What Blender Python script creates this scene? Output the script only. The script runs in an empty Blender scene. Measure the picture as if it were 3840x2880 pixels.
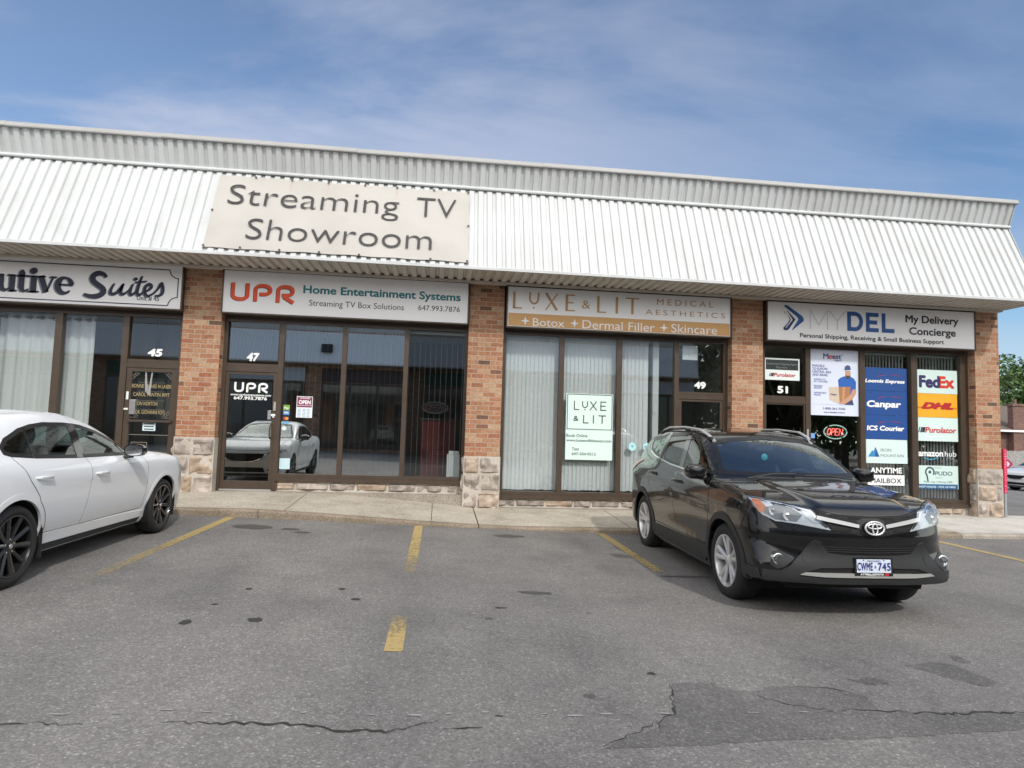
import bpy, bmesh, math, random
import numpy as np
from mathutils import Vector, Matrix, noise as mnoise, geometry as mgeo
random.seed(7)
SC = bpy.context.scene
COL = SC.collection
PI = math.pi
def lin(r, g, b):
    f = lambda v: ((v/255)/12.92 if v <= 10 else (((v/255)+.055)/1.055)**2.4)
    return (f(r), f(g), f(b), 1)

# ------------------------------------------------------------------ camera
cam_d = bpy.data.cameras.new('camera'); cam = bpy.data.objects.new('camera', cam_d); COL.objects.link(cam)
pitch, yaw, roll = 0.0725551652, 0.114180989, 0.029573206
fw = Vector((math.sin(yaw)*math.cos(pitch), math.cos(yaw)*math.cos(pitch), math.sin(pitch)))
rt0 = Vector((math.cos(yaw), -math.sin(yaw), 0)); up0 = rt0.cross(fw)
rt = math.cos(roll)*rt0 + math.sin(roll)*up0; up = -math.sin(roll)*rt0 + math.cos(roll)*up0
cam.matrix_world = Matrix(((rt.x, up.x, -fw.x, 0), (rt.y, up.y, -fw.y, 0), (rt.z, up.z, -fw.z, 1.4892), (0, 0, 0, 1)))
cam_d.sensor_width = 36; cam_d.lens = 36*2361.03/3840; cam_d.clip_start = .05; cam_d.clip_end = 3000
SC.camera = cam

# ------------------------------------------------------------------ light
SUN_EL, SUN_AZ = math.radians(41), math.radians(20)     # azimuth: from straight behind the camera towards +x
SC.view_settings.view_transform = 'Standard'; SC.view_settings.look = 'None'
SC.view_settings.exposure = 0.13; SC.view_settings.gamma = 1
sd = bpy.data.lights.new('sun', 'SUN'); sd.energy = 2.0; sd.angle = math.radians(2.0); sd.color = (1, .965, .91)
sun = bpy.data.objects.new('sun', sd); COL.objects.link(sun)
to_sun = Vector((math.sin(SUN_AZ)*math.cos(SUN_EL), -math.cos(SUN_AZ)*math.cos(SUN_EL), math.sin(SUN_EL)))
sun.rotation_euler = to_sun.to_track_quat('Z', 'Y').to_euler()
sun.location = to_sun*60
W = bpy.data.worlds.new('World'); SC.world = W; W.use_nodes = True
wn, wl = W.node_tree.nodes, W.node_tree.links; wn.clear()
def N(t, **k):
    n = wn.new(t)
    for a, v in k.items(): setattr(n, a, v)
    return n
sky = N('ShaderNodeTexSky', sky_type='NISHITA', sun_disc=False, sun_elevation=SUN_EL, air_density=1.0, dust_density=.5, ozone_density=2.0, altitude=100)
sky.sun_rotation = math.atan2(to_sun.x, to_sun.y)
tc = N('ShaderNodeTexCoord'); sep = N('ShaderNodeSeparateXYZ'); wl.new(tc.outputs['Generated'], sep.inputs[0])
zc = N('ShaderNodeMath', operation='MAXIMUM'); zc.inputs[1].default_value = .04; wl.new(sep.outputs[2], zc.inputs[0])
dx = N('ShaderNodeMath', operation='DIVIDE'); wl.new(sep.outputs[0], dx.inputs[0]); wl.new(zc.outputs[0], dx.inputs[1])
dy = N('ShaderNodeMath', operation='DIVIDE'); wl.new(sep.outputs[1], dy.inputs[0]); wl.new(zc.outputs[0], dy.inputs[1])
cmb = N('ShaderNodeCombineXYZ'); wl.new(dx.outputs[0], cmb.inputs[0]); wl.new(dy.outputs[0], cmb.inputs[1])
mp = N('ShaderNodeMapping'); mp.inputs['Rotation'].default_value = (0, 0, math.radians(24)); mp.inputs['Scale'].default_value = (.62, 1.05, 1)
mp.inputs['Location'].default_value = (3.1, 1.7, 0)
wl.new(cmb.outputs[0], mp.inputs[0])
n1 = N('ShaderNodeTexNoise'); n1.inputs['Scale'].default_value = .55; n1.inputs['Detail'].default_value = 9; n1.inputs['Roughness'].default_value = .56; n1.inputs['Distortion'].default_value = .55
wl.new(mp.outputs[0], n1.inputs['Vector'])
rp = N('ShaderNodeValToRGB'); rp.color_ramp.elements[0].position = .38; rp.color_ramp.elements[1].position = .60
rp.color_ramp.elements[0].color = (0, 0, 0, 1); rp.color_ramp.elements[1].color = (1, 1, 1, 1); rp.color_ramp.interpolation = 'EASE'
wl.new(n1.outputs[0], rp.inputs[0])
# more veil towards -x (left of the picture)
lm = N('ShaderNodeMapRange'); lm.inputs[1].default_value = -.45; lm.inputs[2].default_value = .55; lm.inputs[3].default_value = 1.0; lm.inputs[4].default_value = .30
wl.new(sep.outputs[0], lm.inputs[0])
mm = N('ShaderNodeMath', operation='MULTIPLY'); wl.new(rp.outputs[0], mm.inputs[0]); wl.new(lm.outputs[0], mm.inputs[1])
hz = N('ShaderNodeMapRange'); hz.inputs[1].default_value = -.6; hz.inputs[2].default_value = .4; hz.inputs[3].default_value = .18; hz.inputs[4].default_value = .0; wl.new(sep.outputs[0], hz.inputs[0])
ha = N('ShaderNodeMath', operation='ADD', use_clamp=True); wl.new(mm.outputs[0], ha.inputs[0]); wl.new(hz.outputs[0], ha.inputs[1])
mixc = N('ShaderNodeMixRGB'); wl.new(ha.outputs[0], mixc.inputs[0])

hs = N('ShaderNodeHueSaturation'); hs.inputs['Saturation'].default_value = 1.14; hs.inputs['Value'].default_value = .90; wl.new(sky.outputs[0], hs.inputs['Color'])
wl.new(hs.outputs[0], mixc.inputs[1]); mixc.inputs[2].default_value = (3.5, 3.8, 4.7, 1)
# bright veil added to the unseen sky behind the camera, fills the shaded facade
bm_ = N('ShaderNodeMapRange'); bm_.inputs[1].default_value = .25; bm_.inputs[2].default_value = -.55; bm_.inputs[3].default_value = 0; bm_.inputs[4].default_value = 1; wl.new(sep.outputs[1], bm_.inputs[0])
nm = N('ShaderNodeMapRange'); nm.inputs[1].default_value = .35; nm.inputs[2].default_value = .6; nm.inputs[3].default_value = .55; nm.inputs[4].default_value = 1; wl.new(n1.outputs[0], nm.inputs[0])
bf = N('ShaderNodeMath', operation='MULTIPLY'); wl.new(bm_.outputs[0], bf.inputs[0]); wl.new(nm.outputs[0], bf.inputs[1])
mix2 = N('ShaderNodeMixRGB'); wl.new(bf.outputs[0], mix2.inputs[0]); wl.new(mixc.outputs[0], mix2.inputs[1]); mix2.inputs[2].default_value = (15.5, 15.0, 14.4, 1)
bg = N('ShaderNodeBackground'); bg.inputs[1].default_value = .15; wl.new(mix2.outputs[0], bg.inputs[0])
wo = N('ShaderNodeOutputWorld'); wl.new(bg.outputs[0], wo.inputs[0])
SC.cycles.max_bounces = 8; SC.cycles.transparent_max_bounces = 12; SC.cycles.caustics_reflective = False; SC.cycles.caustics_refractive = False
SC.cycles.use_denoising = True

# ------------------------------------------------------------------ helpers
def tag(o, label=None, cat=None, group=None, kind=None):
    if label: o['label'] = label
    if cat: o['category'] = cat
    if group: o['group'] = group
    if kind: o['kind'] = kind
    return o
def empty(name, loc=(0, 0, 0), label=None, cat=None, group=None):
    o = bpy.data.objects.new(name, None); COL.objects.link(o); o.location = loc; o.empty_display_size = .2
    return tag(o, label, cat, group)
def origin(o):
    v = Vector((0, 0, 0))
    while o is not None:
        v += o.location; o = o.parent
    return v
class MB:
    def __init__(s): s.v = []; s.f = []; s.mi = []; s.m = 0
    def add(s, vs, fs):
        b = len(s.v); s.v += [tuple(p) for p in vs]; s.f += [tuple(b+i for i in f) for f in fs]; s.mi += [s.m]*len(fs); return s
    def box(s, x0, x1, y0, y1, z0, z1):
        return s.add([(x0,y0,z0),(x1,y0,z0),(x1,y1,z0),(x0,y1,z0),(x0,y0,z1),(x1,y0,z1),(x1,y1,z1),(x0,y1,z1)],
                     [(0,3,2,1),(4,5,6,7),(0,1,5,4),(1,2,6,5),(2,3,7,6),(3,0,4,7)])
    def cbox(s, x0, x1, y0, y1, z0, z1, b=.01):   # bevelled box
        bm = bmesh.new(); bmesh.ops.create_cube(bm, size=1)
        for v in bm.verts: v.co = Vector((x0+(v.co.x+.5)*(x1-x0), y0+(v.co.y+.5)*(y1-y0), z0+(v.co.z+.5)*(z1-z0)))
        bmesh.ops.bevel(bm, geom=bm.edges[:], offset=b, segments=2, affect='EDGES', profile=.5)
        return s.addbm(bm)
    def addbm(s, bm, mat=None):
        bm.verts.index_update()
        vs = [(mat @ v.co if mat else v.co) for v in bm.verts]
        s.add(vs, [tuple(v.index for v in f.verts) for f in bm.faces]); bm.free(); return s
    def quad(s, a, b, c, d): return s.add([a, b, c, d], [(0, 1, 2, 3)])
    def poly(s, pts): return s.add(pts, [tuple(range(len(pts)))])
    def prism(s, pts, d):   # planar polygon pts extruded by vector d
        n = len(pts); q = [tuple(Vector(p)+Vector(d)) for p in pts]
        return s.add(list(pts)+q, [tuple(range(n))[::-1], tuple(range(n, 2*n))]+[(i, (i+1)%n, n+(i+1)%n, n+i) for i in range(n)])
    def tube(s, path, r, seg=8, closed=False):
        P = [Vector(p) for p in path]; n = len(P); R = r if isinstance(r, (list, tuple)) else [r]*n
        vs = []; ref = None
        for i in range(n):
            a = P[(i-1) % n] if (closed or i > 0) else P[i]; c = P[(i+1) % n] if (closed or i < n-1) else P[i]
            t = (c-a).normalized()
            if ref is None: ref = t.orthogonal().normalized()
            u = (ref - t*ref.dot(t)).normalized(); ref = u; w = t.cross(u)
            for k in range(seg):
                an = 2*PI*k/seg; vs.append(P[i]+(u*math.cos(an)+w*math.sin(an))*R[i])
        fs = []
        for i in range(n if closed else n-1):
            j = (i+1) % n
            for k in range(seg): fs.append((i*seg+k, i*seg+(k+1)%seg, j*seg+(k+1)%seg, j*seg+k))
        if not closed: fs += [tuple(range(seg))[::-1], tuple((n-1)*seg+k for k in range(seg))]
        return s.add(vs, fs)
    def lathe(s, prof, o, axis='y', seg=32):    # prof [(r, h)] around axis through o
        vs = []; o = Vector(o)
        for r, h in prof:
            for k in range(seg):
                a = 2*PI*k/seg; c, d = r*math.cos(a), r*math.sin(a)
                vs.append(o + (Vector((c, h, d)) if axis == 'y' else Vector((c, d, h)) if axis == 'z' else Vector((h, c, d))))
        n = len(prof)
        fs = [(i*seg+k, i*seg+(k+1)%seg, (i+1)*seg+(k+1)%seg, (i+1)*seg+k) for i in range(n-1) for k in range(seg)]
        return s.add(vs, fs)
    def build(s, name, mat, parent=None, smooth=False, fixn=True):
        me = bpy.data.meshes.new(name); o3 = origin(parent) if parent else Vector((0, 0, 0))
        me.from_pydata([(p[0]-o3.x, p[1]-o3.y, p[2]-o3.z) for p in s.v], [], s.f)
        for m in (mat if isinstance(mat, (list, tuple)) else [mat]): me.materials.append(m)
        if max(s.mi, default=0): me.polygons.foreach_set('material_index', s.mi)
        bm = bmesh.new(); bm.from_mesh(me)
        if fixn: bmesh.ops.recalc_face_normals(bm, faces=bm.faces)
        if smooth:
            ang = smooth if isinstance(smooth, float) else .6
            for f in bm.faces: f.smooth = True
            for e in bm.edges: e.smooth = not (len(e.link_faces) == 2 and e.calc_face_angle(0) > ang)
        bm.to_mesh(me); bm.free()
        o = bpy.data.objects.new(name, me); COL.objects.link(o)
        if parent: o.parent = parent
        return o

# ------------------------------------------------------------------ materials
def mat(name, col=(.5, .5, .5, 1), rough=.5, metal=0, spec=.5, coat=0, emit=None, es=0, bump=None, var=None):
    """plain principled; var = (scale, amount) mottles the colour; bump = (scale, strength)"""
    m = bpy.data.materials.new(name); m.use_nodes = True; nt = m.node_tree; p = nt.nodes['Principled BSDF']
    if len(col) == 3: col = (*col, 1)
    p.inputs['Base Color'].default_value = col; p.inputs['Roughness'].default_value = rough; p.inputs['Metallic'].default_value = metal
    p.inputs['Specular IOR Level'].default_value = spec; p.inputs['Coat Weight'].default_value = coat; p.inputs['Coat Roughness'].default_value = .03
    if emit: p.inputs['Emission Color'].default_value = (*emit[:3], 1); p.inputs['Emission Strength'].default_value = es
    if var or bump:
        t = nt.nodes.new('ShaderNodeTexCoord')
    if var:
        n = nt.nodes.new('ShaderNodeTexNoise'); n.inputs['Scale'].default_value = var[0]; n.inputs['Detail'].default_value = 6
        nt.links.new(t.outputs['Object'], n.inputs['Vector'])
        mr = nt.nodes.new('ShaderNodeMapRange'); mr.inputs[1].default_value = .3; mr.inputs[2].default_value = .7; mr.inputs[3].default_value = 1-var[1]; mr.inputs[4].default_value = 1+var[1]
        nt.links.new(n.outputs[0], mr.inputs[0])
        mx = nt.nodes.new('ShaderNodeMixRGB'); mx.blend_type = 'MULTIPLY'; mx.inputs[0].default_value = 1; mx.inputs[1].default_value = col
        nt.links.new(mr.outputs[0], mx.inputs[2]); nt.links.new(mx.outputs[0], p.inputs['Base Color'])
    if bump:
        n2 = nt.nodes.new('ShaderNodeTexNoise'); n2.inputs['Scale'].default_value = bump[0]; n2.inputs['Detail'].default_value = 5
        nt.links.new(t.outputs['Object'], n2.inputs['Vector'])
        b = nt.nodes.new('ShaderNodeBump'); b.inputs['Strength'].default_value = bump[1]; b.inputs['Distance'].default_value = .02
        nt.links.new(n2.outputs[0], b.inputs['Height']); nt.links.new(b.outputs[0], p.inputs['Normal'])
    return m
def ramp(nt, stops, src, interp='LINEAR'):
    r = nt.nodes.new('ShaderNodeValToRGB'); e = r.color_ramp.elements; r.color_ramp.interpolation = interp
    while len(e) < len(stops): e.new(.5)
    for i, (p, c) in enumerate(stops): e[i].position = p; e[i].color = c if len(c) == 4 else (*c, 1)
    nt.links.new(src, r.inputs[0]); return r.outputs[0]
def glass(name, tint=(.8, .87, .86), refl=.12, rough=0.0):
    m = bpy.data.materials.new(name); m.use_nodes = True; nt = m.node_tree; nt.nodes.clear()
    o = nt.nodes.new('ShaderNodeOutputMaterial'); mx = nt.nodes.new('ShaderNodeMixShader')
    t = nt.nodes.new('ShaderNodeBsdfTransparent'); t.inputs[0].default_value = (*tint, 1)
    g = nt.nodes.new('ShaderNodeBsdfGlossy'); g.inputs['Roughness'].default_value = rough; g.inputs[0].default_value = (.95, 1, .99, 1)
    lw = nt.nodes.new('ShaderNodeLayerWeight'); lw.inputs[0].default_value = .5
    fr = nt.nodes.new('ShaderNodeMath'); fr.operation = 'POWER'; fr.inputs[1].default_value = 4.0; nt.links.new(lw.outputs['Facing'], fr.inputs[0])
    ad = nt.nodes.new('ShaderNodeMath'); ad.operation = 'ADD'; ad.use_clamp = True; ad.inputs[1].default_value = refl
    nt.links.new(fr.outputs[0], ad.inputs[0]); nt.links.new(ad.outputs[0], mx.inputs[0])
    nt.links.new(t.outputs[0], mx.inputs[1]); nt.links.new(g.outputs[0], mx.inputs[2]); nt.links.new(mx.outputs[0], o.inputs[0])
    return m
def brick_mat(name, cols, mortar, bw=.212, bh=.0785, dark=True):
    m = bpy.data.materials.new(name); m.use_nodes = True; nt = m.node_tree; p = nt.nodes['Principled BSDF']; L = nt.links
    g = nt.nodes.new('ShaderNodeNewGeometry'); s = nt.nodes.new('ShaderNodeSeparateXYZ'); L.new(g.outputs['Position'], s.inputs[0])
    sn = nt.nodes.new('ShaderNodeSeparateXYZ'); L.new(g.outputs['True Normal'], sn.inputs[0])
    ab = nt.nodes.new('ShaderNodeMath'); ab.operation = 'ABSOLUTE'; L.new(sn.outputs[0], ab.inputs[0])
    gt = nt.nodes.new('ShaderNodeMath'); gt.operation = 'GREATER_THAN'; gt.inputs[1].default_value = .7; L.new(ab.outputs[0], gt.inputs[0])
    mxu = nt.nodes.new('ShaderNodeMix'); L.new(gt.outputs[0], mxu.inputs[0]); L.new(s.outputs[0], mxu.inputs[2]); L.new(s.outputs[1], mxu.inputs[3])
    cb = nt.nodes.new('ShaderNodeCombineXYZ'); L.new(mxu.outputs[0], cb.inputs[0]); L.new(s.outputs[2], cb.inputs[1])
    b = nt.nodes.new('ShaderNodeTexBrick'); b.inputs['Scale'].default_value = 1; b.inputs['Brick Width'].default_value = bw; b.inputs['Row Height'].default_value = bh
    b.inputs['Mortar Size'].default_value = .0055; b.inputs['Mortar Smooth'].default_value = .12; b.inputs['Color1'].default_value = (0, 0, 0, 1); b.inputs['Color2'].default_value = (1, 1, 1, 1)
    b.inputs['Mortar'].default_value = (.5, .5, .5, 1); L.new(cb.outputs[0], b.inputs['Vector'])
    bc = ramp(nt, cols, b.outputs['Color'])
    n = nt.nodes.new('ShaderNodeTexNoise'); n.inputs['Scale'].default_value = 22; n.inputs['Detail'].default_value = 5; L.new(g.outputs['Position'], n.inputs['Vector'])
    nv = ramp(nt, [(.3, (.62, .60, .58)), (.7, (1.35, 1.36, 1.38))], n.outputs[0])
    m1 = nt.nodes.new('ShaderNodeMixRGB'); m1.blend_type = 'MULTIPLY'; m1.inputs[0].default_value = .7; L.new(bc, m1.inputs[1]); L.new(nv, m1.inputs[2])
    n3 = nt.nodes.new('ShaderNodeTexNoise'); n3.inputs['Scale'].default_value = 1.1; n3.inputs['Detail'].default_value = 3; L.new(g.outputs['Position'], n3.inputs['Vector'])
    nv3 = ramp(nt, [(.35, (.86, .85, .84)), (.65, (1.08, 1.08, 1.08))], n3.outputs[0])
    m3 = nt.nodes.new('ShaderNodeMixRGB'); m3.blend_type = 'MULTIPLY'; m3.inputs[0].default_value = 1; L.new(m1.outputs[0], m3.inputs[1]); L.new(nv3, m3.inputs[2])
    m2 = nt.nodes.new('ShaderNodeMixRGB'); L.new(b.outputs['Fac'], m2.inputs[0]); L.new(m3.outputs[0], m2.inputs[1]); m2.inputs[2].default_value = (*mortar, 1)
    L.new(m2.outputs[0], p.inputs['Base Color']); p.inputs['Roughness'].default_value = .85
    iv = nt.nodes.new('ShaderNodeMath'); iv.operation = 'MULTIPLY_ADD'; iv.inputs[1].default_value = -1; L.new(b.outputs['Fac'], iv.inputs[0]); 
    nb = nt.nodes.new('ShaderNodeMath'); nb.operation = 'MULTIPLY'; nb.inputs[1].default_value = .5; L.new(n.outputs[0], nb.inputs[0]); L.new(nb.outputs[0], iv.inputs[2])
    bp = nt.nodes.new('ShaderNodeBump'); bp.inputs['Strength'].default_value = .7; bp.inputs['Distance'].default_value = .008; L.new(iv.outputs[0], bp.inputs['Height']); L.new(bp.outputs[0], p.inputs['Normal'])
    return m

# ------------------------------------------------------------------ ground
def zl(x):      # parking lot height
    return float(np.interp(x, [-30, -12, -5.2, -3.5, -2.64, -1.65, -.22, .6, 2.0, 3.2, 4.5, 12, 24, 39, 60, 400], [.40, .32, .215, .203, .183, .15, .10, .07, .03, .012, 0, 0, -.44, -.98, -1.2, -1.2]))
XS1 = [-30, -12, -4.1, -3.5, -2.86, -1.83, -.7, .46, 1.09, 3.44, 10, 11.6]
def zk(x): return float(np.interp(x, [-30, -12, -3.5, -2.46, -1.53, -.17, .58, 1.2, 2.95, 7.8, 11.6], [.58, .42, .295, .285, .237, .150, .112, .092, .085, .07, .06]))
def zs(x): return float(np.interp(x, XS1, [.45, .38, .34, .35, .354, .343, .278, .172, .152, .148, .135, .12]))
FY, WY, CY = 10.775, 10.995, 9.10            # facade plane, glass plane, kerb face

def asphalt():
    m = bpy.data.materials.new('asphalt'); m.use_nodes = True; nt = m.node_tree; p = nt.nodes['Principled BSDF']; L = nt.links
    g = nt.nodes.new('ShaderNodeNewGeometry')
    def noise(s, d, r=.6, sc=None):
        n = nt.nodes.new('ShaderNodeTexNoise'); n.inputs['Scale'].default_value = s; n.inputs['Detail'].default_value = d; n.inputs['Roughness'].default_value = r
        if sc:
            mpn = nt.nodes.new('ShaderNodeMapping'); mpn.inputs['Scale'].default_value = sc; L.new(g.outputs['Position'], mpn.inputs[0]); L.new(mpn.outputs[0], n.inputs['Vector'])
        else: L.new(g.outputs['Position'], n.inputs['Vector'])
        return n.outputs[0]
    v = nt.nodes.new('ShaderNodeTexVoronoi'); v.inputs['Scale'].default_value = 105; L.new(g.outputs['Position'], v.inputs['Vector'])
    sv = nt.nodes.new('ShaderNodeSeparateXYZ'); L.new(v.outputs['Color'], sv.inputs[0])
    base = ramp(nt, [(0, (.150, .142, .133)), (.45, (.188, .179, .169)), (.8, (.215, .206, .195)), (.95, (.26, .25, .238)), (1, (.36, .348, .33))], sv.outputs[0])
    fine = ramp(nt, [(.3, (.82, .82, .82)), (.7, (1.18, 1.18, 1.18))], noise(30, 6, .75))
    med = ramp(nt, [(.30, (.74, .74, .75)), (.5, (.99, .99, .99)), (.70, (1.17, 1.165, 1.16))], noise(.9, 9, .68))
    lane = ramp(nt, [(.36, (.84, .845, .85)), (.66, (1.1, 1.095, 1.085))], noise(.45, 4, .55, (1.6, .22, 1)))
    out = base
    for k in (fine, med, lane):
        mx = nt.nodes.new('ShaderNodeMixRGB'); mx.blend_type = 'MULTIPLY'; mx.inputs[0].default_value = 1; L.new(out, mx.inputs[1]); L.new(k, mx.inputs[2]); out = mx.outputs[0]
    # scattered dark drips
    v2 = nt.nodes.new('ShaderNodeTexVoronoi'); v2.inputs['Scale'].default_value = 2.3; L.new(g.outputs['Position'], v2.inputs['Vector'])
    s2 = nt.nodes.new('ShaderNodeSeparateXYZ'); L.new(v2.outputs['Color'], s2.inputs[0])
    sz = nt.nodes.new('ShaderNodeMapRange'); sz.inputs[1].default_value = .62; sz.inputs[2].default_value = 1; sz.inputs[3].default_value = 0; sz.inputs[4].default_value = .085; L.new(s2.outputs[0], sz.inputs[0])
    lt = nt.nodes.new('ShaderNodeMath'); lt.operation = 'LESS_THAN'; L.new(v2.outputs['Distance'], lt.inputs[0]); L.new(sz.outputs[0], lt.inputs[1])
    fm = nt.nodes.new('ShaderNodeMath'); fm.operation = 'MULTIPLY'; fm.inputs[1].default_value = .5; L.new(lt.outputs[0], fm.inputs[0])
    mx = nt.nodes.new('ShaderNodeMixRGB'); L.new(fm.outputs[0], mx.inputs[0]); L.new(out, mx.inputs[1]); mx.inputs[2].default_value = (.03, .029, .028, 1)
    L.new(mx.outputs[0], p.inputs['Base Color']); p.inputs['Roughness'].default_value = .88; p.inputs['Specular IOR Level'].default_value = .3
    b = nt.nodes.new('ShaderNodeBump'); b.inputs['Strength'].default_value = .55; b.inputs['Distance'].default_value = .006
    L.new(sv.outputs[0], b.inputs['Height']); L.new(b.outputs[0], p.inputs['Normal'])
    return m
M = {}
M['asphalt'] = asphalt()
def concrete(name, c, sp=.25):
    m = bpy.data.materials.new(name); m.use_nodes = True; nt = m.node_tree; p = nt.nodes['Principled BSDF']; L = nt.links
    g = nt.nodes.new('ShaderNodeNewGeometry')
    v = nt.nodes.new('ShaderNodeTexVoronoi'); v.inputs['Scale'].default_value = 95; L.new(g.outputs['Position'], v.inputs['Vector'])
    sv = nt.nodes.new('ShaderNodeSeparateXYZ'); L.new(v.outputs['Color'], sv.inputs[0])
    a = ramp(nt, [(0, (1-sp*1.5,)*3), (.5, (1, .99, .97)), (1, (1+sp,)*3)], sv.outputs[0])
    n = nt.nodes.new('ShaderNodeTexNoise'); n.inputs['Scale'].default_value = 1.6; n.inputs['Detail'].default_value = 8; n.inputs['Roughness'].default_value = .65; L.new(g.outputs['Position'], n.inputs['Vector'])
    d = ramp(nt, [(.3, (.72, .69, .65)), (.5, (1, 1, 1)), (.72, (1.18, 1.18, 1.17))], n.outputs[0])
    mx = nt.nodes.new('ShaderNodeMixRGB'); mx.blend_type = 'MULTIPLY'; mx.inputs[0].default_value = 1; L.new(a, mx.inputs[1]); L.new(d, mx.inputs[2])
    m2 = nt.nodes.new('ShaderNodeMixRGB'); m2.blend_type = 'MULTIPLY'; m2.inputs[0].default_value = 1; L.new(mx.outputs[0], m2.inputs[1]); m2.inputs[2].default_value = (*c, 1)
    L.new(m2.outputs[0], p.inputs['Base Color']); p.inputs['Roughness'].default_value = .9
    b = nt.nodes.new('ShaderNodeBump'); b.inputs['Strength'].default_value = .4; b.inputs['Distance'].default_value = .006; L.new(sv.outputs[0], b.inputs['Height']); L.new(b.outputs[0], p.inputs['Normal'])
    return m
M['walk'] = concrete('walk_concrete', (.44, .40, .33)); M['kerb'] = concrete('kerb_concrete', (.27, .22, .165)); M['newwalk'] = concrete('new_concrete', (.52, .50, .46), .12)
M['newkerb'] = concrete('new_kerb', (.40, .36, .31), .15); M['found'] = concrete('foundation', (.30, .27, .23))

gb = MB(); xs = sorted(set(list(np.linspace(-30, 14, 89)) + [-300, -120, -60, 20, 30, 60, 120, 400])); ys = [-300, -80, -30, -10, -2, 1, 3, 5, 7, 8.3, 8.8, CY+.02, 10.3, 11, 14, 20, 35, 60, 140, 500]
gv = [(x, y, (zl(x) - (0 if y <= CY+.1 or x > 11.6 else .25))) for y in ys for x in xs]
gf = [(j*len(xs)+i, j*len(xs)+i+1, (j+1)*len(xs)+i+1, (j+1)*len(xs)+i) for j in range(len(ys)-1) for i in range(len(xs)-1)]
gb.add(gv, gf); tag(gb.build('parking_lot', M['asphalt'], smooth=True), kind='structure')

def strip(name, pts, w, m, dz=.004, label=None):   # painted strip following the ground, pts = centre line
    b = MB(); L_, R_ = [], []
    for i, p in enumerate(pts):
        a = Vector(pts[max(i-1, 0)]); c = Vector(pts[min(i+1, len(pts)-1)]); t = (c-a).normalized(); nrm = Vector((-t.y, t.x)); ww = w[i] if isinstance(w, (list, tuple)) else w
        for q, S in ((Vector(p)+nrm*ww/2, L_), (Vector(p)-nrm*ww/2, R_)): S.append((q.x, q.y, zl(q.x)+dz))
    for i in range(len(pts)-1): b.quad(L_[i], R_[i], R_[i+1], L_[i+1])
    o = b.build(name, m, fixn=False); tag(o, kind='structure'); return o
def worn_paint(name, c, lo, hi):
    m = bpy.data.materials.new(name); m.use_nodes = True; nt = m.node_tree; p = nt.nodes['Principled BSDF']; L = nt.links; out = nt.nodes['Material Output']
    g = nt.nodes.new('ShaderNodeNewGeometry'); n = nt.nodes.new('ShaderNodeTexNoise'); n.inputs['Scale'].default_value = 26; n.inputs['Detail'].default_value = 7; n.inputs['Roughness'].default_value = .75; L.new(g.outputs['Position'], n.inputs['Vector'])
    n2 = nt.nodes.new('ShaderNodeTexNoise'); n2.inputs['Scale'].default_value = 2.2; n2.inputs['Detail'].default_value = 4; L.new(g.outputs['Position'], n2.inputs['Vector'])
    s = nt.nodes.new('ShaderNodeSeparateXYZ'); L.new(g.outputs['Position'], s.inputs[0])
    wr = nt.nodes.new('ShaderNodeMapRange'); wr.inputs[1].default_value = lo; wr.inputs[2].default_value = hi; wr.inputs[3].default_value = -.17; wr.inputs[4].default_value = .26; L.new(s.outputs[1], wr.inputs[0])
    a = nt.nodes.new('ShaderNodeMath'); L.new(n.outputs[0], a.inputs[0]); L.new(wr.outputs[0], a.inputs[1])
    h = nt.nodes.new('ShaderNodeMath'); h.operation = 'MULTIPLY_ADD'; h.inputs[1].default_value = .35; L.new(n2.outputs[0], h.inputs[0]); L.new(a.outputs[0], h.inputs[2])
    f = ramp(nt, [(.56, (0, 0, 0)), (.80, (.82, .82, .82))], h.outputs[0])
    t = nt.nodes.new('ShaderNodeBsdfTransparent'); mx = nt.nodes.new('ShaderNodeMixShader'); L.new(f, mx.inputs[0]); L.new(t.outputs[0], mx.inputs[1]); L.new(p.outputs[0], mx.inputs[2]); L.new(mx.outputs[0], out.inputs[0])
    p.inputs['Base Color'].default_value = (*c, 1); p.inputs['Roughness'].default_value = .8
    return m
YEL = (.50, .37, .15)
pm = worn_paint('yellow_paint', YEL, 5.2, 8.9)
for x, y1 in ((-2.76, 4.2), (-.22, 6.2), (2.40, 6.6), (7.53, 6.6), (10.1, 6.6), (-5.4, 4.2)):
    strip('painted_line', [(x, yy) for yy in np.linspace(y1, CY-.03, 10)], .115, pm)
strip('painted_line', [(-.226, 4.05), (-.225, 4.45), (-.224, 4.80)], .115, worn_paint('yellow_paint_end', YEL, 5.0, 3.95))
M['crack'] = mat('crack', (.034, .032, .030), .95)
rnd = random.Random(3)
def crack(pts, w0):
    P = []; wd = []
    for (x0, y0), (x1, y1) in zip(pts[:-1], pts[1:]):
        n = max(2, int(math.hypot(x1-x0, y1-y0)/.028))
        for i in range(n):
            t = i/n; P.append((x0+(x1-x0)*t+rnd.uniform(-.012, .012), y0+(y1-y0)*t+rnd.uniform(-.016, .016)))
    P.append(pts[-1]); n = len(P)
    wd = [max(.003, .8*w0*min(1, 3*min(i, n-1-i)/n+.12)*rnd.uniform(.35, 1.5)) for i in range(n)]
    strip('pavement_crack', P, wd, M['crack'], .005)
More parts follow.
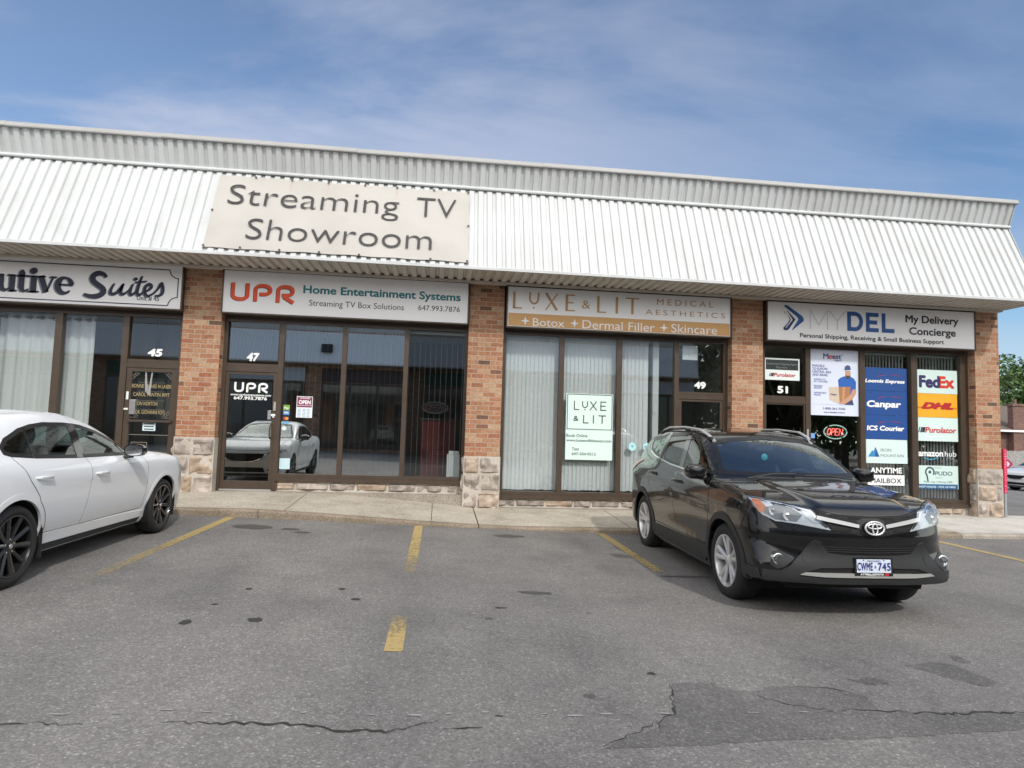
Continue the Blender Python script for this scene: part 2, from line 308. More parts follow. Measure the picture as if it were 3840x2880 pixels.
for pts, w in ([[(-1.95, 3.05), (-1.83, 3.05), (-1.7, 3.06), (-1.5, 3.05)], .008], [[(-1.18, 3.07), (-.98, 3.08), (-.85, 3.08), (-.76, 3.09), (-.64, 3.07), (-.59, 3.09), (-.52, 3.07), (-.43, 3.02), (-.35, 3.01), (-.3, 3.03), (-.16, 3.02), (-.05, 3.09), (.05, 3.13)], .021],
               [[(.07, 3.05), (.16, 3.065), (.26, 3.07)], .011], [[(.32, 3.18), (.38, 3.19)], .014], [[(1.39, 3.63), (1.33, 3.44), (1.27, 3.23), (1.15, 3.16), (1.13, 3.08)], .013],
               [[(2.12, 3.28), (2.3, 3.29), (2.44, 3.28), (2.57, 3.26), (2.84, 3.24), (3.12, 3.25), (3.6, 3.24)], .015], [[(1.83, 3.48), (1.97, 3.36), (2.13, 3.3), (2.21, 3.22)], .007],
               [[(2.48, 3.32), (2.47, 3.49), (2.34, 3.59), (2.15, 3.6)], .007], [[(1.15, 3.16), (1.0, 3.03), (.8, 2.9)], .008]):
    crack(pts, w)
def blob(name, pts, m, dz=.003, label=None, jitter=.02):
    P = []
    for i, a in enumerate(pts):
        c = pts[(i+1) % len(pts)]; n = max(1, int(math.hypot(c[0]-a[0], c[1]-a[1])/.05))
        for k in range(n):
            t = k/n; P.append((a[0]+(c[0]-a[0])*t+rnd.uniform(-jitter, jitter), a[1]+(c[1]-a[1])*t+rnd.uniform(-jitter, jitter)))
    b = MB(); b.poly([(x, y, zl(x)+dz) for x, y in P]); o = b.build(name, m, fixn=False)
    bm = bmesh.new(); bm.from_mesh(o.data); bmesh.ops.triangulate(bm, faces=bm.faces[:])
    for v in bm.verts: v.co.z = zl(v.co.x)+dz
    bm.to_mesh(o.data); bm.free(); tag(o, kind='structure'); return o
def oval(x, y, rx, ry, n=18): return [(x+rx*math.cos(2*PI*i/n)*rnd.uniform(.8, 1.1), y+ry*math.sin(2*PI*i/n)*rnd.uniform(.8, 1.1)) for i in range(n)]
pa = bpy.data.materials['asphalt'].copy(); pa.name = 'patch_asphalt'
for nd in pa.node_tree.nodes:
    if nd.type == 'VALTORGB' and len(nd.color_ramp.elements) == 5:
        for e in nd.color_ramp.elements: e.color = (e.color[0]*.72, e.color[1]*.72, e.color[2]*.73, 1)
blob('asphalt_patch', [(1.39, 3.63), (1.33, 3.44), (1.27, 3.23), (1.15, 3.16), (1.13, 3.08), (.96, 3.0), (.8, 2.89), (1.3, 2.92), (1.62, 2.97), (2.36, 2.99), (3.08, 3.06), (4.2, 3.1), (4.2, 3.22), (3.28, 3.24), (2.6, 3.26), (2.45, 3.28), (2.47, 3.49), (2.34, 3.6), (2.16, 3.61), (1.96, 3.6), (1.86, 3.54), (1.65, 3.58), (1.66, 3.67)], pa, .002, jitter=.012)
blob('asphalt_patch', [(3.12, 3.94), (3.3, 3.99), (3.42, 4.0), (3.48, 3.92), (3.51, 3.63), (3.38, 3.6), (3.26, 3.73)], pa, .002)
blob('asphalt_patch', oval(2.69, 3.69, .12, .05), pa, .002); blob('asphalt_patch', oval(3.61, 4.05, .05, .08), pa, .002)
st = mat('oil_stain', (.035, .033, .03), .6)
st2 = mat('old_stain', (.075, .07, .064), .8)
for x, y, rx, ry, m in ((-1.62, 4.51, .042, .05, st), (-1.2, 4.6, .052, .05, st), (-2.27, 8.38, .26, .17, st2), (-1.8, 8.32, .12, .08, st2), (-1.62, 8.13, .10, .07, st2), (-1.58, 4.94, .025, .02, st), (-1.47, 5.4, .025, .03, st), (1.0, 8.55, .22, .12, st2), (.9, 5.6, .16, .05, st2), (1.33, 3.78, .025, .02, st), (-.6, 5.2, .04, .03, st), (-.75, 5.5, .03, .03, st), (.55, 5.1, .05, .02, st), (2.6, 6.4, .3, .04, st2)):
    blob('oil_stain', oval(x, y, rx, ry), m, .0035, jitter=.006)
wp = mat('white_paint_scraps', (.29, .285, .275), .8)
for i in range(26):
    x = -2+i*.16+rnd.uniform(-.05, .05)
    if rnd.random() < .62: blob('paint_scrap', oval(x, 3.21+.02*x+rnd.uniform(-.03, .03), rnd.uniform(.012, .045), rnd.uniform(.004, .011), 8), wp, .0045 if x < .9 else .006, jitter=.003)

# pavement and kerb
xw = [x for x in np.linspace(-12, 11.6, 119)]
def walk(name, x0, x1, m):
    b = MB(); X = [x for x in xw if x0 < x < x1]; X = [x0]+X+[x1]; Y = [CY+.15, CY+.5, CY+1.0, FY-.15, FY+.3]
    vs = [(x, y, zk(x)+(zs(x)-zk(x))*max(0, min(1, (y-CY-.15)/(FY-CY-.15)))) for y in Y for x in X]; n = len(X)
    b.add(vs, [(j*n+i, j*n+i+1, (j+1)*n+i+1, (j+1)*n+i) for j in range(len(Y)-1) for i in range(n-1)])
    tag(b.build(name, m, fixn=False), kind='structure')
def kerb(x0, x1, m):
    b = MB(); X = [x0]+[x for x in xw if x0 < x < x1]+[x1]; n = len(X)
    prof = lambda x: [(CY, zl(x)-.1), (CY, zk(x)-.025), (CY+.008, zk(x)-.008), (CY+.025, zk(x)), (CY+.15, zk(x)), (CY+.15, zl(x)-.1)]
    vs = [(x, y+.010*mnoise.noise((x*3.3, y, 0))+.006*mnoise.noise((x*11, y*9, z*9)), z+.006*mnoise.noise((x*4, 3, z))+.004*mnoise.noise((x*13, 3, y*9))) for x in X for y, z in prof(x)]
    b.add(vs, [(i*6+k, (i+1)*6+k, (i+1)*6+k+1, i*6+k+1) for i in range(n-1) for k in range(5)]+[tuple(range(6)), tuple((n-1)*6+k for k in range(6))])
    tag(b.build('kerb', m), kind='structure')
walk('pavement', -12, .62, M['walk']); walk('pavement', .635, 2.9, M['walk']); walk('pavement', 2.91, 8.28, M['walk']); walk('pavement', 8.29, 11.6, M['newwalk'])
for a, b_ in ((-12, -4.2), (-4.19, -2.42), (-2.41, .62), (.632, 4.2), (4.21, 8.19), (8.2, 11.6)): kerb(a, b_, M['kerb'] if b_ < 9 else M['newkerb'])
jb = MB()
for x0, x1 in ((-2.1, -2.55), (-.05, -.25), (-6, -6.3)):    # tooled joints in the pavement
    f = lambda x, y: zk(x)+(zs(x)-zk(x))*max(0, min(1, (y-CY-.15)/(FY-CY-.15)))+.004
    for k in range(6):
        ya, yb = CY+.16+k*.25, CY+.16+(k+1)*.25; xa, xb = x0+(x1-x0)*0, x0
        jb.quad((x0-.005, ya, f(x0, ya)), (x0+.005, ya, f(x0, ya)), (x0+.005, yb, f(x0, yb)), (x0-.005, yb, f(x0, yb)))
tag(jb.build('pavement_joint', mat('joint', (.13, .11, .09), .9), fixn=False), kind='structure')
tag(MB().poly([(8.2+x, CY+.16+y, zk(8)+.006) for x, y in ((0, 0), (.1, 0), (-1.5, .75), (-1.5, .5))]).build('pavement_joint', M['newkerb'], fixn=False), kind='structure')

# ------------------------------------------------------------------ the plaza building
def streaky(name, c):      # painted sheet metal with faint run-off streaks and grime
    m = mat(name, c, .42, spec=.4); nt = m.node_tree; L = nt.links; p = nt.nodes['Principled BSDF']; g = nt.nodes.new('ShaderNodeNewGeometry')
    def nz(sc, s, d): 
        mpn = nt.nodes.new('ShaderNodeMapping'); mpn.inputs['Scale'].default_value = sc; L.new(g.outputs['Position'], mpn.inputs[0]); n = nt.nodes.new('ShaderNodeTexNoise'); n.inputs['Scale'].default_value = s; n.inputs['Detail'].default_value = d; L.new(mpn.outputs[0], n.inputs['Vector']); return n.outputs[0]
    a = ramp(nt, [(.28, (.93, .925, .915)), (.5, (1, 1, 1)), (.75, (1.03, 1.03, 1.03))], nz((5, .6, .6), 1.6, 5)); b = ramp(nt, [(.3, (.93, .925, .91)), (.6, (1.03, 1.03, 1.03))], nz((1, 1, 1), 1.1, 6)); sp = ramp(nt, [(.72, (1, 1, 1)), (.82, (.80, .77, .72))], nz((2.2, 1, 1), 2.3, 9))
    out = None
    for k in (a, b, sp):
        mx = nt.nodes.new('ShaderNodeMixRGB'); mx.blend_type = 'MULTIPLY'; mx.inputs[0].default_value = 1
        if out is None: mx.inputs[1].default_value = (*c, 1)
        else: L.new(out, mx.inputs[1])
        L.new(k, mx.inputs[2]); out = mx.outputs[0]
    L.new(out, p.inputs['Base Color']); return m
M['brick'] = brick_mat('brick', [(0, (.12, .065, .045)), (.03, (.17, .09, .055)), (.06, (.33, .145, .078)), (.45, (.385, .190, .105)), (.7, (.42, .240, .142)), (.92, (.45, .305, .195)), (1, (.32, .105, .058))], (.42, .345, .265))
M['white_metal'] = streaky('white_metal', (.535, .555, .56))
M['soffit_metal'] = mat('soffit_metal', (.60, .56, .50), .5, var=(1.5, .06))
M['grey_trim'] = mat('grey_trim', (.34, .34, .33), .45, var=(3, .06))
M['bronze'] = mat('bronze_frame', (.066, .046, .033), .38, spec=.5, var=(6, .12))
M['black'] = mat('dark_gap', (.012, .011, .011), .8)
M['glass'] = glass('shop_glass', (.90, .945, .95), .27)
M['glass_film'] = glass('reflective_shop_glass', (.66, .72, .73), .54); M['glass_dim'] = glass('clear_shop_glass', (.80, .84, .85), .14); M['glass_door'] = glass('dark_door_glass', (.50, .53, .52), .08); M['glass_tint'] = glass('tinted_glass', (.50, .53, .52), .46)
M['room'] = mat('room_wall', (.34, .34, .33), .9); M['roomdark'] = mat('dark_wall', (.06, .055, .055), .9); M['floor'] = mat('shop_floor', (.16, .14, .12), .6)
M['white'] = mat('white_plastic', (.72, .75, .74), .45); M['ink'] = mat('dark_ink', (.012, .012, .016), .5)
B = empty('plaza_building', (3, FY, 0), 'brick shop building with white ribbed metal mansard and glass shopfronts', 'building')
PIL = [(-8.9, -8.3), (-4.22, -3.615), (.46, 1.06), (5.22, 5.81), (10.05, 10.55)]
PST = [1.22, 1.22, 1.02, 1.02, 1.02]; PB = [.3, .30, .14, .12, .10]
def stone_block(b, x0, x1, z0, z1, y, rnd, axis='y', out=.03):
    nx, nz = max(4, int((x1-x0)/.03)), max(4, int((z1-z0)/.03)); vs = []; sd_ = rnd.uniform(0, 99); m = rnd.choice([0, 0, 1, 2, 3]); b.m = m
    for j in range(nz+1):
        for i in range(nx+1):
            u, v = i/nx, j/nz; e = min(u*(x1-x0), (1-u)*(x1-x0), v*(z1-z0), (1-v)*(z1-z0)); x, z = x0+u*(x1-x0), z0+v*(z1-z0)
            d = -.012 if e < 1e-6 else out*min(1, e/.02)*(.68+1.7*mnoise.noise((x*4.5+sd_, z*7, sd_))+.75*mnoise.noise((x*13, z*13, sd_)))
            vs.append((x, y-d, z) if axis == 'y' else (y-d, x, z))
    n = nx+1; b.add(vs, [(j*n+i, j*n+i+1, (j+1)*n+i+1, (j+1)*n+i) for j in range(nz) for i in range(nx)])
def stone_mat(name, c):
    return mat(name, c, .9, bump=(30, .55), var=(9, .32))
STM = [stone_mat('stone_grey', (.33, .285, .25)), stone_mat('stone_tan', (.36, .275, .205)), stone_mat('stone_buff', (.41, .325, .255)), stone_mat('stone_pale', (.41, .355, .31)), concrete('stone_mortar', (.50, .46, .41), .1)]
def stones(b, x0, x1, z0, z1, rows, y, rnd, axis='y', wmin=.2, wmax=.42):
    h = (z1-z0)/rows
    for r in range(rows):
        xx = x0
        while xx < x1-.01:
            w = rnd.uniform(wmin, wmax)
            if x1-xx-w < .14: w = x1-xx
            stone_block(b, xx+.007, xx+w-.007, z0+r*h+.007, z0+(r+1)*h-.007, y, rnd, axis); xx += w
srnd = random.Random(11)
for (x0, x1), zt, zb in zip(PIL, PST, PB):
    b = MB(); b.box(x0, x1, FY, WY+.3, zt-.02, 4.06); pl = b.build('brick_pillar', M['brick'], B)
    b = MB(); b.m = 4; b.box(x0-.012, x1+.012, FY-.012, WY+.3, zb-.2, zt)
    stones(b, x0-.015, x1+.015, zb, zt, 3, FY-.014, srnd)
    if x1 > 10: stones(b, FY, WY, zb, zt, 3, x0-.014, srnd, 'x', .3, .4)
    else: stones(b, FY, WY, zb, zt, 3, x0-.014, srnd, 'x', .3, .4)
    b.build('stone_base', STM, pl)
# bays: (x0, x1, sill stone bottom, sill frame bottom, sill glass bottom, mullions [(x0,x1)], door (x0, x1, z0) index)
HZ = 3.17; HT = 3.27
def bay(x0, x1, stone_b, fb, gb_, mull, door, panes, tint=None, transom=(2.468, 2.33), stone=True, gl=None):
    fr = MB()
    fr.box(x0, x1, WY-.06, WY+.06, HZ, 4.06)                          # header behind the sign
    fr.box(x0, x1, WY-.03, WY+.05, HZ-.001, HZ+.004)
    dx0, dx1, dz = door
    for a, c in mull: fr.box(a, c, WY-.05, WY+.07, fb if not (a >= dx0-.12 and c <= dx1+.12) else dz, HZ)
    sx = [(x0, dx0-.08)] if dx0-x0 > 1 else []
    if x1-dx1 > 1: sx.append((dx1+.06, x1))
    for a, c in sx:
        fr.box(a, c, WY-.048, WY+.068, fb+.055, gb_); fr.box(a, c, WY-.075, WY+.066, fb, fb+.055)
    fr.box(dx0, dx1, WY-.046, WY+.06, transom[1]-.0, transom[0]-.05); fr.box(dx0, dx1, WY-.04, WY+.062, transom[0]-.048, transom[0])
    f = fr.build('shopfront_frame', M['bronze'], B)
    for pi, (a, c) in enumerate(panes):
        MB().quad((a-.004, WY, gb_-.004), (c+.004, WY, gb_-.004), (c+.004, WY, HZ+.004), (a-.004, WY, HZ+.004)).build('window_pane', M[gl[pi]] if gl else M['glass'], f, fixn=False)
    MB().quad((dx0+.02, WY, transom[0]-.004), (dx1-.02, WY, transom[0]-.004), (dx1-.02, WY, HZ+.004), (dx0+.02, WY, HZ+.004)).build('transom_pane', M['glass_film'] if gl else M['glass'], f, fixn=False)
    for a, c in sx:                                                     # stone and foundation under the window
        if not stone: continue
        b = MB(); b.m = 4; b.box(a, c, WY-.02, WY+.2, min(stone_b, .1)-.2, fb-.001); stones(b, a, c, stone_b, fb-.004, 1, WY-.022, srnd, wmin=.3, wmax=.55); s = b.build('stone_base', STM, B)
        MB().box(a, c, FY+.06, WY-.021, -.2, stone_b-.004).build('foundation', M['found'], s)
    return f
def door(x0, x1, z0, z1, name='door', stile=.085, glass_m=None, hinge='l', panel=None, bottom=.13):
    b = MB(); y0, y1 = WY-.035, WY+.025
    b.box(x0, x0+stile, y0, y1, z0, z1); b.box(x1-stile, x1, y0, y1, z0, z1); b.box(x0+stile, x1-stile, y0+.001, y1-.001, z1-stile*.7, z1); b.box(x0+stile, x1-stile, y0+.001, y1-.001, z0, z0+bottom)
    d = b.build(name, M['bronze'], B)
    MB().quad((x0+stile-.003, WY-.012, z0+bottom-.003), (x1-stile+.003, WY-.012, z0+bottom-.003), (x1-stile+.003, WY-.012, z1-stile*.7+.003), (x0+stile-.003, WY-.012, z1-stile*.7+.003)).build('door_pane', glass_m or M['glass_tint'], d, fixn=False)
    b = MB(); b.box(x0, x1, WY-.06, WY+.05, z0-.03, z0-.004); b.build('threshold', M['grey_trim'], d)
    return d
F45 = bay(-8.3, -4.22, .33, .60, .70, [(-8.3, -8.2), (-7.30, -7.18), (-6.25, -6.14), (-5.21, -5.115), (-4.315, -4.22)], (-5.115, -4.315, .36), [(-8.2, -7.3), (-7.18, -6.25), (-6.14, -5.21)])
F47 = bay(-3.615, .46, .36, .525, .645, [(-3.615, -3.553), (-2.72, -2.637), (-1.68, -1.60), (-.635, -.556), (.412, .46)], (-3.553, -2.72, .36), [(-2.637, -1.68), (-1.6, -.635), (-.556, .412)], gl=('glass_film', 'glass_film', 'glass_dim'))
F49 = bay(1.06, 5.22, .155, .305, .428, [(1.06, 1.135), (2.093, 2.18), (3.15, 3.237), (4.213, 4.295), (5.14, 5.22)], (4.295, 5.14, .18), [(1.135, 2.093), (2.18, 3.15), (3.237, 4.213)], transom=(2.27, 2.14))
F51 = bay(5.81, 10.05, .13, .285, .41, [(5.81, 5.942), (6.742, 6.838), (7.828, 7.93), (8.872, 8.993), (9.89, 10.05)], (5.942, 6.742, .18), [(6.838, 7.828), (7.93, 8.872), (8.993, 9.89)], transom=(2.262, 2.125))
D45 = door(-5.11, -4.32, .385, 2.325); D47 = door(-3.55, -2.725, .385, 2.325, stile=.055); D49 = door(4.30, 5.135, .19, 2.135, stile=.055, glass_m=M['glass_door']); D51 = door(5.945, 6.738, .19, 2.12, stile=.03, glass_m=M['glass_door'])
# the block itself: side wall, back, roof deck, party walls, interiors
b = MB(); b.box(10.25, 10.549, FY+.51, 26, -.1, 5.6); b.box(-12, -8.9, FY, FY+.3, -.1, 4.06); b.box(-12, 10.25, 25.7, 26, -.1, 5.5); b.box(-12, -11.7, FY+.3, 25.7, -.1, 5.5)
b.build('outer_wall', M['brick'], B)
MB().box(-12, 10.53, FY+.02, 25.9, 5.5, 5.62).build('roof_deck', mat('roof_gravel', (.3, .29, .27), .95), B)
b = MB()
for x in (-4.0, .76, 5.5): b.box(x-.08, x+.08, WY+.31, 18.9, 0, 3.7)
b.box(-8.9, 10.24, 18.9, 19.1, 0, 3.7); b.box(-8.95, -8.8, WY+.31, 18.9, 0, 3.7)
b.build('party_wall', M['room'], B)
b = MB(); b.box(-8.8, 10.24, WY+.08, 18.9, 3.3, 3.4); b.build('ceiling', mat('ceiling_tile', (.5, .5, .48), .9), B)
b = MB(); b.box(-8.8, .7, WY+.07, 18.9, .2, .36); b.box(.8, 10.24, WY+.07, 18.9, .0, .17); b.build('shop_floor', M['floor'], B)
# unit 47: dark partition with red wall;  unit 51: dark partition; unit 49 pale wall; unit 45 grey partition
b = MB(); b.box(-3.9, .67, 13.6, 13.7, .36, 3.3); b.build('partition', M['roomdark'], B)
b = MB(); b.box(5.6, 10.2, 14.2, 14.3, .17, 3.3); b.build('partition', M['roomdark'], B)
b = MB(); b.box(3.86, 3.97, WY+.10, 15, .17, 3.3); b.build('partition', M['white'], B)
b = MB(); b.box(-5.68, -5.1, 11.9, 12.0, .36, 3.3); b.build('partition', mat('brown_partition', (.10, .075, .05), .7), B)
b = MB(); b.box(-5.1, -4.1, 12.1, 12.2, .36, 3.3); b.box(-8.7, -5.68, 13.4, 13.5, .36, 3.3); b.build('partition', mat('grey_partition', (.24, .235, .22), .8), B)

# ribbed metal deck
def deck(x0, x1, A, Bp, depth, phase, flange=.078, slant=.014, pitch=.1524, back=None):
    """ribs run from A=(y,z) to Bp=(y,z); depth pushes the recess away along the given (y,z) normal"""
    u = Vector((0, Bp[0]-A[0], Bp[1]-A[1])).normalized(); n = Vector(depth)
    prof = []; k = math.floor((x0-phase)/pitch)
    while phase+k*pitch < x1:
        s = phase+k*pitch; prof += [(s-slant, 1), (s, 0), (s+flange, 0), (s+flange+slant, 1)]; k += 1
    prof = [(min(max(x, x0), x1), h) for x, h in prof]
    b = MB(); vs = []
    for x, h in prof:
        for P in (A, Bp): vs.append((x, P[0]+n[0]*h, P[1]+n[1]*h))
    b.add(vs, [(2*i, 2*i+2, 2*i+3, 2*i+1) for i in range(len(prof)-1)]); return b
MX0, MX1 = -12, 10.56
deck(MX0, MX1, (9.85, 4.045), (10.49, 5.55), (.0277, -.0115), 8.0).build('mansard_panel', M['white_metal'], B, fixn=False)
deck(MX0, MX1, (10.50, 5.585), (10.345, 5.965), (.028, .0115), 8.02).build('parapet_panel', M['white_metal'], B, fixn=False)
deck(MX0, MX1-.02, (9.87, 4.02), (10.70, 4.02), (0, .036), 8.0).build('soffit', M['soffit_metal'], B, fixn=False)
b = MB(); b.prism([(MX0, 9.838, 4.012), (MX0, 9.838, 4.052), (MX0, 9.862, 4.066), (MX0, 9.90, 4.052), (MX0, 9.90, 4.016)], (MX1-MX0, 0, 0)); b.build('fascia_trim', M['white_metal'], B)
b = MB(); b.prism([(MX0, 10.455, 5.548), (MX0, 10.447, 5.566), (MX0, 10.462, 5.60), (MX0, 10.56, 5.612), (MX0, 10.56, 5.548)], (MX1-MX0, 0, 0)); b.build('ledge_trim', M['white_metal'], B)
b = MB()
for a, c, dz in ((-12, -6.85, .004), (-6.848, -4.55, 0), (-4.548, -1.5, .006), (-1.498, 1.6, 0), (1.602, 4.6, .005), (4.602, 7.6, 0), (7.602, 10.60, .004)):
    b.prism([(a, 10.31, 5.962+dz), (a, 10.305, 5.978+dz), (a, 10.33, 6.045+dz), (a, 10.62, 6.06+dz), (a, 10.62, 5.98), (a, 10.36, 5.962+dz)], (c-a, 0, 0))
b.build('parapet_cap', M['grey_trim'], B)
b = MB(); b.box(MX0, 10.53, 10.64, FY-.001, 3.985, 4.03); b.box(MX0, 10.0, 10.625, 10.639, 3.975, 4.012); b.build('soffit_trim', M['soffit_metal'], B)
b = MB(); b.prism([(MX1+.001, 9.87, 4.02), (MX1+.001, 10.50, 5.55), (MX1+.001, 10.35, 5.97), (MX1+.001, 11.4, 5.97), (MX1+.001, 11.4, 4.02)], (.012, 0, 0)); b.build('mansard_end', M['white_metal'], B)
b = MB(); b.box(MX0, 10.54, 10.56, 10.7, 5.2, 5.6); b.box(MX0, 10.54, 10.54, 10.66, 5.5, 5.96); b.box(MX0, 10.54, 10.76, 10.79, 4.03, 5.4); b.build('roof_frame', M['black'], B)

# ------------------------------------------------------------------ lettering
def glyphs(body, bold=0, shear=0, space=1.0):
    cu = bpy.data.curves.new('t', 'FONT'); cu.body = body; cu.size = 1; cu.shear = shear; cu.space_character = space; cu.offset = bold; cu.resolution_u = 4
    o = bpy.data.objects.new('t', cu); COL.objects.link(o); dg = bpy.context.evaluated_depsgraph_get(); dg.update()
    me = bpy.data.meshes.new_from_object(o.evaluated_get(dg)); vs = [tuple(v.co) for v in me.vertices]; fs = [tuple(p.vertices) for p in me.polygons]
    bpy.data.objects.remove(o); bpy.data.curves.remove(cu); bpy.data.meshes.remove(me); return vs, fs
_c = glyphs('H')[0]; CAPH = max(v[1] for v in _c)
class Face:     # a flat panel frame: origin, u (right), v (up), n (out)
    def __init__(s, o, u=(1, 0, 0), v=(0, 0, 1), n=(0, -1, 0)): s.o, s.u, s.v, s.n = Vector(o), Vector(u), Vector(v), Vector(n)
    def at(s, a, b, h=0): return tuple(s.o+s.u*a+s.v*b+s.n*h)
def wall(y): return Face((0, y, 0))
def text(F, body, x0, x1, z0, z1, m, parent, bold=0, shear=0, h=.003, name='lettering', mb=None, space=1.0, cap=None, depth=0):
    vs, fs = glyphs(body, min(bold, 0), shear, space); a, c = min(v[0] for v in vs), max(v[0] for v in vs)
    sx = (x1-x0)/(c-a); sz = (z1-z0)/(cap or CAPH); b = mb or MB()
    offs = [(0, 0)] if bold < .008 else [(0, 0)]+[(bold*math.cos(t), bold*math.sin(t)) for t in [PI/4*i for i in range(8)]]
    for k, (ox, oz) in enumerate(offs): b.add([F.at(x0+(v[0]-a+ox)*sx, z0+(v[1]+oz)*sz, h+k*.00012) for v in vs], fs)
    return b if mb is not None else b.build(name, m, parent, fixn=False)
def stroke(F, lines, w, h=.003, mb=None, wy=None, closed=False):
    """polylines in panel units drawn with a flat pen of width w, mitred"""
    b = mb or MB()
    for li, ln in enumerate(lines):
        if li: h += .00025
        P = [Vector(p[:2]) for p in ln]; n = len(P); Wd = [(p[2] if len(p) > 2 else w) for p in ln]; L_, R_ = [], []
        for i in range(n):
            if closed: a, c = P[(i-1) % n], P[(i+1) % n]
            else: a, c = P[max(i-1, 0)], P[min(i+1, n-1)]
            t1 = (P[i]-a).normalized() if (P[i]-a).length > 0 else (c-P[i]).normalized(); t2 = (c-P[i]).normalized() if (c-P[i]).length > 0 else t1
            t = (t1+t2).normalized() if (t1+t2).length > 1e-6 else t1; nr = Vector((-t.y, t.x)); k = 1/max(.45, abs(nr.dot(Vector((-t1.y, t1.x)))))
            L_.append(P[i]+nr*Wd[i]/2*k); R_.append(P[i]-nr*Wd[i]/2*k)
        for i in range(n if closed else n-1):
            j = (i+1) % n; b.quad(F.at(*L_[i], h), F.at(*R_[i], h), F.at(*R_[j], h), F.at(*L_[j], h))
    return b
def arc(cx, cy, rx, ry, a0, a1, n=14): return [(cx+rx*math.cos(math.radians(a0+(a1-a0)*i/n)), cy+ry*math.sin(math.radians(a0+(a1-a0)*i/n))) for i in range(n+1)]
def bez(p0, p1, p2, p3, n=8): return [tuple(p0[k]*(1-t)**3+3*p1[k]*t*(1-t)**2+3*p2[k]*t*t*(1-t)+p3[k]*t**3 for k in (0, 1)) for t in (i/n for i in range(n+1))]
def flat(F, pts, h=.002, mb=None): return (mb or MB()).poly([F.at(x, z, h) for x, z in pts])
def rect(F, x0, x1, z0, z1, h=.002, mb=None): return flat(F, [(x0, z0), (x1, z0), (x1, z1), (x0, z1)], h, mb)
PC = {}
def ink(r, g, b_, rough=.5):
    k = (r, g, b_)
    if k not in PC: PC[k] = mat('print_%02x%02x%02x' % k, lin(*k)[:3], rough)
    return PC[k]
SF = 10.70
def sign(x0, x1, z0, z1, label, face=None):
    s = empty('shop_sign', ((x0+x1)/2, SF, z0), label, 'sign', 'lightbox signs over the shopfronts')
    b = MB(); t = .022
    for q in ((x0-t, x0, z0-t, z1+t), (x1, x1+t, z0-t, z1+t), (x0, x1, z0-t, z0), (x0, x1, z1, z1+t)): b.box(q[0], q[1], SF-.012, WY-.07, q[2], q[3])
    b.build('sign_frame', M['bronze'], s)
    MB().box(x0, x1, SF, SF+.02, z0, z1).build('sign_face', face or M['signface'], s)
    MB().box(x0+.02, x1-.02, SF+.03, WY-.08, z0, z1).build('sign_box', M['bronze'], s)
    return s
M['signface'] = mat('sign_face', (.86, .87, .885), .35, var=(1.2, .02))
FS = wall(SF)
# --- unit 45
s = sign(-8.25, -4.245, 3.285, 3.985, 'white sign reading Executive Suites in navy script with notched border', M['signface'])
navy = ink(24, 28, 56); shg = ink(120, 128, 140)
xl, xr = -8.13, -4.30
bd = [(xl+.15, 3.924), (-4.446, 3.924)]+[(-4.446+.145*math.sin(a), 3.924-.145*(1-math.cos(a))*1.0) if False else (-4.30-.14*math.cos(a), 3.924-.14*math.sin(a)+0) for a in [math.radians(d) for d in (10, 30, 50, 70, 84)]]
bd += [(-4.302, 3.79), (-4.302, 3.475)]+[(-4.30-.14*math.sin(math.radians(d)), 3.335+.14*math.cos(math.radians(d))) for d in (10, 30, 50, 70, 85)]+[(-4.446, 3.335), (xl+.15, 3.335), (xl, 3.48), (xl, 3.79)]
stroke(FS, [bd], .016, closed=True).build('border', navy, s, fixn=False)
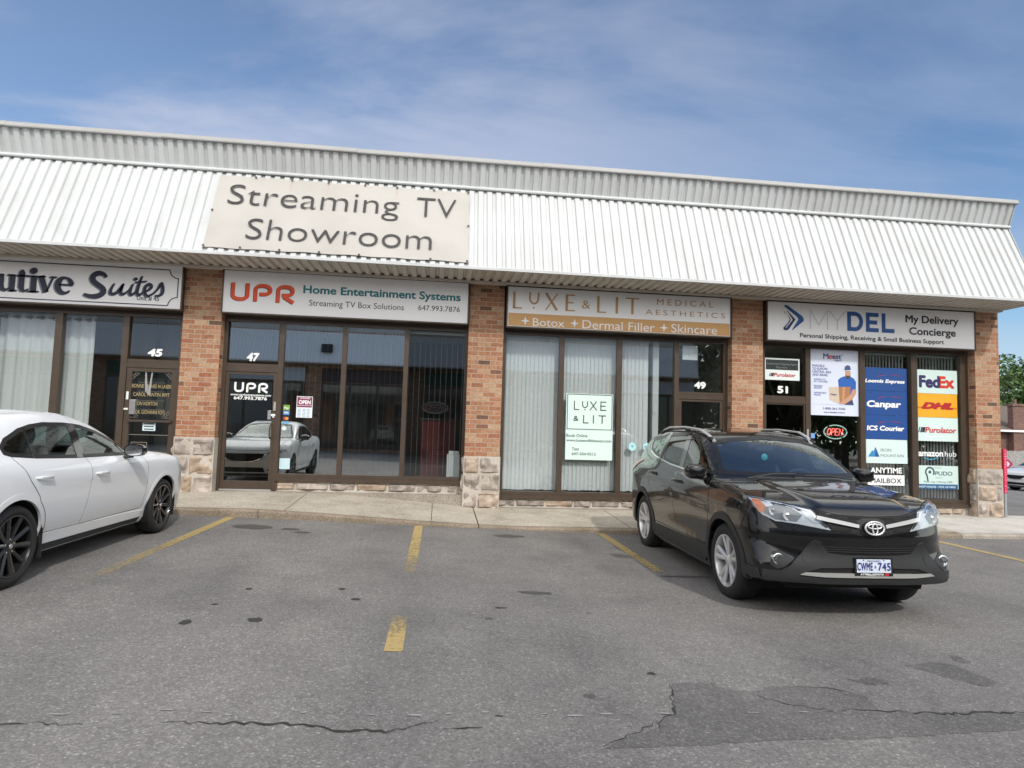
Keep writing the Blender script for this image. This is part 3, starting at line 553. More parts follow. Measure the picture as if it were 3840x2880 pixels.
# bold serif 'cutive' and brush script 'Suites', drawn by pen strokes
def serif_letters(dx, dz, m, h, name):
    b = MB(); X = lambda p: [(a+dx, c+dz) + tuple(r) for a, c, *r in p]; lo, hi = 3.445, 3.715
    P = []
    P.append([(x, z, w) for (x, z), w in zip(arc(-7.08, (lo+hi)/2, .10, .125, 45, 315, 16), [.03, .04, .055, .07, .08, .088, .09, .092, .092, .09, .088, .08, .07, .055, .045, .035, .025])])
    ux = -6.955                                                        # u
    P += [[(ux, hi, .085), (ux, lo+.09, .085), (ux+.025, lo+.03, .07), (ux+.075, lo+.012, .04), (ux+.13, lo+.05, .022)], [(ux+.165, hi, .085), (ux+.165, lo, .085)], [(ux-.075, hi-.012, .026), (ux+.03, hi-.012, .026)], [(ux+.09, hi-.012, .026), (ux+.2, hi-.012, .026)], [(ux+.14, lo+.012, .026), (ux+.245, lo+.012, .026)]]
    tx = -6.655                                                        # t
    P += [[(tx, 3.80, .03), (tx, 3.76, .085), (tx, lo+.08, .085), (tx+.02, lo+.025, .06), (tx+.06, lo+.012, .035), (tx+.11, lo+.05, .02)], [(tx-.08, hi-.014, .03), (tx+.11, hi-.014, .03)]]
    ix = -6.475                                                        # i
    P += [[(ix, hi, .085), (ix, lo, .085)], [(ix-.075, hi-.012, .026), (ix+.02, hi-.012, .026)], [(ix-.085, lo+.012, .026), (ix+.085, lo+.012, .026)]]
    b.poly([FS.at(x+dx, z+dz, h) for x, z in arc(ix-.01, 3.79, .055, .052, 0, 340, 16)])
    vx = -6.285                                                        # v
    P += [[(vx-.09, hi, .085), (vx, lo+.01, .085)], [(vx+.1, hi, .028), (vx+.005, lo+.01, .028)], [(vx-.155, hi-.012, .026), (vx-.02, hi-.012, .026)], [(vx+.045, hi-.012, .026), (vx+.15, hi-.012, .026)]]
    ex = -6.015                                                        # e
    P += [[(x, z, w) for (x, z), w in zip(arc(ex, (lo+hi)/2, .105, .125, 8, 320, 18), [.075, .07, .06, .045, .035, .04, .06, .075, .085, .09, .092, .092, .09, .08, .07, .055, .045, .035, .025])], [(ex-.09, 3.59, .03), (ex+.125, 3.59, .03)]]
    P += [[(-7.93, lo, .085), (-7.93, 3.81, .085)], [(-7.99, 3.798, .03), (-7.75, 3.798, .03)], [(-7.99, lo+.014, .03), (-7.74, lo+.014, .03)], [(-7.93, 3.63, .028), (-7.80, 3.63, .028)],
          [(-7.68, hi, .08), (-7.50, lo, .08)], [(-7.50, hi, .03), (-7.69, lo, .03)], [(x, z, w) for (x, z), w in zip(arc(-7.34, (lo+hi)/2, .10, .125, 8, 320, 18), [.075, .07, .06, .045, .035, .04, .06, .075, .085, .09, .092, .092, .09, .08, .07, .055, .045, .035, .025])], [(-7.43, 3.59, .03), (-7.22, 3.59, .03)]]
    for p in P: stroke(FS, [X(p)], .08, h, b)
    return b.build(name, m, s, fixn=False)
serif_letters(-.022, -.012, shg, .003, 'letter_shadow'); serif_letters(0, 0, navy, .005, 'lettering')
def script_suites(dx, dz, m, h, name):
    b = MB(); q = 5.0
    def pen(p, w): stroke(FS, [[(a+dx, c+dz, w*(.45+.55*min(1, 4*min(i, len(p)-1-i)/len(p)+.15))) for i, (a, c) in enumerate(p)]], w, h, b)
    S = bez((-5.40, 3.745), (-5.43, 3.84), (-5.60, 3.83), (-5.61, 3.72), 8)+bez((-5.61, 3.72), (-5.60, 3.62), (-5.40, 3.60), (-5.43, 3.50), 8)[1:]+bez((-5.43, 3.50), (-5.47, 3.41), (-5.66, 3.41), (-5.72, 3.46), 8)[1:]
    pen(S, .085)
    ps = [bez((-5.27, 3.655), (-5.36, 3.50), (-5.33, 3.46), (-5.25, 3.49))+bez((-5.25, 3.49), (-5.2, 3.52), (-5.17, 3.58), (-5.13, 3.66))[1:], bez((-5.13, 3.66), (-5.2, 3.50), (-5.17, 3.46), (-5.10, 3.50))+[(-5.04, 3.56)],
          bez((-4.985, 3.665), (-5.06, 3.50), (-5.03, 3.46), (-4.97, 3.50))+[(-4.93, 3.55)], bez((-4.855, 3.80), (-4.95, 3.52), (-4.93, 3.46), (-4.86, 3.50))+[(-4.82, 3.54)],
          bez((-4.80, 3.545), (-4.70, 3.58), (-4.68, 3.67), (-4.745, 3.67))+bez((-4.745, 3.67), (-4.83, 3.65), (-4.83, 3.47), (-4.74, 3.475))[1:]+[(-4.67, 3.52), (-4.6, 3.60)],
          bez((-4.62, 3.58), (-4.57, 3.65), (-4.56, 3.70), (-4.55, 3.69))+bez((-4.55, 3.69), (-4.50, 3.56), (-4.53, 3.47), (-4.64, 3.49))[1:]]
    for p in ps: pen(p, .05)
    stroke(FS, [[(-4.96+dx, 3.69+dz), (-4.78+dx, 3.715+dz)]], .026, h, b); b.poly([FS.at(x+dx, z+dz, h) for x, z in arc(-4.955, 3.745, .032, .028, 0, 340, 12)])
    return b.build(name, m, s, fixn=False)
script_suites(-.02, -.014, shg, .003, 'letter_shadow'); script_suites(0, 0, navy, .005, 'lettering')
text(FS, 'Unit # 45', -4.918, -4.58, 3.402, 3.478, navy, s, .009)
# --- unit 47
s = sign(-3.59, .424, 3.28, 3.977, 'white sign with orange UPR letters and teal Home Entertainment Systems')
org, orgd = ink(226, 78, 34), ink(110, 40, 22)
def upr(F, x0, x1, z0, z1, w, m, parent, h=.004, dx=0, dz=0, name='logo'):
    W_, H_ = (x1-x0)/1.03, z1-z0; X = lambda u, v: (x0+u*W_+dx, z0+v*H_+dz); b = MB(); r = .1
    def rc(cx, cy, a0, a1, ry=.22): return [(cx+r*math.cos(math.radians(a0+(a1-a0)*i/6)), cy+ry*math.sin(math.radians(a0+(a1-a0)*i/6))) for i in range(7)]
    hw = w/2/W_; hv = w/2/H_
    U = [(hw, 1.0)]+rc(hw+r, .22+hv, 180, 270)+rc(.29-hw-r, .22+hv, 270, 360)+[(.29-hw, 1.0)]
    P = [(.36+hw, 0), (.36+hw, .78-hv)]+rc(.36+hw+r, .78-hv, 180, 90)[1:]+rc(.65-hw-r, .78-hv, 90, 0)+rc(.65-hw-r, .52+hv, 0, -90, .2)+[(.455, .32+hv)]
    R = [(.72+hw, 0), (.72+hw, .78-hv)]+rc(.72+hw+r, .78-hv, 180, 90)[1:]+rc(1.01-hw-r, .78-hv, 90, 0)+rc(1.01-hw-r, .52+hv, 0, -90, .2)+[(.815, .32+hv)]
    for ln in (U, P, R): stroke(F, [[X(*p) for p in ln]], w, h, b)
    stroke(F, [[X(.84, .34), X(1.0, .02)]], w, h+.0005, b)
    return b.build(name, m, parent, fixn=False)
upr(FS, -3.468, -2.436, 3.478, 3.775, .062, orgd, s, .003, -.012, -.010, 'logo_shadow'); upr(FS, -3.468, -2.436, 3.478, 3.775, .058, org, s, .005)
text(FS, 'Home Entertainment Systems', -2.314, .291, 3.662, 3.788, ink(24, 122, 132), s, .03)
text(FS, 'Streaming TV Box Solutions', -2.214, -.656, 3.454, 3.551, ink(45, 48, 58), s, .004)
text(FS, '647.993.7876', -.415, .291, 3.469, 3.557, ink(45, 48, 58), s, .004)
# --- unit 49
s = sign(1.115, 5.146, 3.272, 3.965, 'white and tan sign reading Luxe and Lit Medical Aesthetics')
gold = ink(186, 146, 100); wht = ink(236, 238, 240)
rect(FS, 1.13, 5.135, 3.283, 3.505, .002).build('tan_band', ink(205, 160, 104), s, fixn=False)
b = MB(); tw, tn = .040, .016
def luxe(F, b, L, U, X, E, A, L2, I, T, z0, z1, thick, thin, h=.004, dot=True):
    H_ = z1-z0
    stroke(F, [[(L[0]+thick/2, z1), (L[0]+thick/2, z0)]], thick, h, b); stroke(F, [[(L[0], z0+thin/2), (L[1], z0+thin/2)]], thin, h, b)
    uc, ur = (U[0]+U[1])/2, (U[1]-U[0])/2; zb = z0+H_*.34
    stroke(F, [[(U[0]+thick*.4, z1), (U[0]+thick*.4, zb+ur)]+arc(uc, zb+ur, ur-thick*.4, ur, 180, 360, 10)+[(U[1]-thin/2, z1)]], thin*1.4, h, b)
    if dot: b.poly([F.at(*p, h) for p in ((uc, z0+.01*0+H_*.16), (uc-H_*.06, z0+H_*.09), (uc, z0+H_*.0), (uc+H_*.06, z0+H_*.09))])
    stroke(F, [[(X[0]+thick*.6, z1), (X[1]-thick*.6, z0)]], thick, h, b); stroke(F, [[(X[1]-thin, z1), (X[0]+thin, z0)]], thin, h+.0004, b)
    stroke(F, [[(E[0]+thick/2, z1), (E[0]+thick/2, z0)]], thick, h, b)
    for zz, k in ((z1-thin/2, 1), ((z0+z1)/2+.01*H_, .86), (z0+thin/2, 1)): stroke(F, [[(E[0], zz), (E[0]+(E[1]-E[0])*k, zz)]], thin, h+.0004, b)
    if A: text(F, '&', A[0], A[1], A[2], A[3], None, None, 0, 0, h, mb=b)
    stroke(F, [[(L2[0]+thick/2, z1), (L2[0]+thick/2, z0)]], thick, h, b); stroke(F, [[(L2[0], z0+thin/2), (L2[1], z0+thin/2)]], thin, h+.0004, b)
    stroke(F, [[((I[0]+I[1])/2, z1), ((I[0]+I[1])/2, z0)]], thick, h, b)
    tc_ = (T[0]+T[1])/2; stroke(F, [[(tc_, z1), (tc_, z0)]], thick, h, b); stroke(F, [[(T[0], z1-thin/2), (T[1], z1-thin/2)]], thin, h+.0004, b)
luxe(FS, b, (1.20, 1.366), (1.479, 1.66), (1.754, 2.003), (2.125, 2.295), (2.42, 2.568, 3.646, 3.79), (2.69, 2.855), (3.025, 3.068), (3.21, 3.449), 3.585, 3.88, .044, .022)
b.build('lettering', gold, s, fixn=False)
text(FS, 'MEDICAL', 3.779, 4.828, 3.784, 3.888, gold, s, .003, space=1.5); text(FS, 'AESTHETICS', 3.57, 5.048, 3.60, 3.69, gold, s, .003, space=1.45)
text(FS, 'Botox', 1.558, 2.116, 3.296, 3.436, wht, s, 0); text(FS, 'Dermal Filler', 2.436, 3.744, 3.296, 3.443, wht, s, 0); text(FS, 'Skincare', 4.047, 4.90, 3.30, 3.45, wht, s, 0)
for x in (1.426, 2.295, 3.913):
    b = MB(); b.poly([FS.at(x+r*math.cos(a), 3.375+r*math.sin(a), .004) for i in range(8) for a, r in [(PI/2+i*PI/4, .082 if i % 2 == 0 else .026)]]); b.build('star', wht, s, fixn=False)
# --- unit 51
s = sign(5.858, 9.98, 3.257, 3.957, 'white sign with blue arrow and MYDEL My Delivery Concierge')
blu, blud, gry = ink(38, 84, 150), ink(26, 48, 96), ink(196, 200, 206)
b = MB(); b.poly([FS.at(x, z, .004) for x, z in [(6.175, 3.88), (6.19, 3.905), (6.23, 3.905), (6.52, 3.72), (6.555, 3.665), (6.55, 3.625), (6.34, 3.45), (6.325, 3.458), (6.45, 3.65), (6.42, 3.70), (6.245, 3.83)]]); b.build('logo', blu, s, fixn=False)
b = MB(); b.poly([FS.at(x, z, .006) for x, z in [(6.165, 3.78), (6.17, 3.79), (6.255, 3.70), (6.28, 3.64), (6.235, 3.565), (6.155, 3.485), (6.165, 3.448), (6.20, 3.437), (6.255, 3.452), (6.39, 3.645), (6.225, 3.815), (6.225, 3.80), (6.34, 3.64), (6.21, 3.48), (6.20, 3.49), (6.285, 3.60), (6.30, 3.645), (6.27, 3.70)]]); b.build('logo', blud, s, fixn=False)
b = MB(); H_ = 3.487; T_ = 3.847
stroke(FS, [[(6.678, H_), (6.678, T_), (6.847, H_+.08), (7.015, T_), (7.015, H_)], [(7.05, T_), (7.21, 3.66), (7.37, T_)], [(7.21, 3.66), (7.21, H_)]], .02, .004, b); b.build('lettering', gry, s, fixn=False)
b = MB(); w = .075
stroke(FS, [[(7.443, H_), (7.443, T_)], [(7.405, T_-w/2), (7.56, T_-w/2)]+arc(7.56, 3.667, .122, .143, 90, -90, 12)+[(7.405, H_+w/2)]], w, .004, b)
stroke(FS, [[(7.812, H_), (7.812, T_)], [(7.774, T_-w/2), (8.028, T_-w/2)], [(7.774, 3.667), (8.0, 3.667)], [(7.774, H_+w/2), (8.03, H_+w/2)], [(8.128, H_), (8.128, T_)], [(8.09, H_+w/2), (8.344, H_+w/2)]], w, .0045, b); b.build('lettering', blu, s, fixn=False)
dk = ink(40, 42, 50)
text(FS, 'My Delivery', 8.576, 9.647, 3.707, 3.839, dk, s, .028); text(FS, 'Concierge', 8.647, 9.587, 3.482, 3.612, dk, s, .028)
text(FS, 'Personal Shipping, Receiving & Small Business Support', 6.481, 9.344, 3.328, 3.402, dk, s, .022)
# --- vinyl banner on the mansard
ua = Vector((0, .38482885, .92298795)); na = Vector((0, -.92298795, .38482885))
FB = Face(Vector((0, 9.85, 4.02))+na*.022, (1, 0, 0), ua, na)
bn = empty('banner', FB.at(-1.6, .8), 'cream vinyl banner reading Streaming TV Showroom on the mansard', 'banner')
b = MB(); nx, nz = 60, 24; bx0, bx1, bz0, bz1 = -3.655, .378, .097, 1.552; vs = []
for j in range(nz+1):
    for i in range(nx+1):
        x, z = bx0+(bx1-bx0)*i/nx, bz0+(bz1-bz0)*j/nz
        e = min(i, nx-i, j*2, (nz-j)*2); cor = min(math.hypot(x-cx, (z-cz)) for cx in (bx0, bx1) for cz in (bz0, bz1))
        d = .010*mnoise.noise((x*1.3, z*2.0, 1.0))+.012*max(0, 1-cor/.5)*math.sin((x+z)*40)*.5
        vs.append(FB.at(x+.008*mnoise.noise((z*2, x*.7, 5)), z+.006*math.sin(i*PI*2/nx*6)*(1 if j in (0, nz) else 0), max(.001, .008+d)))
b.add(vs, [(j*(nx+1)+i, j*(nx+1)+i+1, (j+1)*(nx+1)+i+1, (j+1)*(nx+1)+i) for j in range(nz) for i in range(nx)])
def banner_mat():
    m = mat('banner_vinyl', (.48, .46, .42), .55); nt = m.node_tree; L = nt.links; p = nt.nodes['Principled BSDF']
    g = nt.nodes.new('ShaderNodeNewGeometry'); s_ = nt.nodes.new('ShaderNodeSeparateXYZ'); L.new(g.outputs['Position'], s_.inputs[0])
    n = nt.nodes.new('ShaderNodeTexNoise'); n.inputs['Scale'].default_value = 1.4; n.inputs['Detail'].default_value = 6; L.new(g.outputs['Position'], n.inputs['Vector'])
    c = ramp(nt, [(.3, (.395, .378, .345)), (.6, (.445, .428, .396)), (.8, (.46, .445, .415))], n.outputs[0]); out = c
    zr = nt.nodes.new('ShaderNodeMapRange'); zr.inputs[1].default_value = 5.18; zr.inputs[2].default_value = 5.46; zr.inputs[3].default_value = 0; zr.inputs[4].default_value = .55; L.new(s_.outputs[2], zr.inputs[0])
    acc = None
    for x0, w_ in ((-2.524, .022), (-1.941, .016), (-.829, .022)):     # rust runs below the screws
        a = nt.nodes.new('ShaderNodeMath'); a.operation = 'SUBTRACT'; a.inputs[1].default_value = x0; L.new(s_.outputs[0], a.inputs[0])
        d = nt.nodes.new('ShaderNodeMath'); d.operation = 'ABSOLUTE'; L.new(a.outputs[0], d.inputs[0])
        r = nt.nodes.new('ShaderNodeMapRange'); r.inputs[1].default_value = 0; r.inputs[2].default_value = w_; r.inputs[3].default_value = 1; r.inputs[4].default_value = 0; L.new(d.outputs[0], r.inputs[0])
        if acc is None: acc = r.outputs[0]
        else:
            q = nt.nodes.new('ShaderNodeMath'); L.new(acc, q.inputs[0]); L.new(r.outputs[0], q.inputs[1]); acc = q.outputs[0]
    f = nt.nodes.new('ShaderNodeMath'); f.operation = 'MULTIPLY'; L.new(acc, f.inputs[0]); L.new(zr.outputs[0], f.inputs[1])
    mx = nt.nodes.new('ShaderNodeMixRGB'); L.new(f.outputs[0], mx.inputs[0]); L.new(out, mx.inputs[1]); mx.inputs[2].default_value = (.42, .19, .11, 1); L.new(mx.outputs[0], p.inputs['Base Color'])
    return m
b.build('vinyl', banner_mat(), bn, smooth=True, fixn=False)
bk = ink(44, 43, 44)
text(FB, 'Streaming', -3.45, -.775, .955, 1.362, bk, bn, -.012, h=.03); text(FB, 'TV', -.489, .16, .955, 1.362, bk, bn, -.012, h=.03); text(FB, 'Showroom', -3.065, -.215, .285, .69, bk, bn, -.012, h=.03)
b = MB()
for x, z in [(-3.64, .81), (.365, .82), (-3.105, .108), (-2.526, .105), (-1.932, .108), (-1.327, .105), (-.223, .105), (.356, .108), (-3.64, .11), (-3.093, 1.54), (-2.524, 1.54), (-1.942, 1.54), (-1.351, 1.54), (-.828, 1.54), (-.216, 1.54), (.355, 1.535)]:
    b = MB(); b.poly([FB.at(*p, .03) for p in arc(x, z, .019, .019, 0, 330, 11)]); b.build('fixing_screw', ink(60, 52, 48), bn, fixn=False)

# ------------------------------------------------------------------ window graphics
def sticker(name, label, cat, x, y, z, group=None):
    return empty(name, (x, y, z), label, cat, group)
GY = WY-.004; FG = wall(GY); FD = wall(WY-.013)
wp_ = ink(238, 240, 240)
for n, x0, x1, z0, z1, f in (('45', -4.812, -4.60, 2.535, 2.645, GY), ('47', -3.237, -3.05, 2.522, 2.645, GY), ('49', 4.612, 4.814, 2.345, 2.455, GY), ('51', 6.218, 6.403, 2.32, 2.437, GY)):
    o = text(wall(f), n, x0, x1, z0, z1, wp_, None, .05, .12 if n in '4547' else 0, .002, name='unit_number'); 
    tag(o, 'white unit number %s on the glass over its door' % n, 'number', 'unit numbers over the doors')
# door 45: tenants' list
o = sticker('door_lettering', 'gold list of tenants with scrollwork on the brown door glass', 'lettering', -4.72, FD.o.y, 1.5)
g2 = ink(178, 160, 116); gl = ink(120, 116, 110)
for t, x0, x1, z in (('BONNE LASHES N LASER', -5.025, -4.41, 2.0), ('CAROL FANTIN RMT', -4.995, -4.43, 1.862), ('DON NORTON', -4.957, -4.61, 1.712), ('DR. GIOVANNI FOTI', -4.938, -4.49, 1.572)):
    text(FD, t, x0, x1, z, z+.06, g2, o, 0)
b = MB()
for z in (2.085, 1.94, 1.79, 1.645): rect(FD, -4.93, -4.5, z, z+.004, .002, b)
for cx, cz, sx, sz in ((-5.035, 2.27, 1, -1), (-4.39, 2.27, -1, -1), (-5.02, 1.51, 1, 1), (-4.40, 1.51, -1, 1)):
    for k in range(4):
        stroke(FD, [[(cx+sx*a, cz+sz*c) for a, c in arc(.02+k*.026, .02+(3-k)*.026, .022, .024, 0, 300, 9)]], .007, .002, b)
    stroke(FD, [[(cx, cz+sz*.11), (cx, cz), (cx+sx*.12, cz)]], .006, .002, b)
b.build('scrollwork', gl, o, fixn=False)
o = tag(MB().box(-4.815, -4.615, FD.o.y-.004, FD.o.y-.001, 1.297, 1.43).build('notice', ink(205, 222, 228)), 'small pale notice taped below the push bar of the door', 'notice'); 
b = MB(); [rect(wall(FD.o.y-.005), -4.79, -4.64, z, z+.016, .001, b) for z in (1.405, 1.36, 1.315)]; b.build('print', dk, o, fixn=False)
MB().box(-5.04, -4.36, WY-.075, WY-.045, 1.44, 1.475).build('push_bar', M['bronze'], D45)
MB().cbox(-5.03, -4.94, WY-.05, WY-.012, 1.56, 1.80, .006).build('lock_plate', mat('steel', (.45, .45, .45), .35, .8), D45)
b = MB(); b.box(-5.09, -5.055, WY-.045, WY-.03, 1.80, 1.93); b.box(-5.115, -5.05, WY-.045, WY-.034, 1.63, 1.66); b.build('keypad', M['white'], D45)
b = MB(); b.box(-5.05, -4.36, WY-.013, WY-.0125, 1.225, 1.235); b.box(-4.98, -4.73, WY-.013, WY-.0125, 1.10, 1.11); b.box(-4.98, -4.97, WY-.013, WY-.0125, .85, 1.10); b.box(-4.74, -4.73, WY-.013, WY-.0125, .85, 1.10); b.build('moulding', gl, D45)
b = MB()       # pale mark on the glass
stroke(FD, [[(-4.82, 2.28, .02), (-4.81, 2.1, .035), (-4.79, 1.95, .05), (-4.755, 1.92, .05), (-4.74, 2.05, .03), (-4.72, 2.27, .02)]], .03, .0035, b); b.build('tape_mark', ink(150, 150, 150), o, fixn=False)
# door 47
o = sticker('door_lettering', 'white UPR lettering with web address and phone number on the glass door', 'lettering', -3.14, FD.o.y, 1.85)
upr(FD, -3.415, -2.86, 1.985, 2.15, .034, wp_, o); text(FD, 'www.uprhomesystems.com', -3.468, -2.815, 1.926, 1.962, wp_, o, .02, cap=CAPH); text(FD, '647.993.7876', -3.41, -2.88, 1.862, 1.912, wp_, o, .03)
ste = bpy.data.materials['steel']
MB().cbox(-2.845, -2.79, WY-.05, WY-.012, 1.54, 1.69, .005).build('lock_plate', ste, D47)
b = MB(); b.tube([(-2.78, WY-.045, 1.22), (-2.78, WY-.11, 1.25), (-2.78, WY-.11, 1.43), (-2.78, WY-.045, 1.46)], .014); b.build('handle', M['bronze'], D47)
b = MB(); b.box(-2.755, -2.715, WY-.05, WY-.03, 1.69, 1.84); b.build('alarm_contact', M['grey_trim'], D47)
b = MB(); b.box(-2.79, -2.715, WY-.05, WY-.034, 1.60, 1.635); b.box(-2.765, -2.735, WY-.05, WY-.034, 1.575, 1.598); b.build('deadbolt', M['white'], D47)
o = sticker('open_notice', 'purple and white OPEN hours sign hung inside the shop window', 'sign', -2.26, GY, 1.6)
F1 = wall(GY); MB().box(-2.393, -2.13, GY-.001, GY+.0005, 1.59, 1.95).build('card', ink(225, 232, 236), o)
b = MB(); rect(F1, -2.383, -2.14, 1.80, 1.94, .003, b); rect(F1, -2.383, -2.14, 1.765, 1.792, .003, b); b.build('print', ink(128, 40, 82), o, fixn=False)
text(F1, 'OPEN', -2.355, -2.165, 1.82, 1.88, wp_, o, .04, h=.005); text(F1, "COME IN WE'RE", -2.345, -2.175, 1.905, 1.93, wp_, o, .02, h=.005)
b = MB(); [rect(F1, x0, x0+.05, 1.61+k*.024, 1.618+k*.024, .004, b) for k in range(6) for x0 in (-2.37, -2.29, -2.22)]; b.build('print', ink(120, 160, 190), o, fixn=False)
for (z0, z1, c, t, lb) in ((1.70, 1.80, (120, 160, 60), 'Pay', 'small green payment card sticker beside the door'), (1.62, 1.70, (70, 130, 190), 'VISA', 'small blue payment card sticker under the green one'), (1.525, 1.61, (60, 50, 60), None, 'dark payment card sticker with two overlapping circles'), (1.475, 1.52, (110, 175, 215), None, 'pale blue payment sticker at the bottom of the column')):
    o = MB().box(-2.607, -2.50, GY-.001, GY+.0005, z0+.004, z1-.004).build('payment_sticker', ink(*c)); tag(o, lb, 'sticker', 'payment stickers by the door of 47')
    if t: text(F1, t, -2.59, -2.515, z0+.03, z0+.062, wp_, o, .03, h=.003)
    if t is None and z0 < 1.55 and z0 > 1.5:
        b = MB(); b.poly([F1.at(*p, .002) for p in arc(-2.57, 1.567, .028, .026, 0, 340, 14)]); b.build('print', ink(190, 50, 40), o, fixn=False)
        b = MB(); b.poly([F1.at(*p, .003) for p in arc(-2.54, 1.567, .028, .026, 0, 340, 14)]); b.build('print', ink(220, 150, 50), o, fixn=False)
o = MB(); o.poly([F1.at(*p, .002) for p in arc(-2.575, 1.40, .04, .035, 0, 350, 20)]); tag(o.build('round_sticker', ink(215, 228, 235), fixn=False), 'round white sticker low beside the glass door', 'sticker')
o = MB().box(-2.62, -2.45, GY-.001, GY+.0005, .72, .90).build('notice', ink(190, 215, 225)); tag(o, 'pale blue notice low in the window beside the glass door', 'notice')
# 49 poster and stickers
o = sticker('window_poster', 'pale green Luxe and Lit poster hung inside the window', 'poster', 2.67, GY, 1.0)
MB().box(2.24, 3.093, GY-.001, GY+.0005, .995, 2.17).build('card', ink(214, 236, 228), o); pk = ink(18, 40, 42)
b = MB(); stroke(F1, [[(2.264, 1.535), (3.075, 1.535), (3.075, 2.153), (2.264, 2.153)]], .014, .002, b, closed=True); b.build('border', ink(50, 70, 70), o, fixn=False)
b = MB(); T1, B1, T2, B2 = 2.036, 1.877, 1.79, 1.645
luxe(F1, b, (2.378, 2.48), (2.53, 2.63), (2.67, 2.80), (2.86, 2.968), None, (2.55, 2.65), (2.725, 2.75), (2.83, 2.965), B1, T1, .02, .012, .003)
b = MB()
stroke(F1, [[(2.388, T1), (2.388, B1)], [(2.378, B1+.006), (2.478, B1+.006)], [(2.535, T1), (2.535, T1-.06)]+arc(2.58, T1-.065, .045, .05, 180, 360, 8)+[(2.625, T1)], [(2.675, T1), (2.795, B1)], [(2.79, T1), (2.67, B1)], [(2.87, T1), (2.87, B1)], [(2.86, T1-.006), (2.968, T1-.006)], [(2.86, (T1+B1)/2), (2.955, (T1+B1)/2)], [(2.86, B1+.006), (2.968, B1+.006)],
                [(2.56, T2), (2.56, B2)], [(2.55, B2+.006), (2.65, B2+.006)], [(2.738, T2), (2.738, B2)], [(2.897, T2), (2.897, B2)], [(2.83, T2-.006), (2.965, T2-.006)]], .016, .003, b)
text(F1, '&', 2.377, 2.465, 1.68, 1.77, None, None, .01, h=.003, mb=b); b.poly([F1.at(*p, .003) for p in arc(2.58, 1.885, .012, .012, 0, 340, 8)])
b.build('lettering', pk, o, fixn=False); tk = ink(58, 82, 84)
text(F1, 'Book Online', 2.255, 2.635, 1.396, 1.447, tk, o, .01); text(F1, 'www.luxeandlitbeauty.com', 2.256, 3.07, 1.315, 1.362, tk, o, .01); text(F1, 'Text', 2.361, 2.487, 1.16, 1.212, tk, o, .01); text(F1, '647-504-9512', 2.359, 2.793, 1.076, 1.124, tk, o, .01)
for cx, lb in ((3.46, 'round pale sticker with a small dark V on the blinds window'), (3.727, 'round pale sticker with a dark swoosh beside the white partition')):
    b = MB(); b.poly([F1.at(*p, .001) for p in arc(cx, 1.252, .068, .075, 0, 350, 24)]); o = b.build('round_sticker', ink(170, 222, 228), fixn=False); tag(o, lb, 'sticker')
    b = MB()
    if cx < 3.6: stroke(F1, [[(cx-.015, 1.275), (cx, 1.245), (cx+.015, 1.275)]], .008, .003, b)
    else: stroke(F1, [[(cx-.05, 1.23), (cx-.03, 1.27), (cx-.01, 1.245), (cx+.05, 1.25)]], .007, .003, b)
    b.build('print', ink(40, 60, 64), o, fixn=False)
o = MB().box(4.38, 4.665, GY+.008, GY+.010, 2.858, 3.12).build('notice', ink(225, 228, 228)); tag(o, 'blank white sheet taped in the glass over door 49', 'notice')
MB().box(3.86, 3.93, WY+.085, WY+.1, 1.86, 1.96).build('thermostat', M['white'], B)
# 51
P51 = [6.955]
def card(name, label, x0, x1, z0, z1, c, y=GY, group='courier signs in the window of 51', cat='sign'):
    o = sticker(name, label, cat, (x0+x1)/2, y, z0, group); MB().box(x0, x1, y-.001, y+.0005, z0, z1).build('card', ink(*c), o); return o
red, dred = ink(190, 36, 40), ink(150, 28, 36)
def purolator(F, o, x0, x1, z0, z1, h=.003):
    text(F, 'Purolator', x0+(x1-x0)*.2, x1, z0, z1, red, o, .03, .22, h); b = MB(); H_ = z1-z0; W_ = (x1-x0)
    for k, w in ((.03, .012), (.085, .02), (.145, .035)):
        b.poly([F.at(x0+W_*(k-w), z0, h), F.at(x0+W_*(k+w), z0, h), F.at(x0+W_*(k+w)+H_*.3, z1, h), F.at(x0+W_*(k-w)+H_*.3, z1, h)])
    b.build('logo', ink(30, 34, 52), o, fixn=False)
o = card('shipping_agent_sign', 'white framed sign with black upper half over door 51', 5.955, 6.646, 2.555, 2.962, (226, 236, 234))
rect(F1, 5.98, 6.62, 2.745, 2.935, .002).build('print', ink(34, 40, 42), o, fixn=False)
text(F1, 'Authorized Shipping Agent', 6.0, 6.6, 2.84, 2.875, ink(120, 128, 130), o, .01, h=.004); text(F1, 'Ship here', 6.18, 6.40, 2.775, 2.81, ink(120, 128, 130), o, .01, h=.004)
purolator(F1, o, 6.03, 6.565, 2.62, 2.685)
o = card('window_poster', 'tall poster of a courier in blue holding a parcel', 6.836, 7.824, 1.93, 3.166, (214, 222, 240), group=None, cat='poster')
pb, pr = ink(62, 74, 130), ink(200, 60, 62)
b = MB(); text(F1, 'M', 7.12, 7.22, 2.996, 3.09, None, None, .03, mb=b); text(F1, 'est', 7.305, 7.475, 2.996, 3.09, None, None, .03, mb=b); stroke(F1, [arc(7.485, 3.07, .014, .022, 60, -60, 6)], .01, .003, b); b.build('lettering', pb, o, fixn=False); text(F1, 'e', 7.226, 7.30, 2.996, 3.09, pr, o, .03)
text(F1, 'Agent', 7.343, 7.484, 2.955, 2.985, pb, o, .02)
for t, x1, z in (('PARCELS', 7.14, 2.835), ('TO EUROPE', 7.20, 2.778), ('CENTRAL ASIA', 7.275, 2.722), ('AND ISRAEL', 7.21, 2.665)): text(F1, t, 6.90, x1, z, z+.04, ink(108, 118, 165), o, .03)
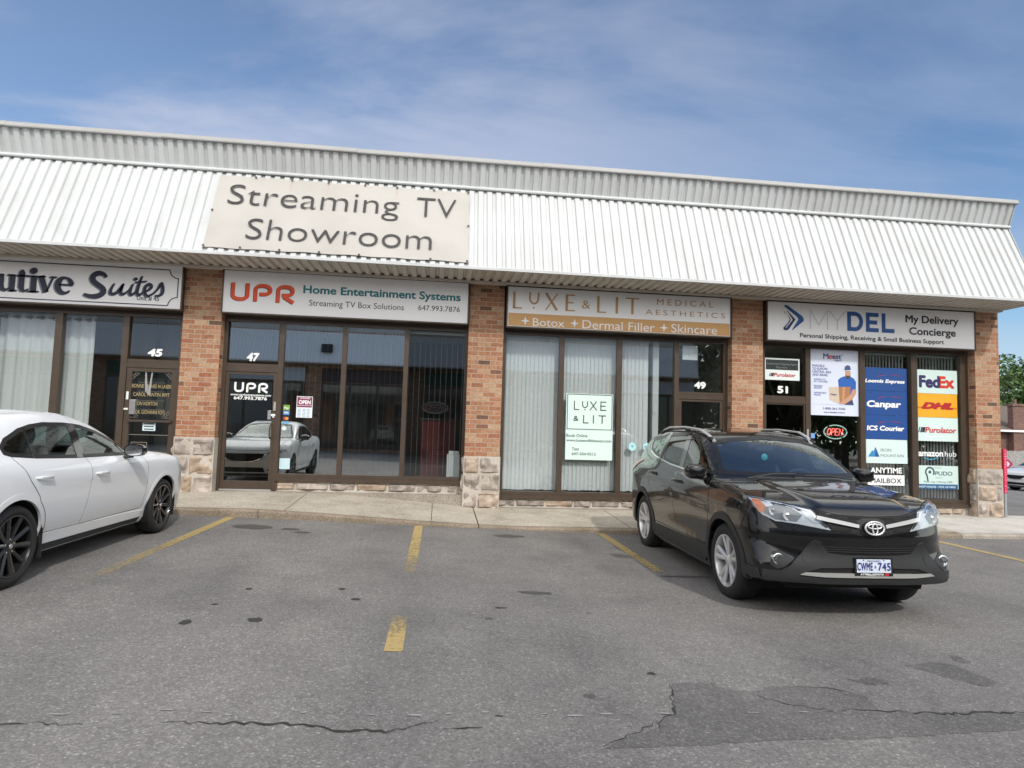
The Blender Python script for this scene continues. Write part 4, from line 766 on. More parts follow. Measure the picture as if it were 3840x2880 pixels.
for t, x1, z in (('SHIPPING TO', 7.16, 2.585), ('60+ COUNTRIES', 7.20, 2.545), ('RELIABLE', 7.10, 2.465), ('DELIVERY', 7.09, 2.425), ('AFFORDABLE', 7.17, 2.335), ('PRICES', 7.06, 2.295)): text(F1, t, 6.93, x1, z, z+.028, ink(128, 138, 180), o, .03)
rect(F1, 6.896, 7.735, 2.13, 2.134, .002).build('rule', ink(150, 160, 190), o, fixn=False)
text(F1, '1-800-361-7345', 7.112, 7.548, 2.04, 2.08, pb, o, .02); text(F1, 'ca.meest.com', 7.124, 7.534, 1.978, 2.008, pb, o, .02)
skin, bl1, bl2, cap_, box1, box2 = ink(196, 150, 124), ink(40, 96, 178), ink(58, 66, 104), ink(66, 84, 130), ink(205, 190, 170), ink(172, 120, 84)
flat(F1, [(7.425, 2.46), (7.41, 2.60), (7.46, 2.645), (7.535, 2.675), (7.66, 2.675), (7.73, 2.64), (7.775, 2.57), (7.77, 2.44), (7.70, 2.42), (7.70, 2.16), (7.72, 2.14), (7.54, 2.14), (7.54, 2.3)], .002).build('print', bl1, o, fixn=False)
flat(F1, [(7.545, 2.14), (7.56, 2.2), (7.70, 2.23), (7.725, 2.14)], .003).build('print', bl2, o, fixn=False)
b = MB(); flat(F1, [(7.56, 2.69), (7.555, 2.78), (7.665, 2.78), (7.66, 2.70), (7.64, 2.645), (7.61, 2.63), (7.575, 2.645)], .004, b); flat(F1, [(7.775, 2.44), (7.70, 2.43), (7.66, 2.34), (7.52, 2.22), (7.43, 2.18), (7.44, 2.15), (7.54, 2.15), (7.70, 2.25), (7.77, 2.36)], .006, b); b.build('print', skin, o, fixn=False)
b = MB(); flat(F1, [(7.555, 2.72), (7.575, 2.69), (7.645, 2.69), (7.665, 2.72), (7.655, 2.655), (7.61, 2.628), (7.57, 2.65)], .005, b); b.build('print', ink(80, 60, 54), o, fixn=False)
b = MB(); flat(F1, [(7.54, 2.79), (7.55, 2.86), (7.60, 2.89), (7.65, 2.875), (7.675, 2.81), (7.64, 2.795)], .005, b); b.build('print', cap_, o, fixn=False)
flat(F1, [(7.225, 2.46), (7.42, 2.47), (7.44, 2.15), (7.24, 2.22)], .004).build('print', box1, o, fixn=False); flat(F1, [(7.42, 2.47), (7.665, 2.48), (7.64, 2.24), (7.44, 2.15)], .0045).build('print', box2, o, fixn=False)
flat(F1, [(7.50, 2.474), (7.55, 2.476), (7.53, 2.20), (7.49, 2.18)], .0052).build('print', ink(196, 150, 112), o, fixn=False)
text(F1, 'Meest', 7.26, 7.38, 2.31, 2.345, pb, o, .02, h=.006)
bc = (24, 72, 140)
for t, lb, z0, z1, tx0, tx1, tz0, tz1, sh in (('Loomis Express', 'blue Loomis Express sign, topmost of the blue courier signs', 2.428, 2.868, 7.96, 8.763, 2.585, 2.646, .2), ('Canpar', 'blue Canpar sign in the middle of the blue courier signs', 1.972, 2.424, 7.995, 8.674, 2.125, 2.235, .1), ('ICS Courier', 'blue ICS Courier sign, lowest of the blue courier signs', 1.517, 1.968, 7.99, 8.738, 1.684, 1.765, .1)):
    o = card('courier_sign', lb, 7.922, 8.812, z0, z1, bc); text(F1, t, tx0, tx1, tz0, tz1, wp_, o, .045, sh)
    b = MB(); stroke(F1, [[(x, z, .006+.006*math.sin(i)) for i, (x, z) in enumerate(bez((8.2, tz1+.05), (8.4, tz1+.11), (8.6, tz1+.10), (8.76, tz1+.05), 12))]], .01, .003, b); b.build('swoosh', ink(160, 40, 60), o, fixn=False)
o = card('courier_sign', 'white Iron Mountain sign with a blue mountain logo', 7.918, 8.802, 1.068, 1.512, (208, 228, 226))
flat(F1, [(8.0, 1.187), (8.085, 1.305), (8.115, 1.29), (8.155, 1.37), (8.232, 1.187)], .002).build('logo', ink(54, 138, 190), o, fixn=False); flat(F1, [(8.155, 1.37), (8.232, 1.187), (8.14, 1.187)], .003).build('logo', ink(30, 88, 150), o, fixn=False)
text(F1, 'IRON', 8.257, 8.473, 1.288, 1.344, ink(120, 128, 130), o, 0); text(F1, 'MOUNTAIN', 8.255, 8.725, 1.188, 1.24, ink(120, 128, 130), o, 0)
o = sticker('courier_lettering', 'white Anytime Mailbox lettering low on the dark glass', 'lettering', 8.36, GY, .66); text(F1, 'ANYTIME', 8.05, 8.678, .889, .985, wp_, o, .03)
rect(F1, 7.987, 8.732, .66, .85, .002).build('white_panel', wp_, o, fixn=False); text(F1, 'MAILBOX', 8.047, 8.67, .702, .788, ink(36, 42, 46), o, .01, h=.004)
o = card('courier_sign', 'white FedEx sign with purple and red letters', 8.991, 9.862, 2.418, 2.868, (206, 228, 224))
b = MB(); text(F1, 'Fed', 9.077, 9.485, 2.538, 2.745, ink(50, 44, 96), o, .05); text(F1, 'Ex', 9.475, 9.785, 2.538, 2.74, ink(206, 62, 40), o, .05)
o = card('courier_sign', 'yellow DHL sign with red italic letters', 8.991, 9.855, 1.962, 2.414, (232, 168, 36))
text(F1, 'DHL', 9.127, 9.747, 2.128, 2.234, ink(178, 34, 40), o, .09, .35); b = MB()
for z in (2.13, 2.148): rect(F1, 8.995, 9.12, z, z+.008, .002, b); rect(F1, 9.76, 9.85, z, z+.008, .002, b)
b.build('stripe', ink(178, 34, 40), o, fixn=False)
o = card('courier_sign', 'white Purolator sign with red italic letters under the yellow sign', 8.992, 9.858, 1.51, 1.958, (208, 230, 226)); purolator(F1, o, 9.014, 9.82, 1.672, 1.772)
o = sticker('courier_lettering', 'white amazon hub lettering with blue smile on the dark glass', 'lettering', 9.42, GY, 1.15); text(F1, 'amazon', 9.032, 9.529, 1.226, 1.335, wp_, o, .035); text(F1, 'hub', 9.573, 9.81, 1.226, 1.325, wp_, o, 0)
b = MB(); stroke(F1, [[(x, z, .008+.008*math.sin(PI*i/10)) for i, (x, z) in enumerate(bez((9.12, 1.205), (9.2, 1.155), (9.32, 1.15), (9.42, 1.20), 10))]], .014, .003, b); stroke(F1, [[(9.385, 1.21), (9.43, 1.205), (9.415, 1.165)]], .01, .0034, b); b.build('smile', ink(70, 160, 200), o, fixn=False)
o = card('courier_sign', 'pale PUDO pick up point sign with blue strip below', 8.996, 9.842, .612, 1.048, (200, 222, 218)); rect(F1, 8.997, 9.83, .612, .70, .002).build('strip', ink(38, 92, 140), o, fixn=False)
sl = ink(54, 78, 88); b = MB(); stroke(F1, [arc(9.255, .925, .085, .085, -35, 225, 18)+[(9.215, .75)]], .03, .003, b); b.poly([F1.at(*p, .003) for p in arc(9.255, .925, .03, .03, 0, 340, 12)]); b.build('logo', sl, o, fixn=False)
text(F1, 'PUDO', 9.368, 9.718, .868, .94, sl, o, .01); text(F1, 'POINT', 9.38, 9.52, .81, .83, ink(130, 140, 140), o); text(F1, 'Pick Up / Drop Off', 9.13, 9.715, .727, .76, ink(110, 126, 130), o, .01); text(F1, 'SHOP ONLINE - PICK UP HERE', 9.02, 9.778, .634, .668, ink(205, 225, 235), o, .02, h=.004); text(F1, 'Authorized', 9.33, 9.49, 1.0, 1.02, ink(130, 140, 140), o)
# neon OPEN signs
def neon(name, label, x0, x1, z0, z1, y, lit):
    o = sticker(name, label, 'neon sign', (x0+x1)/2, y, z0, None); cx, cz, rx, rz = (x0+x1)/2, (z0+z1)/2, (x1-x0)/2, (z1-z0)/2
    if lit: mr = mat('neon_red', (.6, .1, .08), .4, emit=(1, .16, .12), es=2.2); mg = mat('neon_green', (.3, .5, .4), .4, emit=(.55, .9, .78), es=.75)
    else: mr, mg = mat('neon_off', (.06, .022, .022), .3), mat('neon_off_grey', (.05, .05, .05), .4)
    b = MB(); b.poly([(cx+rx*1.05*math.cos(a), y+.03, cz+rz*1.08*math.sin(a)) for a in [2*PI*i/32 for i in range(32)]]); b.build('backing', ink(14, 14, 16), o, fixn=False)
    b = MB()
    for a0, a1 in ((15, 120), (135, 300), (312, 368)): b.tube([(cx+rx*math.cos(math.radians(a)), y, cz+rz*math.sin(math.radians(a))) for a in np.linspace(a0, a1, 18)], .008, 6)
    b.build('oval_tube', mg, o, smooth=True)
    b = MB(); H_ = rz*.95; wl_ = rx*.34; xx = cx-rx*.74; zz = cz-H_*.5; sl_ = .02
    X = lambda u, v: (xx+u+v/H_*sl_, y-.004, zz+v)
    b.tube([X(wl_*.42+wl_*.42*math.cos(a), H_/2+H_/2*math.sin(a)) for a in [2*PI*i/16 for i in range(16)]], .0085, 6, closed=True); xx += wl_*1.08
    b.tube([X(0, 0), X(0, H_), X(wl_*.5, H_), X(wl_*.75, H_*.75), X(wl_*.5, H_*.48), X(.01, H_*.48)], .0085, 6); xx += wl_*.98
    b.tube([X(wl_*.7, 0), X(0, 0), X(0, H_), X(wl_*.7, H_)], .0085, 6); b.tube([X(0, H_/2), X(wl_*.6, H_/2)], .0085, 6); xx += wl_*.98
    b.tube([X(0, 0), X(0, H_), X(wl_*.8, 0), X(wl_*.8, H_)], .0085, 6); b.build('letter_tube', mr, o, smooth=True)
    return o
neon('neon_sign', 'lit red OPEN neon sign in a pale green oval', 7.19, 7.65, 1.50, 1.755, WY+.1, True)
neon('neon_sign', 'unlit OPEN neon sign behind the dark blinds', -.285, .155, 1.735, 1.93, WY+.06, False)
o = MB().box(6.86, 6.94, GY-.001, GY+.001, 1.50, 1.59).build('payment_sticker', ink(120, 170, 225)); tag(o, 'small blue and white sticker beside door 51', 'sticker')
MB().box(6.755, 6.79, WY-.06, WY-.045, 1.48, 1.66).build('alarm_contact', M['grey_trim'], F51)

# ------------------------------------------------------------------ blinds, curtains and things inside
M['vane'] = mat('blind_vane', (.86, .875, .87), .7, var=(20, .05)); M['vane2'] = mat('blind_vane_grey', (.27, .285, .285), .7)
def blind(label, x0, x1, z0, z1, y, pitch, ang, w=.089, m=None, wob=.05):
    o = empty('vertical_blind', ((x0+x1)/2, y, z0), label, 'blind', 'vertical blinds in the shop windows')
    MB().box(x0, x1, y-.02, y+.02, z1, z1+.04).build('headrail', M['white'], o); b = MB(); x = x0+.02
    while x < x1:
        a = math.radians(ang+rnd.uniform(-1, 1)*wob*60); dx_, dy_ = math.cos(a)*w/2, math.sin(a)*w/2; bow = .006
        nx, ny = -math.sin(a)*bow, math.cos(a)*bow; zb = z0+rnd.uniform(0, .015)
        b.add([(x-dx_, y-dy_, zb), (x+nx, y+ny, zb), (x+dx_, y+dy_, zb), (x-dx_, y-dy_, z1), (x+nx, y+ny, z1), (x+dx_, y+dy_, z1)], [(0, 1, 4, 3), (1, 2, 5, 4)]); x += pitch*rnd.uniform(.97, 1.03)
    b.build('slats', m or M['vane'], o, fixn=False); return o
blind('open vertical blinds in the left window of 47', -2.62, -1.64, .66, 3.12, WY+.12, .094, 84, .03, M['vane2'])
blind('open vertical blinds in the middle window of 47', -1.63, -.6, .66, 3.12, WY+.12, .094, 86, .03, M['vane2'])
blind('open vertical blinds in the dark right window of 47', -.57, .42, .66, 3.12, WY+.12, .094, 88, .03, M['vane2'])
blind('closed vertical blinds in the left window of 49', 1.12, 2.12, .44, 3.14, WY+.12, .073, 9, .094, wob=.07)
blind('closed vertical blinds behind the pale green poster', 2.14, 3.19, .44, 3.14, WY+.12, .073, 10, .094, wob=.07)
blind('closed vertical blinds beside the white partition of 49', 3.2, 3.8, .44, 3.14, WY+.12, .073, 9, .094, wob=.07)
blind('open vertical blinds behind the blue courier signs', 7.94, 8.88, .42, 3.12, WY+.12, .066, 82, .06)
blind('open vertical blinds behind the yellow courier sign', 8.98, 9.9, .42, 3.12, WY+.12, .066, 82, .06)
def curtain(label, x0, x1, z0, z1, y, folds):
    o = empty('curtain', ((x0+x1)/2, y, z0), label, 'curtain', 'white curtains in the window of 45'); b = MB(); n = folds*12
    prof = lambda t, z: y+.035*math.sin(t*folds*2*PI)*(1-.15*z)+.012*mnoise.noise((t*9, z*.6, folds)); zz = np.linspace(z0, z1, 8)
    b.add([(x0+(x1-x0)*i/n+.008*mnoise.noise((i*.3, z, 2)), prof(i/n, z), z) for z in zz for i in range(n+1)], [(j*(n+1)+i, j*(n+1)+i+1, (j+1)*(n+1)+i+1, (j+1)*(n+1)+i) for j in range(7) for i in range(n)])
    b.build('cloth', M['cloth'], o, smooth=True, fixn=False)
    [MB().tube([(x0+(x1-x0)*(k+.5)/folds+.03*math.cos(a), y-.04, z1-.07+.03*math.sin(a)) for a in np.linspace(0, 5.8, 12)], .008, 5).build('grommet', ink(110, 112, 112), o) for k in range(folds)]
    return o
M['cloth'] = mat('curtain_cloth', (.78, .79, .77), .9, var=(40, .04))
curtain('wide white curtain hung at the far left window', -8.15, -7.25, .72, 3.17, WY+.16, 5); curtain('white curtain left of the dark mullion of unit 45', -7.2, -6.27, .72, 3.17, WY+.16, 5); curtain('narrow white curtain right of the dark mullion of unit 45', -6.22, -5.74, .72, 3.17, WY+.16, 3)
tag(MB().tube([(-8.25, WY+.16, 3.11), (-5.2, WY+.16, 3.11)], .012).build('curtain_rod', ink(90, 92, 92)), 'grey rod carrying the white curtains', 'curtain rod')
o = empty('counter', (.1, 12.2, .36), 'dark red counter deep inside shop 47', 'counter'); MB().cbox(-.32, .34, 12.0, 12.4, .36, 1.62, .01).build('front', mat('red_panel', (.11, .014, .012), .5), o); MB().cbox(-.34, .36, 11.98, 12.42, 1.62, 1.66, .008).build('top', M['roomdark'], o)
o = empty('small_cabinet', (.3, 11.35, .36), 'small white cabinet at the right corner inside shop 47', 'cabinet'); MB().cbox(.17, .40, 11.25, 11.5, .36, 1.02, .01).build('body', M['white'], o); MB().box(.20, .38, 11.28, 11.45, 1.025, 1.08).build('tray', M['white'], o)
cbm = mat('cardboard', (.34, .25, .17), .8, var=(8, .15))
crow = random.Random(5)
for i, (x, y, z, w, h, lb) in enumerate(((7.05, 11.8, .17, .42, .38, 'cardboard box on the floor under the neon sign'), (7.5, 11.9, .17, .40, .45, 'cardboard box on the floor right of the neon sign'), (7.05, 11.8, .555, .40, .34, 'cardboard box stacked second from the floor in 51'), (7.5, 11.9, .625, .36, .36, 'cardboard box stacked second beside the neon sign'), (7.06, 11.8, .90, .38, .42, 'pale carton at the top of the stack left of the neon'), (7.5, 11.9, .99, .40, .30, 'pale carton at the top of the stack below the neon'), (9.6, 12.0, 1.02, .5, .3, 'grey carton on the stack behind the hub lettering'), (9.6, 12.0, .65, .5, .36, 'grey carton in the middle of the stack behind the hub lettering'), (9.6, 12.0, .17, .5, .47, 'large carton at the bottom of the stack behind the hub lettering'))):
    o = empty('carton', (x, y, z), lb, 'box', 'cartons inside the courier shop'); MB().cbox(x-w/2, x+w/2, y-.2, y+.2, z+.002, z+h, .006).build('carton_body', cbm if i < 4 else M['room'], o); MB().box(x-.03, x+.03, y-.204, y-.201, z+h*.5, z+h-.01).build('tape', ink(190, 170, 130), o)
# ------------------------------------------------------------------ car bodies: one smooth closed surface f(x,y,z)=0 per car
def itp(pts):
    a = np.array(pts, float); a = a[np.argsort(a[:, 0])]
    X, Y = a[:, 0], a[:, 1]; h = np.diff(X); d = np.diff(Y)/h; m = np.zeros(len(X)); m[0], m[-1] = d[0], d[-1]
    for i in range(1, len(X)-1):
        if d[i-1]*d[i] > 0: w1, w2 = 2*h[i]+h[i-1], h[i]+2*h[i-1]; m[i] = (w1+w2)/(w1/d[i-1]+w2/d[i])
    def f(x):
        x = np.asarray(x, float); xc = np.clip(x, X[0], X[-1]); i = np.clip(np.searchsorted(X, xc)-1, 0, len(h)-1); t = (xc-X[i])/h[i]
        return (2*t**3-3*t**2+1)*Y[i]+(t**3-2*t**2+t)*h[i]*m[i]+(-2*t**3+3*t**2)*Y[i+1]+(t**3-t**2)*h[i]*m[i+1] + np.where(x < X[0], (x-X[0])*m[0], 0)+np.where(x > X[-1], (x-X[-1])*m[-1], 0)
    return f
def smax(a, b, k): h = np.maximum(k-np.abs(a-b), 0)/k; return np.maximum(a, b)+h*h*k*.25
def smin(a, b, k): return -smax(-a, -b, k)
class Shape:
    def __init__(s, **k):
        s.k = k
        for n in ('top', 'roof', 'side', 'gside', 'nose', 'plan', 'tail', 'rplan', 'bot', 'gplan'): setattr(s, n, itp(k[n]))
    def f(s, x, y, z):
        k = s.k; ay = np.abs(y)
        T1 = s.top(x)-k['crown']*np.clip(ay-.15, 0, 9)**2
        if 'hood' in k: T1 = T1+k['hood'](x, ay)
        W = s.side(z)+k['sculpt'](x, z)
        fr = x-(s.nose(z)-s.plan(ay)*(1-k.get('flat', 0)*sst(.75, .45, z))); re = (s.tail(z)+s.rplan(ay))-x
        b = smax(ay-W, (z-T1)*.95, k['rs']); b = smax(b, fr*.97, k['rf']); b = smax(b, re*.97, k['rr']); b = smax(b, s.bot(x)-z, .04)
        xs = x+k['wrap']*ay*ay*np.where(x > -.3, 1, -.6)
        T2 = s.roof(xs)-k['rcrown']*ay*ay
        g = smax(ay-(s.gside(z)-s.gplan(x)), (z-T2)*k['gk'], k['rg'])
        g = np.maximum(np.maximum(g, .80-z), np.maximum(fr, re)+.02)
        return smin(b, g, k['fold'])
    def grad(s, p, e=.004):
        p = np.asarray(p, float); g = np.stack([s.f(p[:, 0]+(e if i == 0 else 0), p[:, 1]+(e if i == 1 else 0), p[:, 2]+(e if i == 2 else 0))-s.f(p[:, 0]-(e if i == 0 else 0), p[:, 1]-(e if i == 1 else 0), p[:, 2]-(e if i == 2 else 0)) for i in range(3)], 1)
        return g/np.maximum(np.linalg.norm(g, axis=1, keepdims=True), 1e-9)
    def first(s, o, d, t0, t1, n=160):
        """first hit from outside along rays o+t*d"""
        o = np.asarray(o, float); d = np.asarray(d, float); ts = np.linspace(t0, t1, n); P = o[:, None, :]+d[:, None, :]*ts[None, :, None]
        F = s.f(P[..., 0], P[..., 1], P[..., 2]) < 0; hit = F.any(1); i = np.where(hit, F.argmax(1), 1); i = np.maximum(i, 1); a, b = ts[i-1], ts[i]
        for _ in range(28):
            m = (a+b)/2; Q = o+d*m[:, None]; ins = s.f(Q[:, 0], Q[:, 1], Q[:, 2]) < 0; b = np.where(ins, m, b); a = np.where(ins, a, m)
        return o+d*((a+b)/2)[:, None], hit
    def side_pt(s, xz, sg):
        a = np.asarray(xz, float); o = np.stack([a[:, 0], np.full(len(a), sg*1.15), a[:, 1]], 1); return s.first(o, np.tile([0, -sg, 0], (len(a), 1)), 0, 1.1)
    def front_pt(s, yz):
        a = np.asarray(yz, float); o = np.stack([np.full(len(a), 2.7), a[:, 0], a[:, 1]], 1); return s.first(o, np.tile([-1, 0, 0], (len(a), 1)), 0, 3.6, 300)
    def top_pt(s, xy):
        a = np.asarray(xy, float); o = np.stack([a[:, 0], a[:, 1], np.full(len(a), 2.0)], 1); return s.first(o, np.tile([0, 0, -1], (len(a), 1)), 0, 1.7, 200)
    def rear_pt(s, yz):
        a = np.asarray(yz, float); o = np.stack([np.full(len(a), -2.9), a[:, 0], a[:, 1]], 1); return s.first(o, np.tile([1, 0, 0], (len(a), 1)), 0, 2.5, 250)
    def shell(s, nx=150, ncap=44, na=150, zc=.72, xa=1.62):
        """closed quad mesh by casting rays from a capsule axis"""
        st = []
        for i in range(ncap): a = -PI/2+PI/2*i/ncap; st.append((-xa, math.sin(a), math.cos(a)))
        for i in range(nx+1): st.append((-xa+2*xa*i/nx, 0, 1))
        for i in range(1, ncap+1): a = PI/2*i/ncap; st.append((xa, math.sin(a), math.cos(a)))
        st = st[1:-1]; O, D_ = [], []
        for x0, dx_, r in st:
            for k in range(na): a = 2*PI*k/na; O.append((x0, 0, zc)); D_.append((dx_, r*math.cos(a), r*math.sin(a)))
        O += [(-xa, 0, zc), (xa, 0, zc)]; D_ += [(-1, 0, 0), (1, 0, 0)]; O, D_ = np.array(O), np.array(D_)
        ts = np.linspace(1.9, .02, 110); out = np.full(len(O), .02); lo = np.full(len(O), .02); done = np.zeros(len(O), bool); prev = np.full(len(O), 1.9)
        for t in ts:
            P = O+D_*t; ins = (s.f(P[:, 0], P[:, 1], P[:, 2]) < 0) & ~done; out[ins] = t; done |= ins; prev = np.where(done, prev, t)
        a, b = out.copy(), prev
        for _ in range(22):
            m = (a+b)/2; P = O+D_*m[:, None]; ins = s.f(P[:, 0], P[:, 1], P[:, 2]) < 0; a = np.where(ins, m, a); b = np.where(ins, b, m)
        V = O+D_*a[:, None]; ns = len(st); F = [(i*na+k, (i+1)*na+k, (i+1)*na+(k+1) % na, i*na+(k+1) % na) for i in range(ns-1) for k in range(na)]
        p0, p1 = ns*na, ns*na+1; F += [(p0, k, (k+1) % na) for k in range(na)]+[(p1, (ns-1)*na+(k+1) % na, (ns-1)*na+k) for k in range(na)]
        return V, F
def gs(x, c, w): return np.exp(-((x-c)/w)**2)
def sst(a, b, x): t = np.clip((x-a)/(b-a), 0, 1); return t*t*(3-2*t)
RAV = Shape(
    top=[(2.4, .55), (2.26, .80), (2.18, .93), (2.05, .985), (1.8, 1.035), (1.4, 1.085), (1.1, 1.115), (.6, 1.12), (-.4, 1.135), (-1.4, 1.165), (-2.1, 1.18), (-2.35, 1.12)],
    roof=[(1.9, .70), (1.32, 1.03), (1.12, 1.13), (.8, 1.315), (.45, 1.49), (.22, 1.575), (0, 1.62), (-.45, 1.65), (-1.0, 1.645), (-1.5, 1.60), (-1.85, 1.545), (-2.02, 1.44), (-2.2, 1.20), (-2.32, 1.0)],
    side=[(.15, .83), (.25, .865), (.4, .885), (.6, .895), (.78, .905), (.9, .905), (1.0, .89), (1.08, .865), (1.2, .82)],
    gside=[(.8, .90), (1.0, .865), (1.1, .845), (1.3, .775), (1.5, .70), (1.65, .62)], gplan=[(-2.3, .10), (-1.6, .035), (-.8, 0), (.3, .0), (.8, .03), (1.2, .09)],
    nose=[(.15, 2.06), (.25, 2.14), (.36, 2.205), (.48, 2.215), (.58, 2.205), (.65, 2.215), (.715, 2.243), (.75, 2.242), (.80, 2.230), (.88, 2.214), (.95, 2.20), (1.1, 2.19)], plan=[(0, 0), (.3, .015), (.5, .06), (.65, .13), (.75, .21), (.85, .34), (.92, .50)],
    tail=[(.2, -2.22), (.45, -2.30), (.7, -2.30), (1.0, -2.27), (1.2, -2.24)], rplan=[(0, 0), (.4, .02), (.6, .06), (.75, .13), (.85, .24), (.92, .4)],
    bot=[(-2.3, .40), (-1.7, .26), (-1.0, .20), (1.0, .20), (1.6, .23), (1.85, .30), (2.1, .335), (2.3, .345)], flat=.4, crown=.055, rs=.06, rf=.045, rr=.10, wrap=.22, rcrown=.055, gk=.72, rg=.085, fold=.03,
    hood=lambda x, ay: .022*(1-sst(.38+.12*(1.9-x)*.5, .45+.12*(1.9-x)*.5, ay))*sst(.9, 1.1, x),
    sculpt=lambda x, z: .016*(gs(x, 1.33, .45)+gs(x, -1.33, .45))*gs(z, .62, .30)-.018*gs(z, .50+.03*x, .11)*gs(x, 0, .85)**.5+.015*gs(z, .93-.045*x*.6, .035)*gs(x, -.3, 1.4))
MAZ = Shape(
    top=[(2.5, .50), (2.33, .72), (2.2, .815), (2.0, .885), (1.62, .962), (1.25, 1.0), (1.05, 1.01), (.6, .995), (-.4, 1.0), (-1.3, 1.035), (-1.9, 1.06), (-2.2, 1.045), (-2.42, .98)],
    roof=[(1.9, .62), (1.30, .90), (1.08, 1.0), (.7, 1.12), (.35, 1.275), (.08, 1.37), (-.2, 1.42), (-.6, 1.44), (-1.0, 1.415), (-1.4, 1.335), (-1.75, 1.20), (-2.05, 1.06), (-2.3, .93)],
    side=[(.15, .735), (.22, .77), (.35, .80), (.45, .832), (.57, .845), (.7, .85), (.82, .848), (.92, .832), (1.0, .80), (1.1, .745)],
    gside=[(.7, .86), (.9, .815), (1.0, .775), (1.2, .685), (1.35, .61), (1.45, .55)], gplan=[(-2.2, .16), (-1.7, .07), (-1.1, .01), (-.4, 0), (.3, 0), (.8, .03), (1.2, .10)],
    nose=[(.15, 2.19), (.25, 2.26), (.4, 2.29), (.55, 2.30), (.7, 2.285), (.85, 2.22)], plan=[(0, 0), (.3, .01), (.5, .045), (.65, .11), (.75, .20), (.82, .34), (.87, .5)],
    tail=[(.2, -2.28), (.5, -2.37), (.8, -2.37), (1.0, -2.36), (1.2, -2.3)], rplan=[(0, 0), (.4, .02), (.6, .07), (.75, .17), (.85, .34), (.9, .5)],
    bot=[(-2.3, .33), (-1.7, .22), (-1.0, .17), (1.0, .17), (1.7, .18), (2.3, .2)], crown=.06, rs=.10, rf=.09, rr=.09, wrap=.24, rcrown=.075, gk=.72, rg=.10, fold=.045,
    hood=lambda x, ay: .012*sst(.3, .6, ay)*sst(1.0, 1.2, x),
    sculpt=lambda x, z: .018*(gs(x, 1.36, .5)+gs(x, -1.36, .5))*gs(z, .62, .28)-.010*gs(z, .45, .12)*gs(x, 0, .9)**.5-.005*gs(z, .64-.05*x, .10)*gs(x, .1, .8))

# ------------------------------------------------------------------ car building tools
def pip(P, poly):
    P = np.asarray(P, float); x, y = P[:, 0], P[:, 1]; c = np.zeros(len(P), bool); n = len(poly)
    for i in range(n):
        x1, y1 = poly[i]; x2, y2 = poly[(i+1) % n]
        if y1 == y2: continue
        c ^= ((y1 > y) != (y2 > y)) & (x < (x2-x1)*(y-y1)/(y2-y1)+x1)
    return c
def resamp(poly, sp):
    out = []
    for i, a in enumerate(poly):
        b = poly[(i+1) % len(poly)]; n = max(1, int(math.ceil(math.hypot(b[0]-a[0], b[1]-a[1])/sp))); out += [(a[0]+(b[0]-a[0])*k/n, a[1]+(b[1]-a[1])*k/n) for k in range(n)]
    return out
def rounded(poly, n=3, w=.25):
    for _ in range(n):
        q = []
        for i, a in enumerate(poly):
            b = poly[(i+1) % len(poly)]; q += [(a[0]+(b[0]-a[0])*w, a[1]+(b[1]-a[1])*w), (a[0]+(b[0]-a[0])*(1-w), a[1]+(b[1]-a[1])*(1-w))]
        poly = q
    return poly
def inset(poly, d):     # shrink (d>0) a polygon, any winding
    n = len(poly); A = sum(poly[i][0]*poly[(i+1) % n][1]-poly[(i+1) % n][0]*poly[i][1] for i in range(n)); sg = 1 if A > 0 else -1; out = []
    for i in range(n):
        p0, p1, p2 = Vector(poly[i-1]), Vector(poly[i]), Vector(poly[(i+1) % n]); t1, t2 = (p1-p0).normalized(), (p2-p1).normalized(); n1, n2 = Vector((-t1.y, t1.x)), Vector((-t2.y, t2.x)); b = n1+n2
        b = b.normalized() if b.length > 1e-6 else n1; k = 1/max(.5, b.dot(n1)); q = p1+b*(d*sg*k); out.append((q.x, q.y))
    return out
def mirror(poly): return [(-a, b) for a, b in poly][::-1]
def tri2d(poly, holes, sp):
    B = resamp(poly, sp); V = list(B); E = [(i, (i+1) % len(B)) for i in range(len(B))]; loops = [list(range(len(B)))]
    for h in holes:
        hb = resamp(h, sp); o = len(V); V += hb; E += [(o+i, o+(i+1) % len(hb)) for i in range(len(hb))]; loops.append(list(range(o, o+len(hb))))
    a = np.array(poly); x0, y0, x1, y1 = a[:, 0].min(), a[:, 1].min(), a[:, 0].max(), a[:, 1].max()
    gx, gy = np.meshgrid(np.arange(x0+sp*.5, x1, sp), np.arange(y0+sp*.5, y1, sp)); G = np.stack([gx.ravel(), gy.ravel()], 1)
    if len(G):
        ins = pip(G, poly)
        for h in holes: ins &= ~pip(G, h)
        G = G[ins]; Bv = np.array(V)
        if len(G): G = G[np.sqrt(((G[:, None]-Bv[None])**2).sum(2)).min(1) > sp*.45]
        V += [tuple(g) for g in G]
    r = mgeo.delaunay_2d_cdt([Vector(v) for v in V], E, [], 0, 1e-6); v2 = [tuple(v) for v in r[0]]; F = [tuple(f) for f in r[2]]
    C = np.array([np.mean([v2[i] for i in f], axis=0) for f in F]); ok = pip(C, poly)
    for h in holes: ok &= ~pip(C, h)
    F = [f for f, k in zip(F, ok) if k]
    cnt = {}
    for f in F:
        for i in range(len(f)): e = tuple(sorted((f[i], f[(i+1) % len(f)]))); cnt[e] = cnt.get(e, 0)+1
    return v2, F, [e for e, c in cnt.items() if c == 1]
def project2(S, V, view, sg=1):
    if view == 'side': return S.side_pt(V, sg)
    if view == 'front': return S.front_pt(V)
    if view == 'rear': return S.rear_pt(V)
    return S.top_pt(V)
def project(S, V, view, sg=1): return project2(S, V, view, sg)[0]
